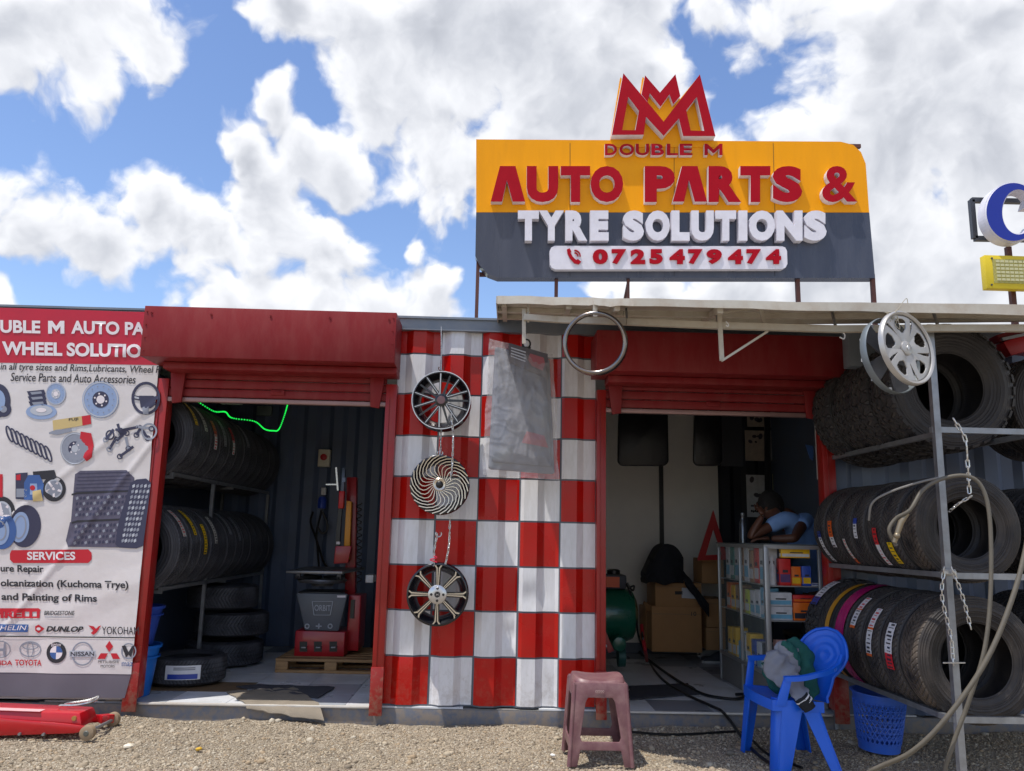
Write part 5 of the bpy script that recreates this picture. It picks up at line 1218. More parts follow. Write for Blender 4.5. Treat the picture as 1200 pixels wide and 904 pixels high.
for x in (352, 369, 387):
    b = MB(); b.prism([T(x-1, 764, -.002), T(x+8, 764, -.002), T(x+8, 752, -.002), T(x-1, 752, -.002)], (0, .003, 0)); b2_ = obj('pedal_slot', b, BLACK, bs_)
    b = MB(); p = T(x+3.5, 759, -.05); b.box(p+Vector((-.02, 0, -.008)), p+Vector((.02, .06, .004))); obj('pedal', b, mat('worn_steel', (130, 130, 134), .4, .7, var=.15), bs_, bev=.002)
b = MB(); b.hexa([T(357, 739), T(397, 740), T(397, 740, .4), T(357, 739, .4)], [T(347, 695), T(408, 696), T(408, 696, .46), T(347, 695, .46)]); cab = obj('cabinet', b, MG, tcg_, bev=.014)
b = MB()
for a, c in (((366, 705), (390, 705)), ((390, 705), (387, 721)), ((387, 721), (368, 721)), ((368, 721), (366, 705))): b.bar(T(*a, -.012), T(*c, -.012), .006, .004)
obj('emblem_frame', b, INKL, cab)
vs, fs, _ = text_mb('ORBIT', .01, 0, 0); b = MB(); A, B_, C_ = T(368.5, 716, -.010), T(387.5, 716.5, -.010), T(368.5, 709, -.010); b.add([A+(B_-A)*u+(C_-A)*v for u, v, w in vs], fs); obj('printed_words', b, INKL, cab)
for x in (360, 373.5, 387):
    b = MB()
    if x == 373.5: b.box(T(370, 734.6, -.008), T(377, 733.4, -.004)); b.box(T(373, 731, -.008), T(374.2, 737, -.004))
    else: b.lathe([(-.004, .022), (-.008, .02), (-.008, .014), (-.004, .012)], 16, T(x, 734, .0), 'Y')
    obj('pedal_symbol', b, INKL, cab)
b = MB(); b.prism([T(395, 698, -.006), T(405, 698, -.006), T(405, 700.5, -.006), T(395, 700.5, -.006)], (0, .003, 0)); obj('maker_plate', b, WINK, cab)
b = MB(); b.box(T(349, 695, .02), T(409, 691, .42)); obj('top_plate', b, BLACK, tcg_, bev=.004)
c = T(378, 680, .22)
b = MB(); b.lathe([(-.05, .06), (-.05, .09), (-.03, .1), (-.02, .2), (.0, .215), (.012, .21), (.012, .05), (.02, .045), (.02, 0)], 32, c, 'Z'); obj('turntable', b, mat('worn_steel', (130, 130, 134), .4, .7, var=.15), tcg_, smooth=40)
for k in range(4):
    a = PI/4+k*PI/2; d_ = Vector((math.cos(a), math.sin(a), 0)); b = MB(); b.bar(c+d_*.05+Vector((0, 0, .028)), c+d_*.27+Vector((0, 0, .028)), .05, .022); b.bar(c+d_*.25+Vector((0, 0, .02)), c+d_*.25+Vector((0, 0, .07)), .04, .04); obj('jaw', b, mat('jaw_dark', (56, 56, 60), .4, .5), tcg_, bev=.002)
b = MB(); b.hexa([T(335, 672, .0), T(401, 673, .0), T(428, 668, .4), T(360, 667, .4)], [T(335, 669, .0), T(401, 670, .0), T(428, 665, .4), T(360, 664, .4)]); obj('guard_plate', b, mat('worn_steel', (130, 130, 134), .4, .7, var=.15), tcg_, bev=.002)
b = MB(); b.box(T(405, 763, .12), T(430, 695, .45)); obj('column_base', b, MR, tcg_, bev=.01)
b = MB(); b.box(T(410, 725, .1), T(416, 703, .12)); obj('column_slot', b, BLACK, tcg_)
b = MB(); b.bar(T(411, 697, .4), T(413, 560, .4), .09, .09); obj('column', b, MR, tcg_, bev=.004)
b = MB(); b.prism([T(402, 655, .25), T(409, 656, .25), T(412, 588, .25), T(406, 587, .25)], (0, .06, 0)); obj('yellow_arm', b, mat('machine_yellow', (226, 152, 30), .4), tcg_, bev=.004)
b = MB(); b.box(T(396, 596, .2), T(405, 576, .27)); obj('red_head', b, mat('bright_machine_red', (210, 24, 36), .35), tcg_, bev=.006)
b = MB(); b.box(T(399, 576, .2), T(406, 549, .26)); cy_ = obj('cylinder_head', b, mat('blue_grey_cylinder', (92, 104, 128), .35, .3), tcg_, bev=.004)
b = MB(); b.box(T(401, 565, .195), T(405, 560, .2)); obj('blue_label', b, INKP, cy_)
b = MB(); b.bar(T(399, 596, .24), T(394, 658, .24), .035, .035); obj('shaft', b, BLACK, tcg_)
b = MB(); b.hexa([T(391, 661, .18), T(408, 660, .18), T(408, 660, .32), T(391, 661, .32)], [T(393, 640, .18), T(412, 640, .18), T(412, 640, .32), T(393, 640, .32)]); obj('tilt_base', b, MR, tcg_, bev=.006)
b = MB(); b.box(T(394, 638, .17), T(399, 635, .2)); obj('white_block', b, WINK, tcg_)
b = MB(); b.bar(T(396, 575, .3), T(394, 548, .3), .015, .015); b.bar(T(382, 568, .3), T(395, 568, .3), .012, .012); obj('gauge_pipe', b, CHROME, tcg_)
b = MB(); b.tube([T(421+3*math.cos(k*.8), 590+k*.95, .3+.03*math.sin(k*.8)) for k in range(100)], .005, 5); obj('coiled_hose', b, BLACK, tcg_, smooth=True)
b = MB(); b.box(T(428, 683, .3), T(441, 673, .5)); obj('side_tray', b, WHITE, tcg_, bev=.004)
settle(tcg_)
sw = thing('switch_box', 'cream switch box with a round red button on the back wall of the left room', 'switch box')
b = MB(); A = at(372, 547, BACK-.1); B_ = at(387, 527, BACK-.1); b.box((A.x, BACK-.10, A.z), (B_.x, BACK-.02, B_.z)); obj('case', b, mat('cream_plastic', (214, 206, 186), .4), sw, bev=.006)
b = MB(); b.lathe([(0, .034), (-.02, .034), (-.024, .028), (-.024, 0)], 20, at(379.5, 536, BACK-.1), 'Y'); obj('button', b, PRED, sw, smooth=40); settle(sw)
sk = thing('wall_plug', 'white socket and blue plug with dark cables hanging on the back wall', 'socket')
b = MB(); b.box(at(376, 580, BACK-.08), at(383, 572, BACK-.03)); obj('socket', b, WHITE, sk, bev=.004)
b = MB(); b.lathe([(0, 0), (0, .045), (.09, .045), (.12, .03), (.12, 0)], 14, at(377, 596, BACK-.1), 'Z'); obj('plug', b, mat('plug_blue', (40, 70, 170), .4), sk, smooth=40)
for pts in ([(377, 598), (371, 625), (372, 640), (374, 665)], [(378, 600), (383, 612), (383, 622), (377, 625), (372, 618)], [(367, 600), (364, 612), (370, 630), (380, 660), (388, 668)]):
    b = MB(); b.tube(curve([at(x, y, BACK-.12) for x, y in pts], 6), .012, 6); obj('cable', b, BLACK, sk, smooth=True)
settle(sk)
def bucket(c, r0, r1, h, m, label, z0):
    t = thing('plastic_tub', label, 'tub'); b = MB(); b.lathe([(0, 0), (0, r0), (h, r1), (h, r1+.014), (h-.02, r1+.014), (h-.02, r1), (.01, r0-.006), (.01, 0)], 28, (c.x, c.y, z0), 'Z'); obj('body', b, m, t, smooth=40)
    b = MB(); b.lathe([(h*.75, r1*.985+.002), (h*.75, r1+.008), (h*.78, r1+.008), (h*.78, r1)], 28, (c.x, c.y, z0), 'Z'); obj('rib', b, m, t, smooth=40); settle(t)
TB = mat('bright_blue_plastic', (20, 100, 190), .4, var=.05); TB2 = mat('deep_blue_plastic', (40, 70, 160), .4, var=.05)
c = at(150, 795, 6.02); bucket(c, .15, .19, .34, TB, 'bright blue plastic tub on the floor just inside the left door', .101)
bucket(c, .14, .185, .26, TB2, 'deep blue plastic tub stacked on the bright blue one inside the left door', .445)
# light string
ls = thing('light_string', 'string of green lights drooping across the top of the left room', 'light string')
GL = mat('green_light', (30, 255, 90), .5, emit=.5)
pts = curve([at(214, 468, 6.6), at(228, 469, 6.6), at(250, 482, 6.7), at(264, 483, 6.8), at(272, 490, 6.8), at(298, 494, 6.9), at(310, 503, 6.9), at(320, 505, 6.9), at(327, 503, 6.9), at(334, 485, 6.9), at(338, 470, 6.9)], 9)
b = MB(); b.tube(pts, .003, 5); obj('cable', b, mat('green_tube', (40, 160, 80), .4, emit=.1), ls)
bulb = None
for i, p in enumerate(pts):
    if bulb is None: q = MB(); q.ball((0, 0, 0), .0065, 8, 6); bulb = q.mesh('bulb', GL, True)
    put('bulb', bulb, ls, p)
settle(ls, pts[0]) if False else None
b = MB(); b.box(at(300, 487, BACK-.1), at(320, 477, BACK-.05)); o = obj('small_box', b, mat('dim_label_box', (110, 124, 120), .5, var=.2, vs=12), bev=.004); tag(o, 'small pale box high on the back wall of the left room', 'box'); settle(o)
b = MB(); b.box(at(258, 473, 6.5), at(285, 467, 6.55)); o = obj('lamp_fitting', b, mat('dim_white_plastic', (150, 150, 150), .5)); tag(o, 'narrow white strip hanging under the lintel of the left room', 'fitting'); settle(o)
# cloths and mats
def cloth(name, quad_, m, label, cat, thick=.006, amp=.012, drape=None, nu=24, nv=12):
    b = MB(); P = [Vector(p) for p in quad_]
    def fn(u, v, dz=0):
        p = (P[0]*(1-u)+P[1]*u)*(1-v)+(P[3]*(1-u)+P[2]*u)*v
        e_ = .018*noise3(u*3, v*3, len(name), 1.3); p = p+Vector((e_, e_*.7, 0)); p.z += abs(amp*noise3(p.x, p.y, 2, 7))+dz
        if drape and p.y < drape: p.z -= (drape-p.y)*.9; 
        return p
    b.grid(lambda u, v: fn(u, v, thick), nu, nv); b.grid(lambda u, v: fn(u, v, 0), nu, nv)
    n1 = (nu+1)*(nv+1)
    edge = [i for i in range(nu+1)]+[(j+1)*(nu+1)-1 for j in range(1, nv+1)]+[nv*(nu+1)+i for i in range(nu-1, -1, -1)]+[j*(nu+1) for j in range(nv-1, 0, -1)]
    for a, c in zip(edge, edge[1:]+edge[:1]): b.f.append((a, c, c+n1, a+n1)); b.m.append(0)
    o = obj(name, b, m, smooth=50); tag(o, label, cat); settle(o); return o
FZ = .102
def fl_(x, y): return at(x, y, Z=FZ)
cloth('doormat', [at(265, 812, Z=FZ), at(345, 806, Z=FZ), at(380, 830, Z=FZ), at(290, 826, Z=FZ)], mat('dusty_cloth', (132, 122, 108), .9, var=.12, vs=9, bump=.3, bs=200), 'dusty beige cloth hanging over the threshold of the left door', 'cloth', drape=5.79)
cloth('dark_mat', [at(277, 806, Z=FZ), at(300, 803, Z=FZ), at(393, 806, Z=FZ), at(372, 819, Z=FZ)], mat('dark_cloth', (62, 62, 68), .9, var=.15, vs=12, bump=.3, bs=150), 'dark grey mat lying behind the beige cloth at the left door', 'mat')
cloth('dark_mat', [at(737, 805, Z=FZ), at(805, 802, Z=FZ), at(823, 814, Z=FZ), at(737, 821, Z=FZ)], mat('dark_cloth', (62, 62, 68), .9), 'long dark mat on the tiles of the right room', 'mat')

# ------------------------------------------------------------------ right room
CBD = mat('cardboard', (172, 128, 84), .75, var=.05, vs=5, dirt=(130, 96, 62), da=.25, ds=6)
def carton(x0, y0, x1, y1, Y, dep, label, skew=0, flaps=False):
    t = thing('cardboard_box', label, 'cardboard box'); A = at(x0, y1, Y); B_ = at(x1, y0, Y)
    b = MB(); b.box((A.x, Y, A.z), (B_.x, Y+dep, B_.z)); obj('carton', b, CBD, t, bev=.006)
    b = MB(); b.box((A.x+.005, Y-.0015, (A.z+B_.z)/2+.32*(B_.z-A.z)), (B_.x-.005, Y-.0005, (A.z+B_.z)/2+.34*(B_.z-A.z)));  obj('tape', b, mat('packing_tape', (150, 116, 80), .3), t)
    return t, A, B_
Yc = 7.9
t1, A, B_ = carton(764, 711.5, 822, 764, Yc, .45, 'large cardboard box on the floor of the right room')
vs, fs, _ = text_mb('10', .01, 0, 0); b = MB(); P = fit(vs, 810, 717, 816, 722, Yc, 0, .002); b.add(P, fs); obj('printed_mark', b, INK, t1)
b = MB(); b.hexa([at(758, 716, Yc+.1), at(765, 716, Yc+.02), at(765, 712, Yc+.02), at(754, 704, Yc+.1)], [p+Vector((0, .003, 0)) for p in (at(758, 716, Yc+.1), at(765, 716, Yc+.02), at(765, 712, Yc+.02), at(754, 704, Yc+.1))]); obj('flap', b, CBD, t1)
settle(t1)
t2, A, B_ = carton(768, 684, 822, 711, Yc-.01, .42, 'cardboard box with a white label stacked on the large one')
b = MB(); b.prism([at(799, 689, Yc-.013), at(818, 690, Yc-.013), at(818, 702, Yc-.013), at(799, 701, Yc-.013)], (0, .002, 0)); obj('paper_label', b, mat('paper', (190, 192, 200), .6), t2)
b = MB(); b.prism([at(791, 693, Yc-.013), at(800, 693, Yc-.013), at(800, 697, Yc-.013), at(791, 697, Yc-.013)], (0, .002, 0)); obj('hand_hole', b, BLACK, t2)
vs, fs, _ = text_mb('PARTS', .01, 0, 0); b = MB(); P = fit(vs, 773, 688, 784, 691.5, Yc, 0, .013); b.add(P, fs) ; 
settle(t2)
for i, (x0, y0, x1, y1, Y, lb) in enumerate(((828, 736, 850, 762, 8.0, 'bottom brown carton half hidden behind the glass counter'), (828, 702, 850, 735, 8.0, 'middle brown carton behind the glass counter'), (823, 655, 848, 684, 8.0, 'top brown carton behind the glass counter beside the red triangle'), (757, 712, 764, 760, 8.15, 'narrow grey-brown carton edge behind the large cardboard box'))):
    t3, A, B_ = carton(x0, y0, x1, y1, Y, .35, lb); settle(t3)
b = MB()
# black seat cover thrown on the boxes
def sc_(u, v):
    x = 757+44*u; 
    top_ = 684-46*math.sin(min(1, u*1.35+.12)*PI*.5)**.8 if u < .55 else 684-46*(1-((u-.55)/.45)**3*.35)
    y = 684*(1-v)+top_*v+3*noise3(u, v, 3, 3); d = Yc-.04-.10*math.sin(PI*u)*(1-.5*v)-.02*noise3(u, v, 1, 6)
    return at(x, y, d)
b.grid(sc_, 22, 16); n0 = len(b.v)
def sd_(u, v): p = sc_(u, v); p = Vector((p.x, 2*(Yc+.10)-p.y, p.z)); return p
b.grid(sd_, 22, 16)
for i in range(22): b.add([sc_(i/22, 1), sc_((i+1)/22, 1), sd_((i+1)/22, 1), sd_(i/22, 1)], [(0, 1, 2, 3)])
for j in range(16):
    for u in (0, 1): b.add([sc_(u, j/16), sc_(u, (j+1)/16), sd_(u, (j+1)/16), sd_(u, j/16)], [(0, 1, 2, 3)])
sv = thing('seat_cover', 'black seat cover thrown over the stacked cardboard boxes', 'seat cover')
BF = mat('black_fabric', (26, 28, 36), .85, var=.15, vs=10, bump=.3, bs=80)
obj('cover', b, BF, sv, smooth=50, weld=1e-4)
b = MB(); b.grid(lambda u, v: at(797+34*u+6*v*(1-u), 664+44*u+ (22-6*u)*(v)+2*noise3(u, v, 5, 4), Yc-.09-.03*math.sin(PI*v)-.03*noise3(u, v, 2, 5)), 18, 8)
b.grid(lambda u, v: at(797+34*u+6*v*(1-u), 664+44*u+(22-6*u)*(v)+2*noise3(u, v, 5, 4), Yc-.03), 18, 8)
obj('sleeve', b, BF, sv, smooth=50); settle(sv)
# warning triangle
wt = thing('warning_triangle', 'red warning triangle leaning on the boxes behind the counter', 'warning triangle')
p = [(817, 657), (853, 656), (836, 598)]; q = [(827, 651), (846, 650), (836, 620)]
vs, fs = shape_mb([p, q]); b = MB(); b.add([at(u, v, 7.75)+Vector((0, .02*w, 0)) for u, v, w in vs], fs); obj('frame', b, mat('dull_red_reflector', (168, 40, 40), .35, var=.05), wt); settle(wt)
# compressor
cp = thing('air_compressor', 'green tank air compressor with an orange labelled motor behind the right door jamb', 'compressor')
GRN = mat('compressor_green', (10, 92, 70), .3, var=.05, coat=.4); YC = 7.55; c = at(722, 720, YC); rr = .235
b = MB(); b.lathe([(-.55, 0), (-.55, .12), (-.52, .19), (-.46, rr), (.08, rr), (.14, .21), (.175, .14), (.19, 0)], 36, c, 'X'); obj('tank', b, GRN, cp, smooth=40)
b = MB(); b.lathe([(-.3, .0), (-.3, .06), (.0, .06), (.0, .0)], 20, c+Vector((-.02, -.02, -.22)), 'Y'); b.box(c+Vector((-.07, -.1, -.3)), c+Vector((.05, .1, -.17))); obj('bracket', b, GRN, cp, bev=.01)
for dx_ in (.02, -.4):
    b = MB(); b.lathe([(-.03, 0), (-.03, .085), (.03, .085), (.03, 0)], 24, c+Vector((dx_, -.16, -.345)), 'X'); obj('wheel', b, mat('teal_wheel', (30, 84, 80), .5), cp, smooth=40)
A = at(707, 690, YC-.15); B_ = at(735, 674, YC-.15)
b = MB(); b.box((c.x-.4, YC-.13, c.z+rr-.01), (B_.x, YC+.12, B_.z)); mt = obj('motor', b, DGREY, cp, bev=.02)
b = MB(); b.box((c.x-.12, YC-.136, A.z+.012), (at(726, 680, YC-.136).x, YC-.131, B_.z-.02)); obj('orange_label', b, mat('orange_label', (214, 92, 50), .5), mt)
vs, fs, _ = text_mb('TANK', 0, 0, 0)
b = MB(); p = at(719, 671, YC); b.lathe([(-.02, 0), (-.02, .06), (.02, .06), (.03, .04), (.03, 0)], 16, p, 'Z'); obj('filter_cap', b, BLACK, cp, smooth=40)
b = MB(); b.tube(curve([at(735, 683, YC-.13), at(739, 690, YC-.13), at(742, 692, YC-.1), at(743, 687, YC-.1), at(739, 688, YC-.1)], 6), .009, 6); b.tube(curve([at(734, 684, YC-.13), at(744, 712, YC-.14), at(748, 745, YC-.2), at(757, 768, 7.4)], 6), .009, 6); obj('cable', b, BLACK, cp, smooth=True)
settle(cp)
bj = thing('bottle_jack', 'small red bottle jack on the floor beside the compressor', 'jack')
c = at(753, 762, Z=.1); 
b = MB(); b.box(c+Vector((-.07, -.06, 0)), c+Vector((.07, .06, .03))); obj('base', b, MR, bj, bev=.006)
b = MB(); b.lathe([(.03, 0), (.03, .06), (.14, .058), (.16, .045), (.22, .045), (.235, .02), (.26, .02), (.26, 0)], 20, c, 'Z'); obj('body', b, MR, bj, smooth=40)
b = MB(); b.bar(c+Vector((.03, -.03, .12)), c+Vector((.08, -.05, .2)), .02, .02); obj('lever', b, MR, bj); settle(bj)
rs_ = thing('floor_stand', 'red and white stand foot on the tiles beside the right door jamb', 'stand'); c = at(713, 765, Z=.1)
b = MB(); b.bar(at(704, 735, 7.2), at(716, 764, 7.2), .05, .02); obj('leg', b, MR, rs_)
b = MB(); b.bar(at(701, 757, 7.2), at(711, 757, 7.2), .03, .02); obj('cross_piece', b, WHITE, rs_); settle(rs_)
b = MB(); b.tube(curve([at(733, 744, Z=.16), at(745, 760, Z=.115), at(762, 775, Z=.112), at(790, 795, Z=.112), at(820, 812, Z=.112), at(845, 818, Z=.112), at(866, 819, Z=.115), at(874, 814, Z=.12), at(862, 814, Z=.12)], 8), .011, 8)
o = obj('air_hose', b, BLACK, smooth=True); tag(o, 'black air hose looping across the tiles from the compressor', 'hose'); settle(o)
b = MB(); b.tube(curve([at(752, 735, 7.5), at(754, 752, 7.3), at(758, 772, Z=.112), at(775, 795, Z=.112), at(800, 812, Z=.112), at(835, 828, Z=.112), Vector((at(846, 833, 5.77).x, 5.765, .11)), Vector((at(858, 845, 5.74).x, 5.74, .04)), at(872, 868, Z=.02), at(895, 890, Z=.01), at(920, 900, Z=.01)], 8), .010, 8)
o = obj('air_hose', b, BLACK, smooth=True); tag(o, 'black hose running out over the right threshold onto the gravel under the chair', 'hose'); settle(o)
b = MB(); b.tube(curve([at(752, 733, 7.45), at(753, 745, 7.35), at(756, 762, 7.25), at(758, 774, Z=.135)], 8), .016, 8); o = obj('red_hose_end', b, mat('red_hose', (176, 34, 44), .5), smooth=True); tag(o, 'red end sleeve of the hose by the bottle jack', 'hose end'); settle(o)
b = MB(); b.tube(curve([at(740, 858, Z=.01), at(780, 861, Z=.012), at(820, 860, Z=.012), at(850, 858, Z=.012), at(872, 860, Z=.012), at(900, 884, Z=.012), at(940, 900, Z=.012)], 8), .008, 6); o = obj('ground_cable', b, BLACK, smooth=True); tag(o, 'thin black cable lying on the gravel along the base rail by the stool', 'cable'); settle(o)
# shoes
SHW = mat('white_shoe', (200, 198, 196), .6, var=.05)
for (x, y, a, m, lb) in ((832, 770, .3, SHW, 'white sneaker by the foot of the counter'), (838, 777, .2, DGREY, 'dark grey sneaker in front of the white one')):
    t = thing('sneaker', lb, 'shoe'); c = at(x, y, Z=.1)
    RM = Matrix.Rotation(a, 4, 'Z')
    b = MB(); outl = [(.14, 0), (.12, .04), (.03, .045), (-.06, .035), (-.13, .035), (-.14, 0), (-.13, -.035), (-.06, -.03), (.03, -.045), (.12, -.04)]
    b.prism([RM @ Vector((-p[0], p[1], .0)) for p in outl], (0, 0, .022)); b.v = [tuple(Vector(v)+c) for v in b.v]; obj('sole', b, SHW, t, bev=.004)
    b = MB()
    def up_(u, v, RM=RM, c=c):
        x_ = -.13+.25*u; w_ = .04-.008*math.cos(u*6); h_ = .025+.07*max(0, (u-.35)/.65)**.7+.02; an = PI*v; return c+(RM @ Vector((x_, -w_*math.cos(an), .02+h_*math.sin(an)*(1 if u < .95 else .9))))
    b.grid(up_, 14, 8); obj('upper', b, m, t, smooth=60); settle(t)
# dark bagged mats hanging near the door head
BAG = mat('shiny_black_bag', (14, 15, 20), .34, spec=.3, var=.2, vs=6, bump=.35, bs=12)
for (x0, y0, x1, y1, Y, lb) in ((725, 482, 783, 546, 6.9, 'shiny black bagged mat hanging at the left of the right room'), (814, 482, 846, 546, 6.9, 'second shiny black bagged mat hanging near the dark posters')):
    t = thing('hanging_mat', lb, 'car mat'); o_ = []
    for cx, cy, a0 in ((x1-7, y0+5, -90), (x1-6, y1-7, 0), (x0+6, y1-7, 90), (x0+7, y0+5, 180)):
        for k in range(5): a = R(a0+22.5*k); o_.append(at(cx+7*math.cos(a), cy+7*math.sin(a), Y))
    b = MB(); b.prism(o_, (0, .05, 0)); obj('bag', b, BAG, t, bev=.012)
    b = MB(); p = at((x0+x1)/2, y0, Y); b.bar(p, p+Vector((0, .02, .25)), .012, .012); obj('hook', b, STEEL, t); settle(t)
b = MB(); b.box(at(846, 546, 7.4), at(868, 480, 7.43)); o = obj('hanging_sheet', b, mat('dark_curtain_wall', (34, 37, 46), .5)); tag(o, 'dark hanging sheet between the bagged mat and the posters', 'sheet'); settle(o)
# posters on the dark wall
PM = {n: mat('poster_'+n, c, .5, var=.15, vs=18) for n, c in dict(beige=(190, 176, 160), grey=(196, 196, 200), dark=(70, 66, 76), olive=(206, 204, 176)).items()}
for (x0, y0, x1, y1, n, lb) in ((876, 485, 897, 500, 'beige', 'small beige poster high on the dark wall, left one'), (901, 485, 918, 501, 'grey', 'small grey poster high on the dark wall, right one'), (874, 505, 897, 540, 'beige', 'dim poster with dark blots in the second row, left one'), (902, 505, 917, 540, 'grey', 'dim poster with dark blots in the second row, right one'), (876, 557, 896, 606, 'grey', 'pale grey poster with small print to the left of the seated person\'s head'), (906, 556, 924, 580, 'olive', 'pale olive poster behind the seated person\'s head')):
    t = thing('poster', lb, 'poster'); Yp = BACK-.14
    b = MB(); A = at(x0, y1, Yp); B_ = at(x1, y0, Yp); b.box((A.x, Yp, A.z), (B_.x, Yp+.01, B_.z)); pp = obj('sheet', b, PM[n], t)
    rs = random.Random(x0)
    for k in range(5):
        x = rs.uniform(x0+4, x1-4); y = rs.uniform(y0+4, y1-5); s = rs.uniform(1.5, 4)
        b = MB(); b.prism([at(px_, py_, Yp-.002) for px_, py_ in ell(x, y, s, s*.7, 10, rs.uniform(0, 3))], (0, .0015, 0)); obj('printed_picture', b, PM['dark'] if k else BLACK, pp)
    if n == 'grey' and y0 > 550:
        for k in range(7): b = MB(); b.prism([at(px_, py_, Yp-.003) for px_, py_ in ell(881+k*2.1, 599+(k % 2)*.6, 1.1, 1.5, 8)], (0, .002, 0)); obj('printed_mark', b, BLACK, pp)
        b = MB(); b.box(at(880, 594, Yp-.002), at(888, 592, Yp-.001)); obj('printed_line', b, DGREY, pp)
    settle(t)
b = MB(); b.bar(at(899, 482, BACK-.3), at(900, 605, BACK-.3), .06, .02); o = obj('hanging_strap', b, BLACK); tag(o, 'black strap hanging in front of the posters', 'strap'); settle(o)
b = MB(); b.box((at(954, 490, 6.1).x, 6.05, at(954, 562, 6.1).z), (at(958, 490, 6.1).x+.01, 6.1, at(954, 490, 6.1).z)); o = obj('pale_tube', b, mat('pale_tube', (190, 186, 188), .5)); tag(o, 'pale upright strip inside the right edge of the right door', 'strip'); settle(o)
b = MB(); b.prism([at(944, 521, 6.6), at(953, 523, 6.6), at(953, 540, 6.6), at(949, 537, 6.6)], (0, .01, 0)); o = obj('blue_tag', b, INKB); tag(o, 'small blue paper tag hanging inside the right door', 'tag'); settle(o)

# glass counter
gc = thing('glass_counter', 'aluminium framed glass counter full of packets inside the right door', 'counter')
AL = mat('counter_aluminium', (176, 178, 180), .35, .6, var=.05)
CY0, CY1 = 5.93, 7.15; cx0 = at(899, 700, CY0).x; cx1 = at(962, 700, CY0).x; ctz = at(899, 641, CY0).z; cz0 = .105
CH = ctz
for (x, y) in ((cx0, CY0), (cx1, CY0), (cx0, CY1), (cx1, CY1), (cx0, CY0+.62)):
    b = MB(); w_ = .018 if (x, y) == (cx0, CY0) else .011; b.box((x-w_, y-w_, cz0), (x+w_, y+w_, CH)); obj('post', b, AL, gc, bev=.002)
for z in (CH, cz0+.22):
    for a, c in (((cx0, CY0), (cx1, CY0)), ((cx0, CY0), (cx0, CY1)), ((cx1, CY0), (cx1, CY1)), ((cx0, CY1), (cx1, CY1))):
        b = MB(); b.bar((*a, z), (*c, z), .024, .026); obj('rail', b, AL, gc)
sh1, sh2 = at(925, 687, CY0).z, at(925, 728, CY0).z
for z in (sh1, sh2):
    b = MB(); b.box((cx0+.012, CY0, z-.006), (cx1-.005, CY1, z)); obj('shelf', b, AL, gc)
GLS = bpy.data.materials.new('counter_glass'); GLS.use_nodes = True; p = GLS.node_tree.nodes['Principled BSDF']; p.inputs['Base Color'].default_value = (.75, .85, .82, 1); p.inputs['Alpha'].default_value = .08; p.inputs['Roughness'].default_value = .04
b = MB(); b.box((cx0-.003, CY0+.02, cz0+.24), (cx0+.003, CY0+.60, CH-.02)); obj('glass_pane', b, GLS, gc)
b = MB(); b.box((cx0-.003, CY0+.64, cz0+.24), (cx0+.003, CY1-.02, CH-.02)); obj('glass_pane', b, GLS, gc)
b = MB(); b.box((cx0-.02, CY0-.015, CH+.014), (cx1+.01, CY1+.02, CH+.022)); obj('glass_top', b, mat('dark_glass_top', (96, 104, 108), .12, var=.1), gc, bev=.002)
b = MB(); b.box((cx0, CY0+.01, cz0), (cx1, CY1, cz0+.21)); obj('kick_panel', b, mat('counter_panel', (120, 118, 116), .5), gc)
settle(gc)
PK = {n: mat('packet_'+n, c, .4, var=.12, vs=25) for n, c in dict(red=(196, 40, 40), orange=(226, 110, 30), yellow=(232, 184, 30), white=(206, 206, 210), cyan=(110, 170, 200), blue=(50, 80, 170), tan=(170, 130, 100), teal=(80, 140, 130), purple=(90, 60, 110), pink=(190, 140, 130), dark=(50, 50, 60), lime=(190, 200, 60)).items()}
def packet(x, y, z, w, d, h, c, label, cat='box', bottle=False, band=None, grp='packets in the glass counter'):
    t = thing('bottle' if bottle else 'packet', label, 'bottle' if bottle else cat, grp)
    b = MB()
    if bottle:
        r_ = w/2; b.lathe([(0, 0), (0, r_), (h*.62, r_), (h*.78, r_*.4), (h*.9, r_*.4), (h*.9, 0)], 14); obj('body', b, PK[c], t, smooth=40)
        b = MB(); b.lathe([(h*.88, 0), (h*.88, r_*.5), (h, r_*.5), (h, 0)], 12); obj('cap', b, PK[band or 'white'], t, smooth=40)
    else:
        b.box((-w/2, -d/2, 0), (w/2, d/2, h)); bd = obj('carton', b, PK[c], t, bev=.003)
        b = MB(); f1, f2 = (.12, .42) if band else (.6, .8)
        b.box((-w/2+.006, -d/2-.0012, h*f1), (w/2-.006, -d/2-.0002, h*f2)); b.box((-w/2-.0012, -d/2+.008, h*f1), (-w/2-.0002, d/2-.008, h*f2)); obj('label_band', b, PK[band or ('white' if c != 'white' else 'blue')], bd)
        b = MB(); b.box((-w*.2, -d/2-.002, h*.48), (w*.25, -d/2-.0013, h*.58)); b.box((-w/2-.002, -d*.2, h*.48), (-w/2-.0013, d*.25, h*.58)); obj('small_print', b, PK['dark'], bd)
    t.location = (x, y, z+.001)
xc = lambda f: cx0+(cx1-cx0)*f
Zs = [cz0+.212, sh2, sh1]
packet(xc(.16), 5.99, sh1, .055, .055, .20, 'white', 'white can on the top shelf beside the counter post', bottle=True, band='white')
packet(xc(.38), 5.99, sh1, .085, .06, .19, 'red', 'red carton leaning on the top shelf of the counter', band='purple')
packet(xc(.60), 6.0, sh1, .07, .05, .135, 'orange', 'orange and yellow can packet on the top shelf', band='yellow')
packet(xc(.79), 5.99, sh1, .065, .05, .14, 'blue', 'blue packet with yellow stripe on the top shelf', band='yellow')
packet(xc(.58), 5.975, sh1+.197, .21, .05, .07, 'yellow', 'long yellow carton lying across the packets on the top shelf', band='white')
packet(xc(.95), 6.02, sh1, .09, .08, .02, 'white', 'flat white packet at the right end of the top shelf')
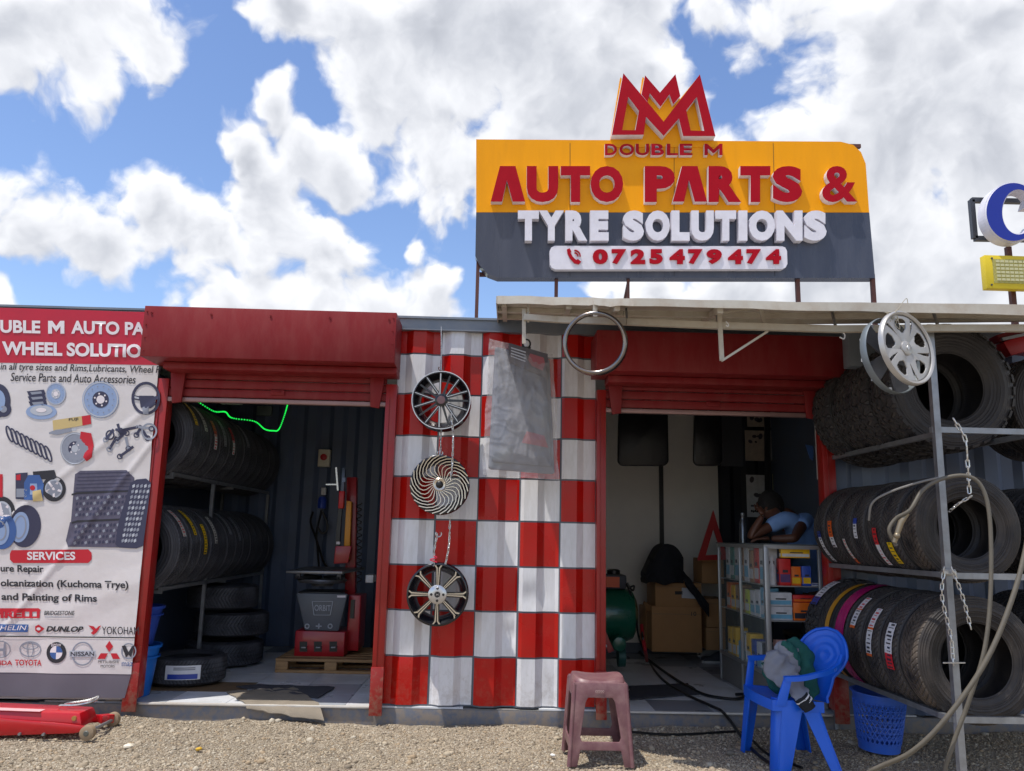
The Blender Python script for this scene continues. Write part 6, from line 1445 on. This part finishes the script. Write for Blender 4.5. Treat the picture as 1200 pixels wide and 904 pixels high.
for k in range(2): packet(xc(.27), 6.02, sh2+k*.098, .17, .12, .095, 'white', ('lower', 'upper')[k]+' white and blue oil filter carton on the middle shelf', band='cyan')
packet(xc(.73), 6.02, sh2, .17, .12, .125, 'orange', 'orange picture carton on the middle shelf', band='dark')
packet(xc(.73), 6.02, sh2+.127, .17, .12, .05, 'red', 'flat red carton on top of the orange one on the middle shelf', band='orange')
packet(xc(.3), 6.0, Zs[0], .1, .06, .24, 'pink', 'pinkish brown pouch on the lowest shelf', band='white')
packet(xc(.66), 6.0, Zs[0], .1, .06, .24, 'tan', 'tan pouch with a blue mark on the lowest shelf', band='blue')
packet(xc(.93), 6.0, Zs[0], .04, .06, .24, 'orange', 'thin orange packet at the right end of the lowest shelf', band='dark')
words = {0: 'lowest', 1: 'middle', 2: 'top'}; ords = ['first', 'second', 'third', 'fourth', 'fifth', 'sixth', 'seventh', 'eighth']
colr = {2: ['white', 'red', 'tan', 'white', 'tan', 'white', 'teal', 'white'], 1: ['cyan', 'white', 'white', 'lime', 'tan', 'tan', 'yellow', 'orange'], 0: ['dark', 'white', 'blue', 'yellow', 'white', 'cyan', 'yellow', 'yellow']}
for lv in (2, 1, 0):
    for k in range(8):
        y = CY0+.17+k*.125; h = {2: .30, 1: .22, 0: .24}[lv]*random.uniform(.8, 1); c = colr[lv][k]
        packet(cx0+.075, y, Zs[lv], .10, .11, h, c, '%s %s packet from the street on the %s shelf behind the counter glass' % (ords[k], c, words[lv]), band='cyan' if c == 'white' else 'white', bottle=(k in (5,) and lv == 0))
# thermos on the counter
th = thing('flask', 'slim steel flask standing on the counter top', 'flask'); c = at(871, 634, 6.8); c.z = CH+.023
b = MB(); b.lathe([(0, 0), (0, .03), (.16, .03), (.18, .022), (.2, .02), (.2, 0)], 18); obj('body', b, mat('dark_steel_flask', (110, 116, 126), .25, .7), th, smooth=40)
b = MB(); b.lathe([(.2, .012), (.22, .012), (.225, .016), (.245, .014), (.25, 0)], 14); obj('cap', b, STEEL, th, smooth=40); th.location = c

# ------------------------------------------------------------------ stool, chair, jacket, basket, trolley jack
SM = mat('mauve_plastic', (112, 74, 80), .42, var=.08, vs=5, dirt=(160, 132, 126), da=.45, ds=12)
st = thing('plastic_stool', 'dusty mauve brown plastic stool standing on the gravel', 'stool')
cx_, cy_ = .645, 4.96; hb, ht, zt_ = .182, .152, .452
def stool_pt(side, s, z):
    """s along the side -1..1"""
    h = hb+(ht-hb)*z/zt_
    return {0: (cx_+s*h, cy_-h, z), 1: (cx_+h, cy_+s*h, z), 2: (cx_-s*h, cy_+h, z), 3: (cx_-h, cy_-s*h, z)}[side]
for sd in range(4):
    loops = [[(-1, 0), (-.72, 0), (-.64, .085), (.64, .085), (.72, 0), (1, 0), (1, .44), (-1, .44)], [(-.66, .15), (-.52, .335), (-.44, .36), (.44, .36), (.52, .335), (.66, .15), (.6, .13), (-.6, .13)]]
    vs, fs = shape_mb(loops); b = MB(); P = []
    for u, v, w in vs:
        p = Vector(stool_pt(sd, u, v)); inn = Vector((cx_, cy_, v))-p; 
        ax = (Vector((0, 1, 0)), Vector((-1, 0, 0)), Vector((0, -1, 0)), Vector((1, 0, 0)))[sd]; P.append(p+ax*(.012*w+.001*(sd % 2)))
    b.add(P, fs); me = b.mesh('leg_frame', SM); bevel(me, .004, 2); put('leg_frame', me, st)
for sx in (-1, 1):
    for sy in (-1, 1):
        b = MB(); b.tube([(cx_+sx*(hb-.006), cy_+sy*(hb-.006), 0), (cx_+sx*(ht-.006), cy_+sy*(ht-.006), .43)], .013, 8); obj('leg', b, SM, st, smooth=50)
def seat_(u, v):
    a = 2*PI*u; k = v; sq = (abs(math.cos(a))**4+abs(math.sin(a))**4)**-.25; r_ = (ht+.004)*k*sq*.98
    x, y = r_*math.cos(a), r_*math.sin(a)
    z = zt_+.012-(.016*(x/ht)**2*-1+.014)*(1)*(1 if k < .9 else 1)+.006*(abs(x)/ht)**2
    if k > .93: z -= (k-.93)/.07*.03
    return (cx_+x, cy_+y, z)
b = MB(); b.grid(seat_, 48, 16); obj('seat', b, SM, st, smooth=60, weld=1e-4)
vs, fs, _ = text_mb('KENPO', .0, 0, 0)
b = MB(); b.lathe([(-.002, .004), (-.004, .016), (-.002, .018)], 16, (0, 0, 0), 'Y'); 
lg = MB(); 
for k in range(5):
    a0 = -.02+.01*k; lg.tube([(cx_+.0+a0-.004+.004*math.cos(t_), cy_-ht-.010, .395+.006*math.sin(t_)) for t_ in np.linspace(0, 5.2, 8)], .0016, 4)
obj('moulded_emblem', lg, mat('worn_mauve', (176, 150, 148), .5), st)
settle(st)

CB = mat('blue_chair_plastic', (20, 98, 222), .36, var=.05, vs=4, dirt=(40, 90, 190), da=.3, ds=8)
ch = thing('plastic_armchair', 'small bright blue plastic armchair on the gravel with a jacket on it', 'chair')
SZ = .375
def sheet(loop_pts, d, name, m, par, bev=.004):
    b = MB(); b.prism(loop_pts, d); me = b.mesh(name, m); bevel(me, bev, 2); return put(name, me, par)
# legs: angle section, tapered, the front ones run up into the arms
def leg(foot, top, w0, w1, ax1, ax2, name='leg'):
    f, t_ = Vector(foot), Vector(top); a1, a2 = Vector(ax1), Vector(ax2); b = MB()
    for a_, o_ in ((a1, a2), (a2, a1)):
        b.hexa([f, f+a_*w0, f+a_*w0+o_*.011, f+o_*.011], [t_, t_+a_*w1, t_+a_*w1+o_*.011, t_+o_*.011])
    me = b.mesh(name, CB); bevel(me, .003, 2); return put(name, me, ch)
ARM = .505
leg((1.60, 4.70, 0), (1.665, 4.75, SZ), .075, .12, (-.25, .97, 0), (1, 0, 0))
leg((1.55, 5.20, 0), (1.572, 5.14, SZ), .06, .09, (0, -1, 0), (1, 0, 0))
leg((1.965, 4.69, 0), (1.86, 4.77, SZ-.01), .06, .10, (0, 1, 0), (-1, 0, 0))
leg((1.975, 5.24, 0), (1.88, 5.13, SZ-.01), .07, .10, (0, -1, 0), (-1, 0, 0))
def seatp(u, v):
    F1, F2, B1, B2 = Vector((1.60, 4.74, SZ)), Vector((1.565, 5.15, SZ+.012)), Vector((1.90, 4.76, SZ-.012)), Vector((1.89, 5.14, SZ-.004))
    p = (F1*(1-v)+F2*v)*(1-u)+(B1*(1-v)+B2*v)*u
    p.z -= .022*math.sin(PI*v)*min(1, u*4); p.x -= .02*math.sin(PI*v)*(1-u)
    return p
b = MB(); b.grid(seatp, 14, 14); b.grid(lambda u, v: seatp(u, v)-Vector((0, 0, .008)), 14, 14)
# apron round the seat
loop = [(0, v/8) for v in range(9)]+[(u/8, 1) for u in range(1, 9)]+[(1, 1-v/8) for v in range(1, 9)]+[(1-u/8, 0) for u in range(1, 9)]
for (a, c), (d, e_) in zip(loop, loop[1:]):
    p, q = seatp(a, c), seatp(d, e_); dn = Vector((0, 0, .055)); cc_ = Vector((1.74, 4.95, SZ)); ip = (cc_-p).normalized()*.008; iq = (cc_-q).normalized()*.008
    b.hexa([p-dn, q-dn, q-dn+iq, p-dn+ip], [p+Vector((0, 0, .003)), q+Vector((0, 0, .003)), q+iq, p+ip])
obj('seat', b, CB, ch, smooth=50)
# arm posts and arms
for (p0, p1, w) in (((1.615, 4.745, SZ-.03), at(921, 794, 4.745), .05), ((1.568, 5.15, SZ-.03), at(879, 771, 5.15), .04)):
    p0 = Vector(p0); b = MB(); b.hexa([p0+Vector((0, -.007, 0)), p0+Vector((w*1.25, -.007, 0)), p0+Vector((w*1.25, .009, 0)), p0+Vector((0, .009, 0))], [p1+Vector((-.01, -.007, 0)), p1+Vector((w*.7, -.007, 0)), p1+Vector((w*.7, .009, 0)), p1+Vector((-.01, .009, 0))]); me = b.mesh('arm_post', CB); bevel(me, .004, 2); put('arm_post', me, ch)
near = curve([at(919, 794, 4.745), at(940, 793, 4.75), at(958, 789, 4.76), at(972, 785, 4.79), at(982, 778, 4.82), at(986, 768, 4.84)], 6)
far_ = curve([at(877, 770, 5.15), at(895, 769, 5.16), at(915, 768, 5.16), at(932, 764, 5.12), at(941, 757, 5.07)], 6)
for P in (near, far_):
    b = MB(); b.tube(P, .017, 8, flat=(1, .5)); n = len(P)
    for p, q in zip(P, P[1:]): b.hexa([p+Vector((0, -.017, -.022)), q+Vector((0, -.017, -.022)), q+Vector((0, -.012, -.022)), p+Vector((0, -.012, -.022))], [p+Vector((0, -.017, 0)), q+Vector((0, -.017, 0)), q+Vector((0, -.012, 0)), p+Vector((0, -.012, 0))])
    obj('arm', b, CB, ch, smooth=50)
bc = at(963, 768, 4.95); AX = Vector((.66, -.75, 0)); NX = Vector((.75, .66, 0))   # across the back, and away from the sitter
Rb = .152
def backp(u, v, off=0):
    """v 0 seat..1 top, u across; round shell on a narrower stem, hollow towards the sitter"""
    a = (u-.5)*2; z0, z1 = SZ-.03, bc.z+Rb
    z = z0+(z1-z0)*v; dz = z-bc.z
    if dz > -.11: w_ = math.sqrt(max(0, Rb*Rb-dz*dz))*1.0
    else: w_ = math.sqrt(Rb*Rb-.11*.11)+(-dz-.11)*.25
    f = max(0, min(1, (z-SZ)/(bc.z-SZ)))
    c = Vector((1.86, 4.95, z)).lerp(Vector((bc.x, bc.y, z)), f**.8); c.z = z; c += Vector((.02*max(0, dz)/Rb, 0, 0))
    p = c+AX*(a*w_)+NX*(.045*(1-a*a*(w_/Rb)**2)+off)
    q = math.hypot(a*w_, dz)/Rb
    if q < .8: p += NX*(.0028*math.sin(q*22))
    return p
b = MB(); b.grid(backp, 30, 44); b.grid(lambda u, v: backp(u, v, .007), 30, 44)
rimP = [backp(0, v/30) for v in range(31)]+[backp(1, 1-v/30) for v in range(1, 31)]; b.tube(rimP, .0095, 8)
obj('backrest', b, CB, ch, smooth=60)
settle(ch)

jk = thing('jacket', 'grey jacket with dark green body and striped black cuff thrown on the blue chair', 'jacket')
JG = mat('grey_jersey', (128, 130, 140), .9, var=.08, vs=12, bump=.25, bs=180); JN = mat('dark_green_cloth', (18, 84, 78), .8, var=.12, vs=8, bump=.3, bs=120); JB = mat('black_knit', (24, 26, 32), .9); JW = mat('white_knit', (205, 205, 210), .9)
def fold_tube(pts, rs, m, name, seed, fl=.55, seg=22, amp=.12, n=9):
    P = curve(pts, n); N_ = len(P); b = MB(); vs = []
    for i, p in enumerate(P):
        f = i/(N_-1); k = f*(len(rs)-1); r0 = rs[int(min(k, len(rs)-2))]; r1 = rs[int(min(k, len(rs)-2))+1]; r_ = r0+(r1-r0)*(k-int(min(k, len(rs)-2)))
        t_ = (P[min(i+1, N_-1)]-P[max(i-1, 0)]).normalized(); a = t_.cross(Vector((0, 1, 0))).normalized(); c = Vector((0, 1, 0))
        for j in range(seg):
            w = 2*PI*j/seg; q = r_*(1+amp*math.sin(f*26+3*math.cos(w)+seed)*.5+amp*2*noise3(math.cos(w)*1.3, f*6, math.sin(w)*1.3+seed, 1))
            vs.append(p+a*math.cos(w)*q+c*math.sin(w)*q*fl)
    fs = [(i*seg+j, i*seg+(j+1) % seg, (i+1)*seg+(j+1) % seg, (i+1)*seg+j) for i in range(N_-1) for j in range(seg)]+[tuple(range(seg)), tuple(range((N_-1)*seg, N_*seg))]
    b.add(vs, fs); return obj(name, b, m, jk, smooth=70)
fold_tube([at(905, 763, 4.93), at(910, 775, 4.91), at(920, 792, 4.87), at(932, 808, 4.79), at(940, 818, 4.73)], [.045, .075, .07, .05, .042], JG, 'sleeve', 1, amp=.26)
fold_tube([at(915, 752, 4.95), at(921, 768, 4.93), at(926, 790, 4.9)], [.03, .06, .05], JG, 'grey_body', 7, amp=.3)
fold_tube([at(901, 775, 4.98), at(910, 799, 4.97), at(928, 812, 4.95)], [.045, .06, .04], JN, 'green_lining', 5, amp=.22)
fold_tube([at(921, 754, 4.98), at(936, 763, 4.97), at(944, 783, 4.95), at(947, 803, 4.92), at(949, 819, 4.88)], [.03, .058, .06, .05, .03], JN, 'green_body', 2, amp=.28)
fold_tube([at(916, 753, 4.93), at(924, 758, 4.92), at(933, 770, 4.91), at(935, 784, 4.9)], [.012, .026, .022, .01], JN, 'collar_fold', 3, amp=.2)
cf = fold_tube([at(938.5, 817, 4.725), at(944, 824, 4.71), at(949, 831, 4.70)], [.043, .042, .036], JB, 'cuff', 4, amp=.04, fl=.75)
for s_ in (0, 1): fold_tube([at(940+s_*3.3, 818.6+s_*3.8, 4.722-s_*.006), at(941.2+s_*3.3, 820+s_*3.8, 4.72-s_*.006)], [.0445, .0445], JW, 'cuff_stripe', 4, amp=.04, n=2, fl=.77)
settle(jk)

bk = thing('waste_basket', 'blue perforated plastic waste basket on the gravel under the tyre rack', 'basket')
BB = mat('basket_blue', (52, 104, 214), .45, var=.06, dirt=(90, 110, 160), da=.3, ds=10)
r0_, r1_, hh = .118, .158, .34; rad = lambda z: r0_+(r1_-r0_)*z/hh
b = MB(); b.lathe([(0, 0), (0, rad(0)), (.055, rad(.055)), (.055, rad(.055)-.004), (.006, rad(.006)-.004), (.006, 0)], 40); obj('base', b, BB, bk, smooth=40)
b = MB(); b.lathe([(hh-.055, rad(hh-.055)), (hh-.006, rad(hh)), (hh-.006, rad(hh)+.013), (hh, rad(hh)+.012), (hh, rad(hh)-.004), (hh-.055, rad(hh-.055)-.004)], 40, closed=True); obj('rim', b, BB, bk, smooth=40)
b = MB(); nb_ = 30
for k in range(nb_):
    for s in (-1, 1):
        P = [(rad(z)*math.cos(2*PI*k/nb_+s*z*4.6), rad(z)*math.sin(2*PI*k/nb_+s*z*4.6), z) for z in np.linspace(.05, hh-.05, 8)]; b.tube([Vector(p)*1 for p in P], .0042, 4, cap=False)
for z in np.linspace(.055, hh-.055, 8): b.lathe([(z-.003, rad(z)-.003), (z-.003, rad(z)+.002), (z+.003, rad(z)+.002), (z+.003, rad(z)-.003)], 40, closed=True)
for k in range(nb_):
    a = 2*PI*(k+.5)/nb_; b.tube([(rad(z)*math.cos(a), rad(z)*math.sin(a), z) for z in (.05, hh-.05)], .0028, 4, cap=False)
obj('lattice', b, BB, bk)
bp_ = at(1027, 880, Z=0); bk.location = (2.42, 5.24, .012); bk.rotation_euler = (R(3), R(2), 0)

jc = thing('trolley_jack', 'long red trolley jack on the gravel below the banner at the left edge', 'jack')
JR = mat('jack_red', (186, 12, 26), .3, var=.04, coat=.4, dirt=(140, 40, 40), da=.2, ds=8)
for y in (5.19, 5.47):
    b = MB(); b.prism([(-3.6, y, .015), (-2.95, y, .012), (-2.45, y, .035), (-2.37, y, .05), (-2.37, y, .075), (-2.5, y, .088), (-2.95, y, .115), (-3.6, y, .13)], (0, .012, 0)); obj('side_plate', b, JR, jc, bev=.003)
    for x in (-2.62, -2.76, -2.92, -3.1):
        b = MB(); b.lathe([(-.014, 0), (-.014, .008), (0, .009)], 10, (x, y, .028), 'Y'); obj('bolt', b, STEEL, jc)
b = MB(); b.hexa([(-3.6, 5.205, .06), (-2.42, 5.23, .06), (-2.42, 5.44, .06), (-3.6, 5.47, .06)], [(-3.6, 5.22, .165), (-2.45, 5.245, .140), (-2.45, 5.43, .140), (-3.6, 5.46, .165)]); obj('cover', b, JR, jc, bev=.012)
b = MB(); b.box((-3.0, 5.26, .153), (-2.66, 5.33, .1545), M=Matrix.Rotation(R(0), 4, 'Y')); obj('warning_label', b, mat('pale_pink_label', (224, 180, 180), .5), jc) if False else None
b = MB(); b.hexa([(-2.98, 5.225, .1505), (-2.68, 5.228, .1450), (-2.68, 5.29, .1455), (-2.98, 5.29, .151)], [(-2.98, 5.225, .1535), (-2.68, 5.228, .1475), (-2.68, 5.29, .1475), (-2.98, 5.29, .1535)]); obj('warning_label', b, mat('pale_pink_label', (224, 170, 172), .5), jc)
for (y, x) in ((5.17, -2.355), (5.53, -2.37)):
    b = MB(); b.lathe([(-.022, .012), (-.022, .036), (-.018, .042), (.018, .042), (.022, .036), (.022, .012)], 24, (x, y, .045), 'Y'); wh = obj('wheel', b, mat('dusty_wheel', (148, 128, 104), .7, var=.1), jc, smooth=40)
    b = MB(); b.lathe([(-.026, 0), (-.026, .012), (-.021, .018), (-.021, .03), (-.0205, .03)], 18, (x, y, .045), 'Y'); obj('hub_cap', b, mat('hub_grey', (96, 98, 92), .5, .3), wh, smooth=40)
b = MB(); b.tube([(-2.36, 5.17, .045), (-2.365, 5.53, .045)], .01, 10); obj('axle', b, STEEL, jc)
b = MB(); b.bar((-2.42, 5.46, .06), (-2.37, 5.52, .055), .05, .05); obj('wheel_bracket', b, JR, jc, bev=.003)
b = MB(); b.lathe([(-.01, 0), (-.01, .014), (.004, .014)], 12, (-2.475, 5.24, .11), 'Y'); obj('pivot_bolt', b, mat('brass_bolt', (190, 150, 90), .4, .6), jc)
b = MB(); b.tube(curve([(-2.62, 5.33, .155), (-2.6, 5.31, .168), (-2.52, 5.31, .17), (-2.46, 5.33, .178), (-2.42, 5.38, .19), (-2.42, 5.40, .205), (-2.46, 5.36, .19), (-2.55, 5.34, .178), (-2.6, 5.36, .165)], 5), .006, 6); obj('release_handle', b, CHROME, jc, smooth=True)
settle(jc)

# ------------------------------------------------------------------ person behind the counter
def skin(name, nodes, edges, m, parent, sub=2, root=0):
    me = bpy.data.meshes.new(name); me.from_pydata([n[0] for n in nodes], edges, []); o = bpy.data.objects.new(name, me); COL.objects.link(o)
    md = o.modifiers.new('s', 'SKIN'); md.use_smooth_shade = True; sl = me.skin_vertices[0].data if me.skin_vertices else None
    if sl is None:
        bm = bmesh.new(); bm.from_mesh(me); bm.verts.layers.skin.verify(); bm.to_mesh(me); bm.free(); sl = me.skin_vertices[0].data
    for i, n in enumerate(nodes): r_ = n[1] if isinstance(n[1], tuple) else (n[1], n[1]); sl[i].radius = r_; sl[i].use_root = (i == root)
    md2 = o.modifiers.new('u', 'SUBSURF'); md2.levels = md2.render_levels = sub
    bpy.context.view_layer.update(); dg = bpy.context.evaluated_depsgraph_get()
    nm = bpy.data.meshes.new_from_object(o.evaluated_get(dg)); bpy.data.objects.remove(o); nm.materials.clear(); nm.materials.append(m)
    nm.polygons.foreach_set('use_smooth', [True]*len(nm.polygons)); return put(name, nm, parent)
SKN = mat('dark_brown_skin', (92, 58, 44), .5, var=.06); SHT = mat('pale_blue_shirt', (124, 162, 222), .85, var=.05, vs=14, bump=.3, bs=60); HRC = mat('black_hair', (14, 13, 15), .8, bump=.6, bs=120); TRS = mat('dark_trousers', (34, 38, 52), .85)
pr = thing('person', 'person in a pale blue T-shirt resting head on hand, elbow on the glass counter', 'person')
ct = CH+.03
H_ = at(903, 594, 6.45); ELA = at(878, 628, 6.38); ELA.z = ct+.035; SHA = at(921, 607, 6.42); SHB = at(943, 609, 6.50); ELB = at(931, 634, 6.22); ELB.z = ct+.035; WRB = at(903, 632, 6.3); WRB.z = ct+.03; WRA = at(894, 604, 6.36)
NK = (SHA+SHB)/2+Vector((-.04, .03, .03)); CHS = at(942, 628, 6.56); PEL = Vector((CHS.x+.12, 6.72, .66)); KN1 = PEL+Vector((-.02, -.42, -.02)); KN2 = PEL+Vector((.25, -.38, -.02)); 
nodes = [(PEL, (.13, .11)), (PEL.lerp(CHS, .5), (.115, .09)), (CHS, (.13, .10)), (NK, .055), (NK.lerp(H_, .45), .05),
 (SHA, .055), (SHA.lerp(ELA, .5), .043), (ELA, .036), (ELA.lerp(WRA, .5), .032), (WRA, .023),
 (SHB, .056), (SHB.lerp(ELB, .5), .045), (ELB, .037), (ELB.lerp(WRB, .5), .032), (WRB, .023),
 (KN1, .065), (Vector((KN1.x-.0, KN1.y+.02, .32)), .05), (Vector((KN1.x, KN1.y+.05, .15)), .038), (KN2, .065), (Vector((KN2.x, KN2.y+.02, .32)), .05), (Vector((KN2.x, KN2.y+.05, .15)), .038)]
edges = [(0,1),(1,2),(2,3),(3,4),(2,5),(5,6),(6,7),(7,8),(8,9),(2,10),(10,11),(11,12),(12,13),(13,14),(0,15),(15,16),(16,17),(0,18),(18,19),(19,20)]
body_ = skin('body', nodes, edges, SKN, pr)
# head turned down and to the left, resting on the hand
HR = Matrix.Rotation(R(-62), 4, 'Z') @ Matrix.Rotation(R(26), 4, 'X')       # face looks along -Y before the turn
def hp(x, y, z): return H_+(HR @ Vector((x, y, z)))
b = MB()
def headf(u, v):
    ph = PI*v; w = 2*PI*u; x = math.sin(ph)*math.cos(w); y = math.sin(ph)*math.sin(w); z = math.cos(ph)
    k = 1-.22*max(0, -z)*(1 if True else 0); X_ = x*.076*k; Y_ = y*.098*(1-.12*max(0, -z)); Z_ = z*.118
    if y < -.2:
        Y_ -= .022*math.exp(-((X_/.012)**2))*math.exp(-(((Z_+.012)/.022)**2))                     # nose
        Y_ += .010*math.exp(-(((abs(X_)-.03)/.014)**2))*math.exp(-(((Z_-.012)/.012)**2))           # eye sockets
        Y_ -= .008*math.exp(-((X_/.026)**2))*math.exp(-(((Z_+.048)/.010)**2))                      # lips
        Y_ -= .010*math.exp(-((X_/.024)**2))*math.exp(-(((Z_+.092)/.018)**2))                      # chin
    return hp(X_, Y_, Z_)
b.grid(headf, 48, 36); hd = obj('head', b, SKN, pr, smooth=True, weld=1e-4)
for s in (-1, 1):
    b = MB(); b.ball(hp(s*.03, -.082, .012), .012, 10, 8); obj('eye', b, mat('eye', (190, 180, 170), .3), hd, smooth=True)
    b = MB(); b.ball(hp(s*.078, .005, -.005), .026, 10, 8, sc=(.35, .7, 1.1), M=HR.to_3x3().to_4x4()); obj('ear', b, SKN, hd, smooth=True)
b = MB(); b.grid(lambda u, v: (lambda w, ph: hp(math.sin(ph)*math.cos(w)*.088*(1+.06*noise3(u*14, v*8, 1)), math.sin(ph)*math.sin(w)*.112+.010+.004*noise3(u*20, v*9, 4), math.cos(ph)*.126+.006))(2*PI*u, PI*v*(.5+.16*(math.sin(2*PI*u) > -.35)*min(1, (math.sin(2*PI*u)+.35)*3))), 48, 20)
obj('hair', b, HRC, pr, smooth=True, weld=1e-4)
def hand(w, fwd, up, name, curl=.5):
    """palm and five separate bent fingers"""
    f, u = fwd.normalized(), up.normalized(); s = f.cross(u).normalized(); u = s.cross(f)
    n = [(w, .022), (w+f*.045, (.034, .016)), (w+f*.085, (.038, .014))]; e = [(0, 1), (1, 2)]
    h = skin(name, n, e, SKN, pr, 1); 
    for k, (o_, l_) in enumerate(((-.03, .065), (-.010, .078), (.010, .072), (.028, .056))):
        p0 = w+f*.082+s*o_; p1 = p0+f*l_*.45+u*-.01*curl; p2 = p1+(f-u*curl).normalized()*l_*.32; p3 = p2+(f*.6-u*curl*1.3).normalized()*l_*.25
        skin('finger', [(p0-f*.015, .009), (p1, .0085), (p2, .008), (p3, .007)], [(0, 1), (1, 2), (2, 3)], SKN, h, 1)
    p0 = w+f*.03+s*.03; skin('thumb', [(p0, .011), (p0+f*.03+s*.025, .010), (p0+f*.055+s*.03-u*.01, .009)], [(0, 1), (1, 2)], SKN, h, 1)
hand(WRA, hp(-.03, -.085, .06)-WRA, Vector((-.5, -1, .2)), 'hand', .6)
hand(WRB, Vector((-1, .1, -.02)), Vector((0, 0, 1)), 'hand', .5)
tn = [(PEL+Vector((0, 0, .08)), (.15, .125)), (PEL.lerp(CHS, .5), (.135, .108)), (CHS, (.148, .116)), (NK-Vector((0, 0, .02)), .075), (SHA, .075), (SHA.lerp(ELA, .52), .062), (SHB, .074), (SHB.lerp(ELB, .42), .062)]
skin('t_shirt', tn, [(0, 1), (1, 2), (2, 3), (2, 4), (4, 5), (2, 6), (6, 7)], SHT, pr)
skin('trousers', [(PEL, (.145, .12)), (KN1, .078), (Vector((KN1.x, KN1.y+.04, .17)), .058), (KN2, .078), (Vector((KN2.x, KN2.y+.04, .17)), .058)], [(0, 1), (1, 2), (0, 3), (3, 4)], TRS, pr)
for K in (KN1, KN2):
    b = MB(); b.ball((K.x, K.y-.03, .14), .05, 12, 8, sc=(.9, 2.3, .75)); obj('shoe', b, BLACK, pr, smooth=True)
settle(pr, (PEL.x, PEL.y, .10))
b = MB(); bs2 = thing('bench_seat', 'dark seat hidden behind the counter under the seated person', 'seat')
b.box((PEL.x-.2, PEL.y-.2, .50), (PEL.x+.2, PEL.y+.2, .54)); obj('seat', b, BLACK, bs2, bev=.01)
for sx in (-1, 1):
    for sy in (-1, 1): b = MB(); b.bar((PEL.x+sx*.17, PEL.y+sy*.17, .1), (PEL.x+sx*.17, PEL.y+sy*.17, .5), .03, .03); obj('leg', b, BLACK, bs2)
settle(bs2)

# small litter on the gravel
for (x, y, s, c, lb) in ((150, 876, .03, (225, 215, 195), 'pale stone on the gravel below the trolley jack wheel'), (233, 879, .022, (200, 160, 50), 'yellowish leaf scrap on the gravel in front of the left door'), (648, 886, .016, (230, 228, 224), 'tiny white scrap on the gravel left of the stool'), (855, 884, .03, (120, 112, 100), 'grey stone on the gravel in front of the blue chair')):
    p = at(x, y, Z=0); b = MB(); b.ball((p.x, p.y, s*.25), s, 7, 5, sc=(1, .8, .45)); b.v = [(v[0]+s*.25*noise3(*v, 40), v[1], v[2]+s*.2*noise3(v[1], v[0], 1, 50)) for v in b.v]
    o = obj('scrap' if s < .025 else 'stone', b, mat('scrap_%d' % x, c, .8)); tag(o, lb, 'stone' if s > .025 else 'scrap'); settle(o)
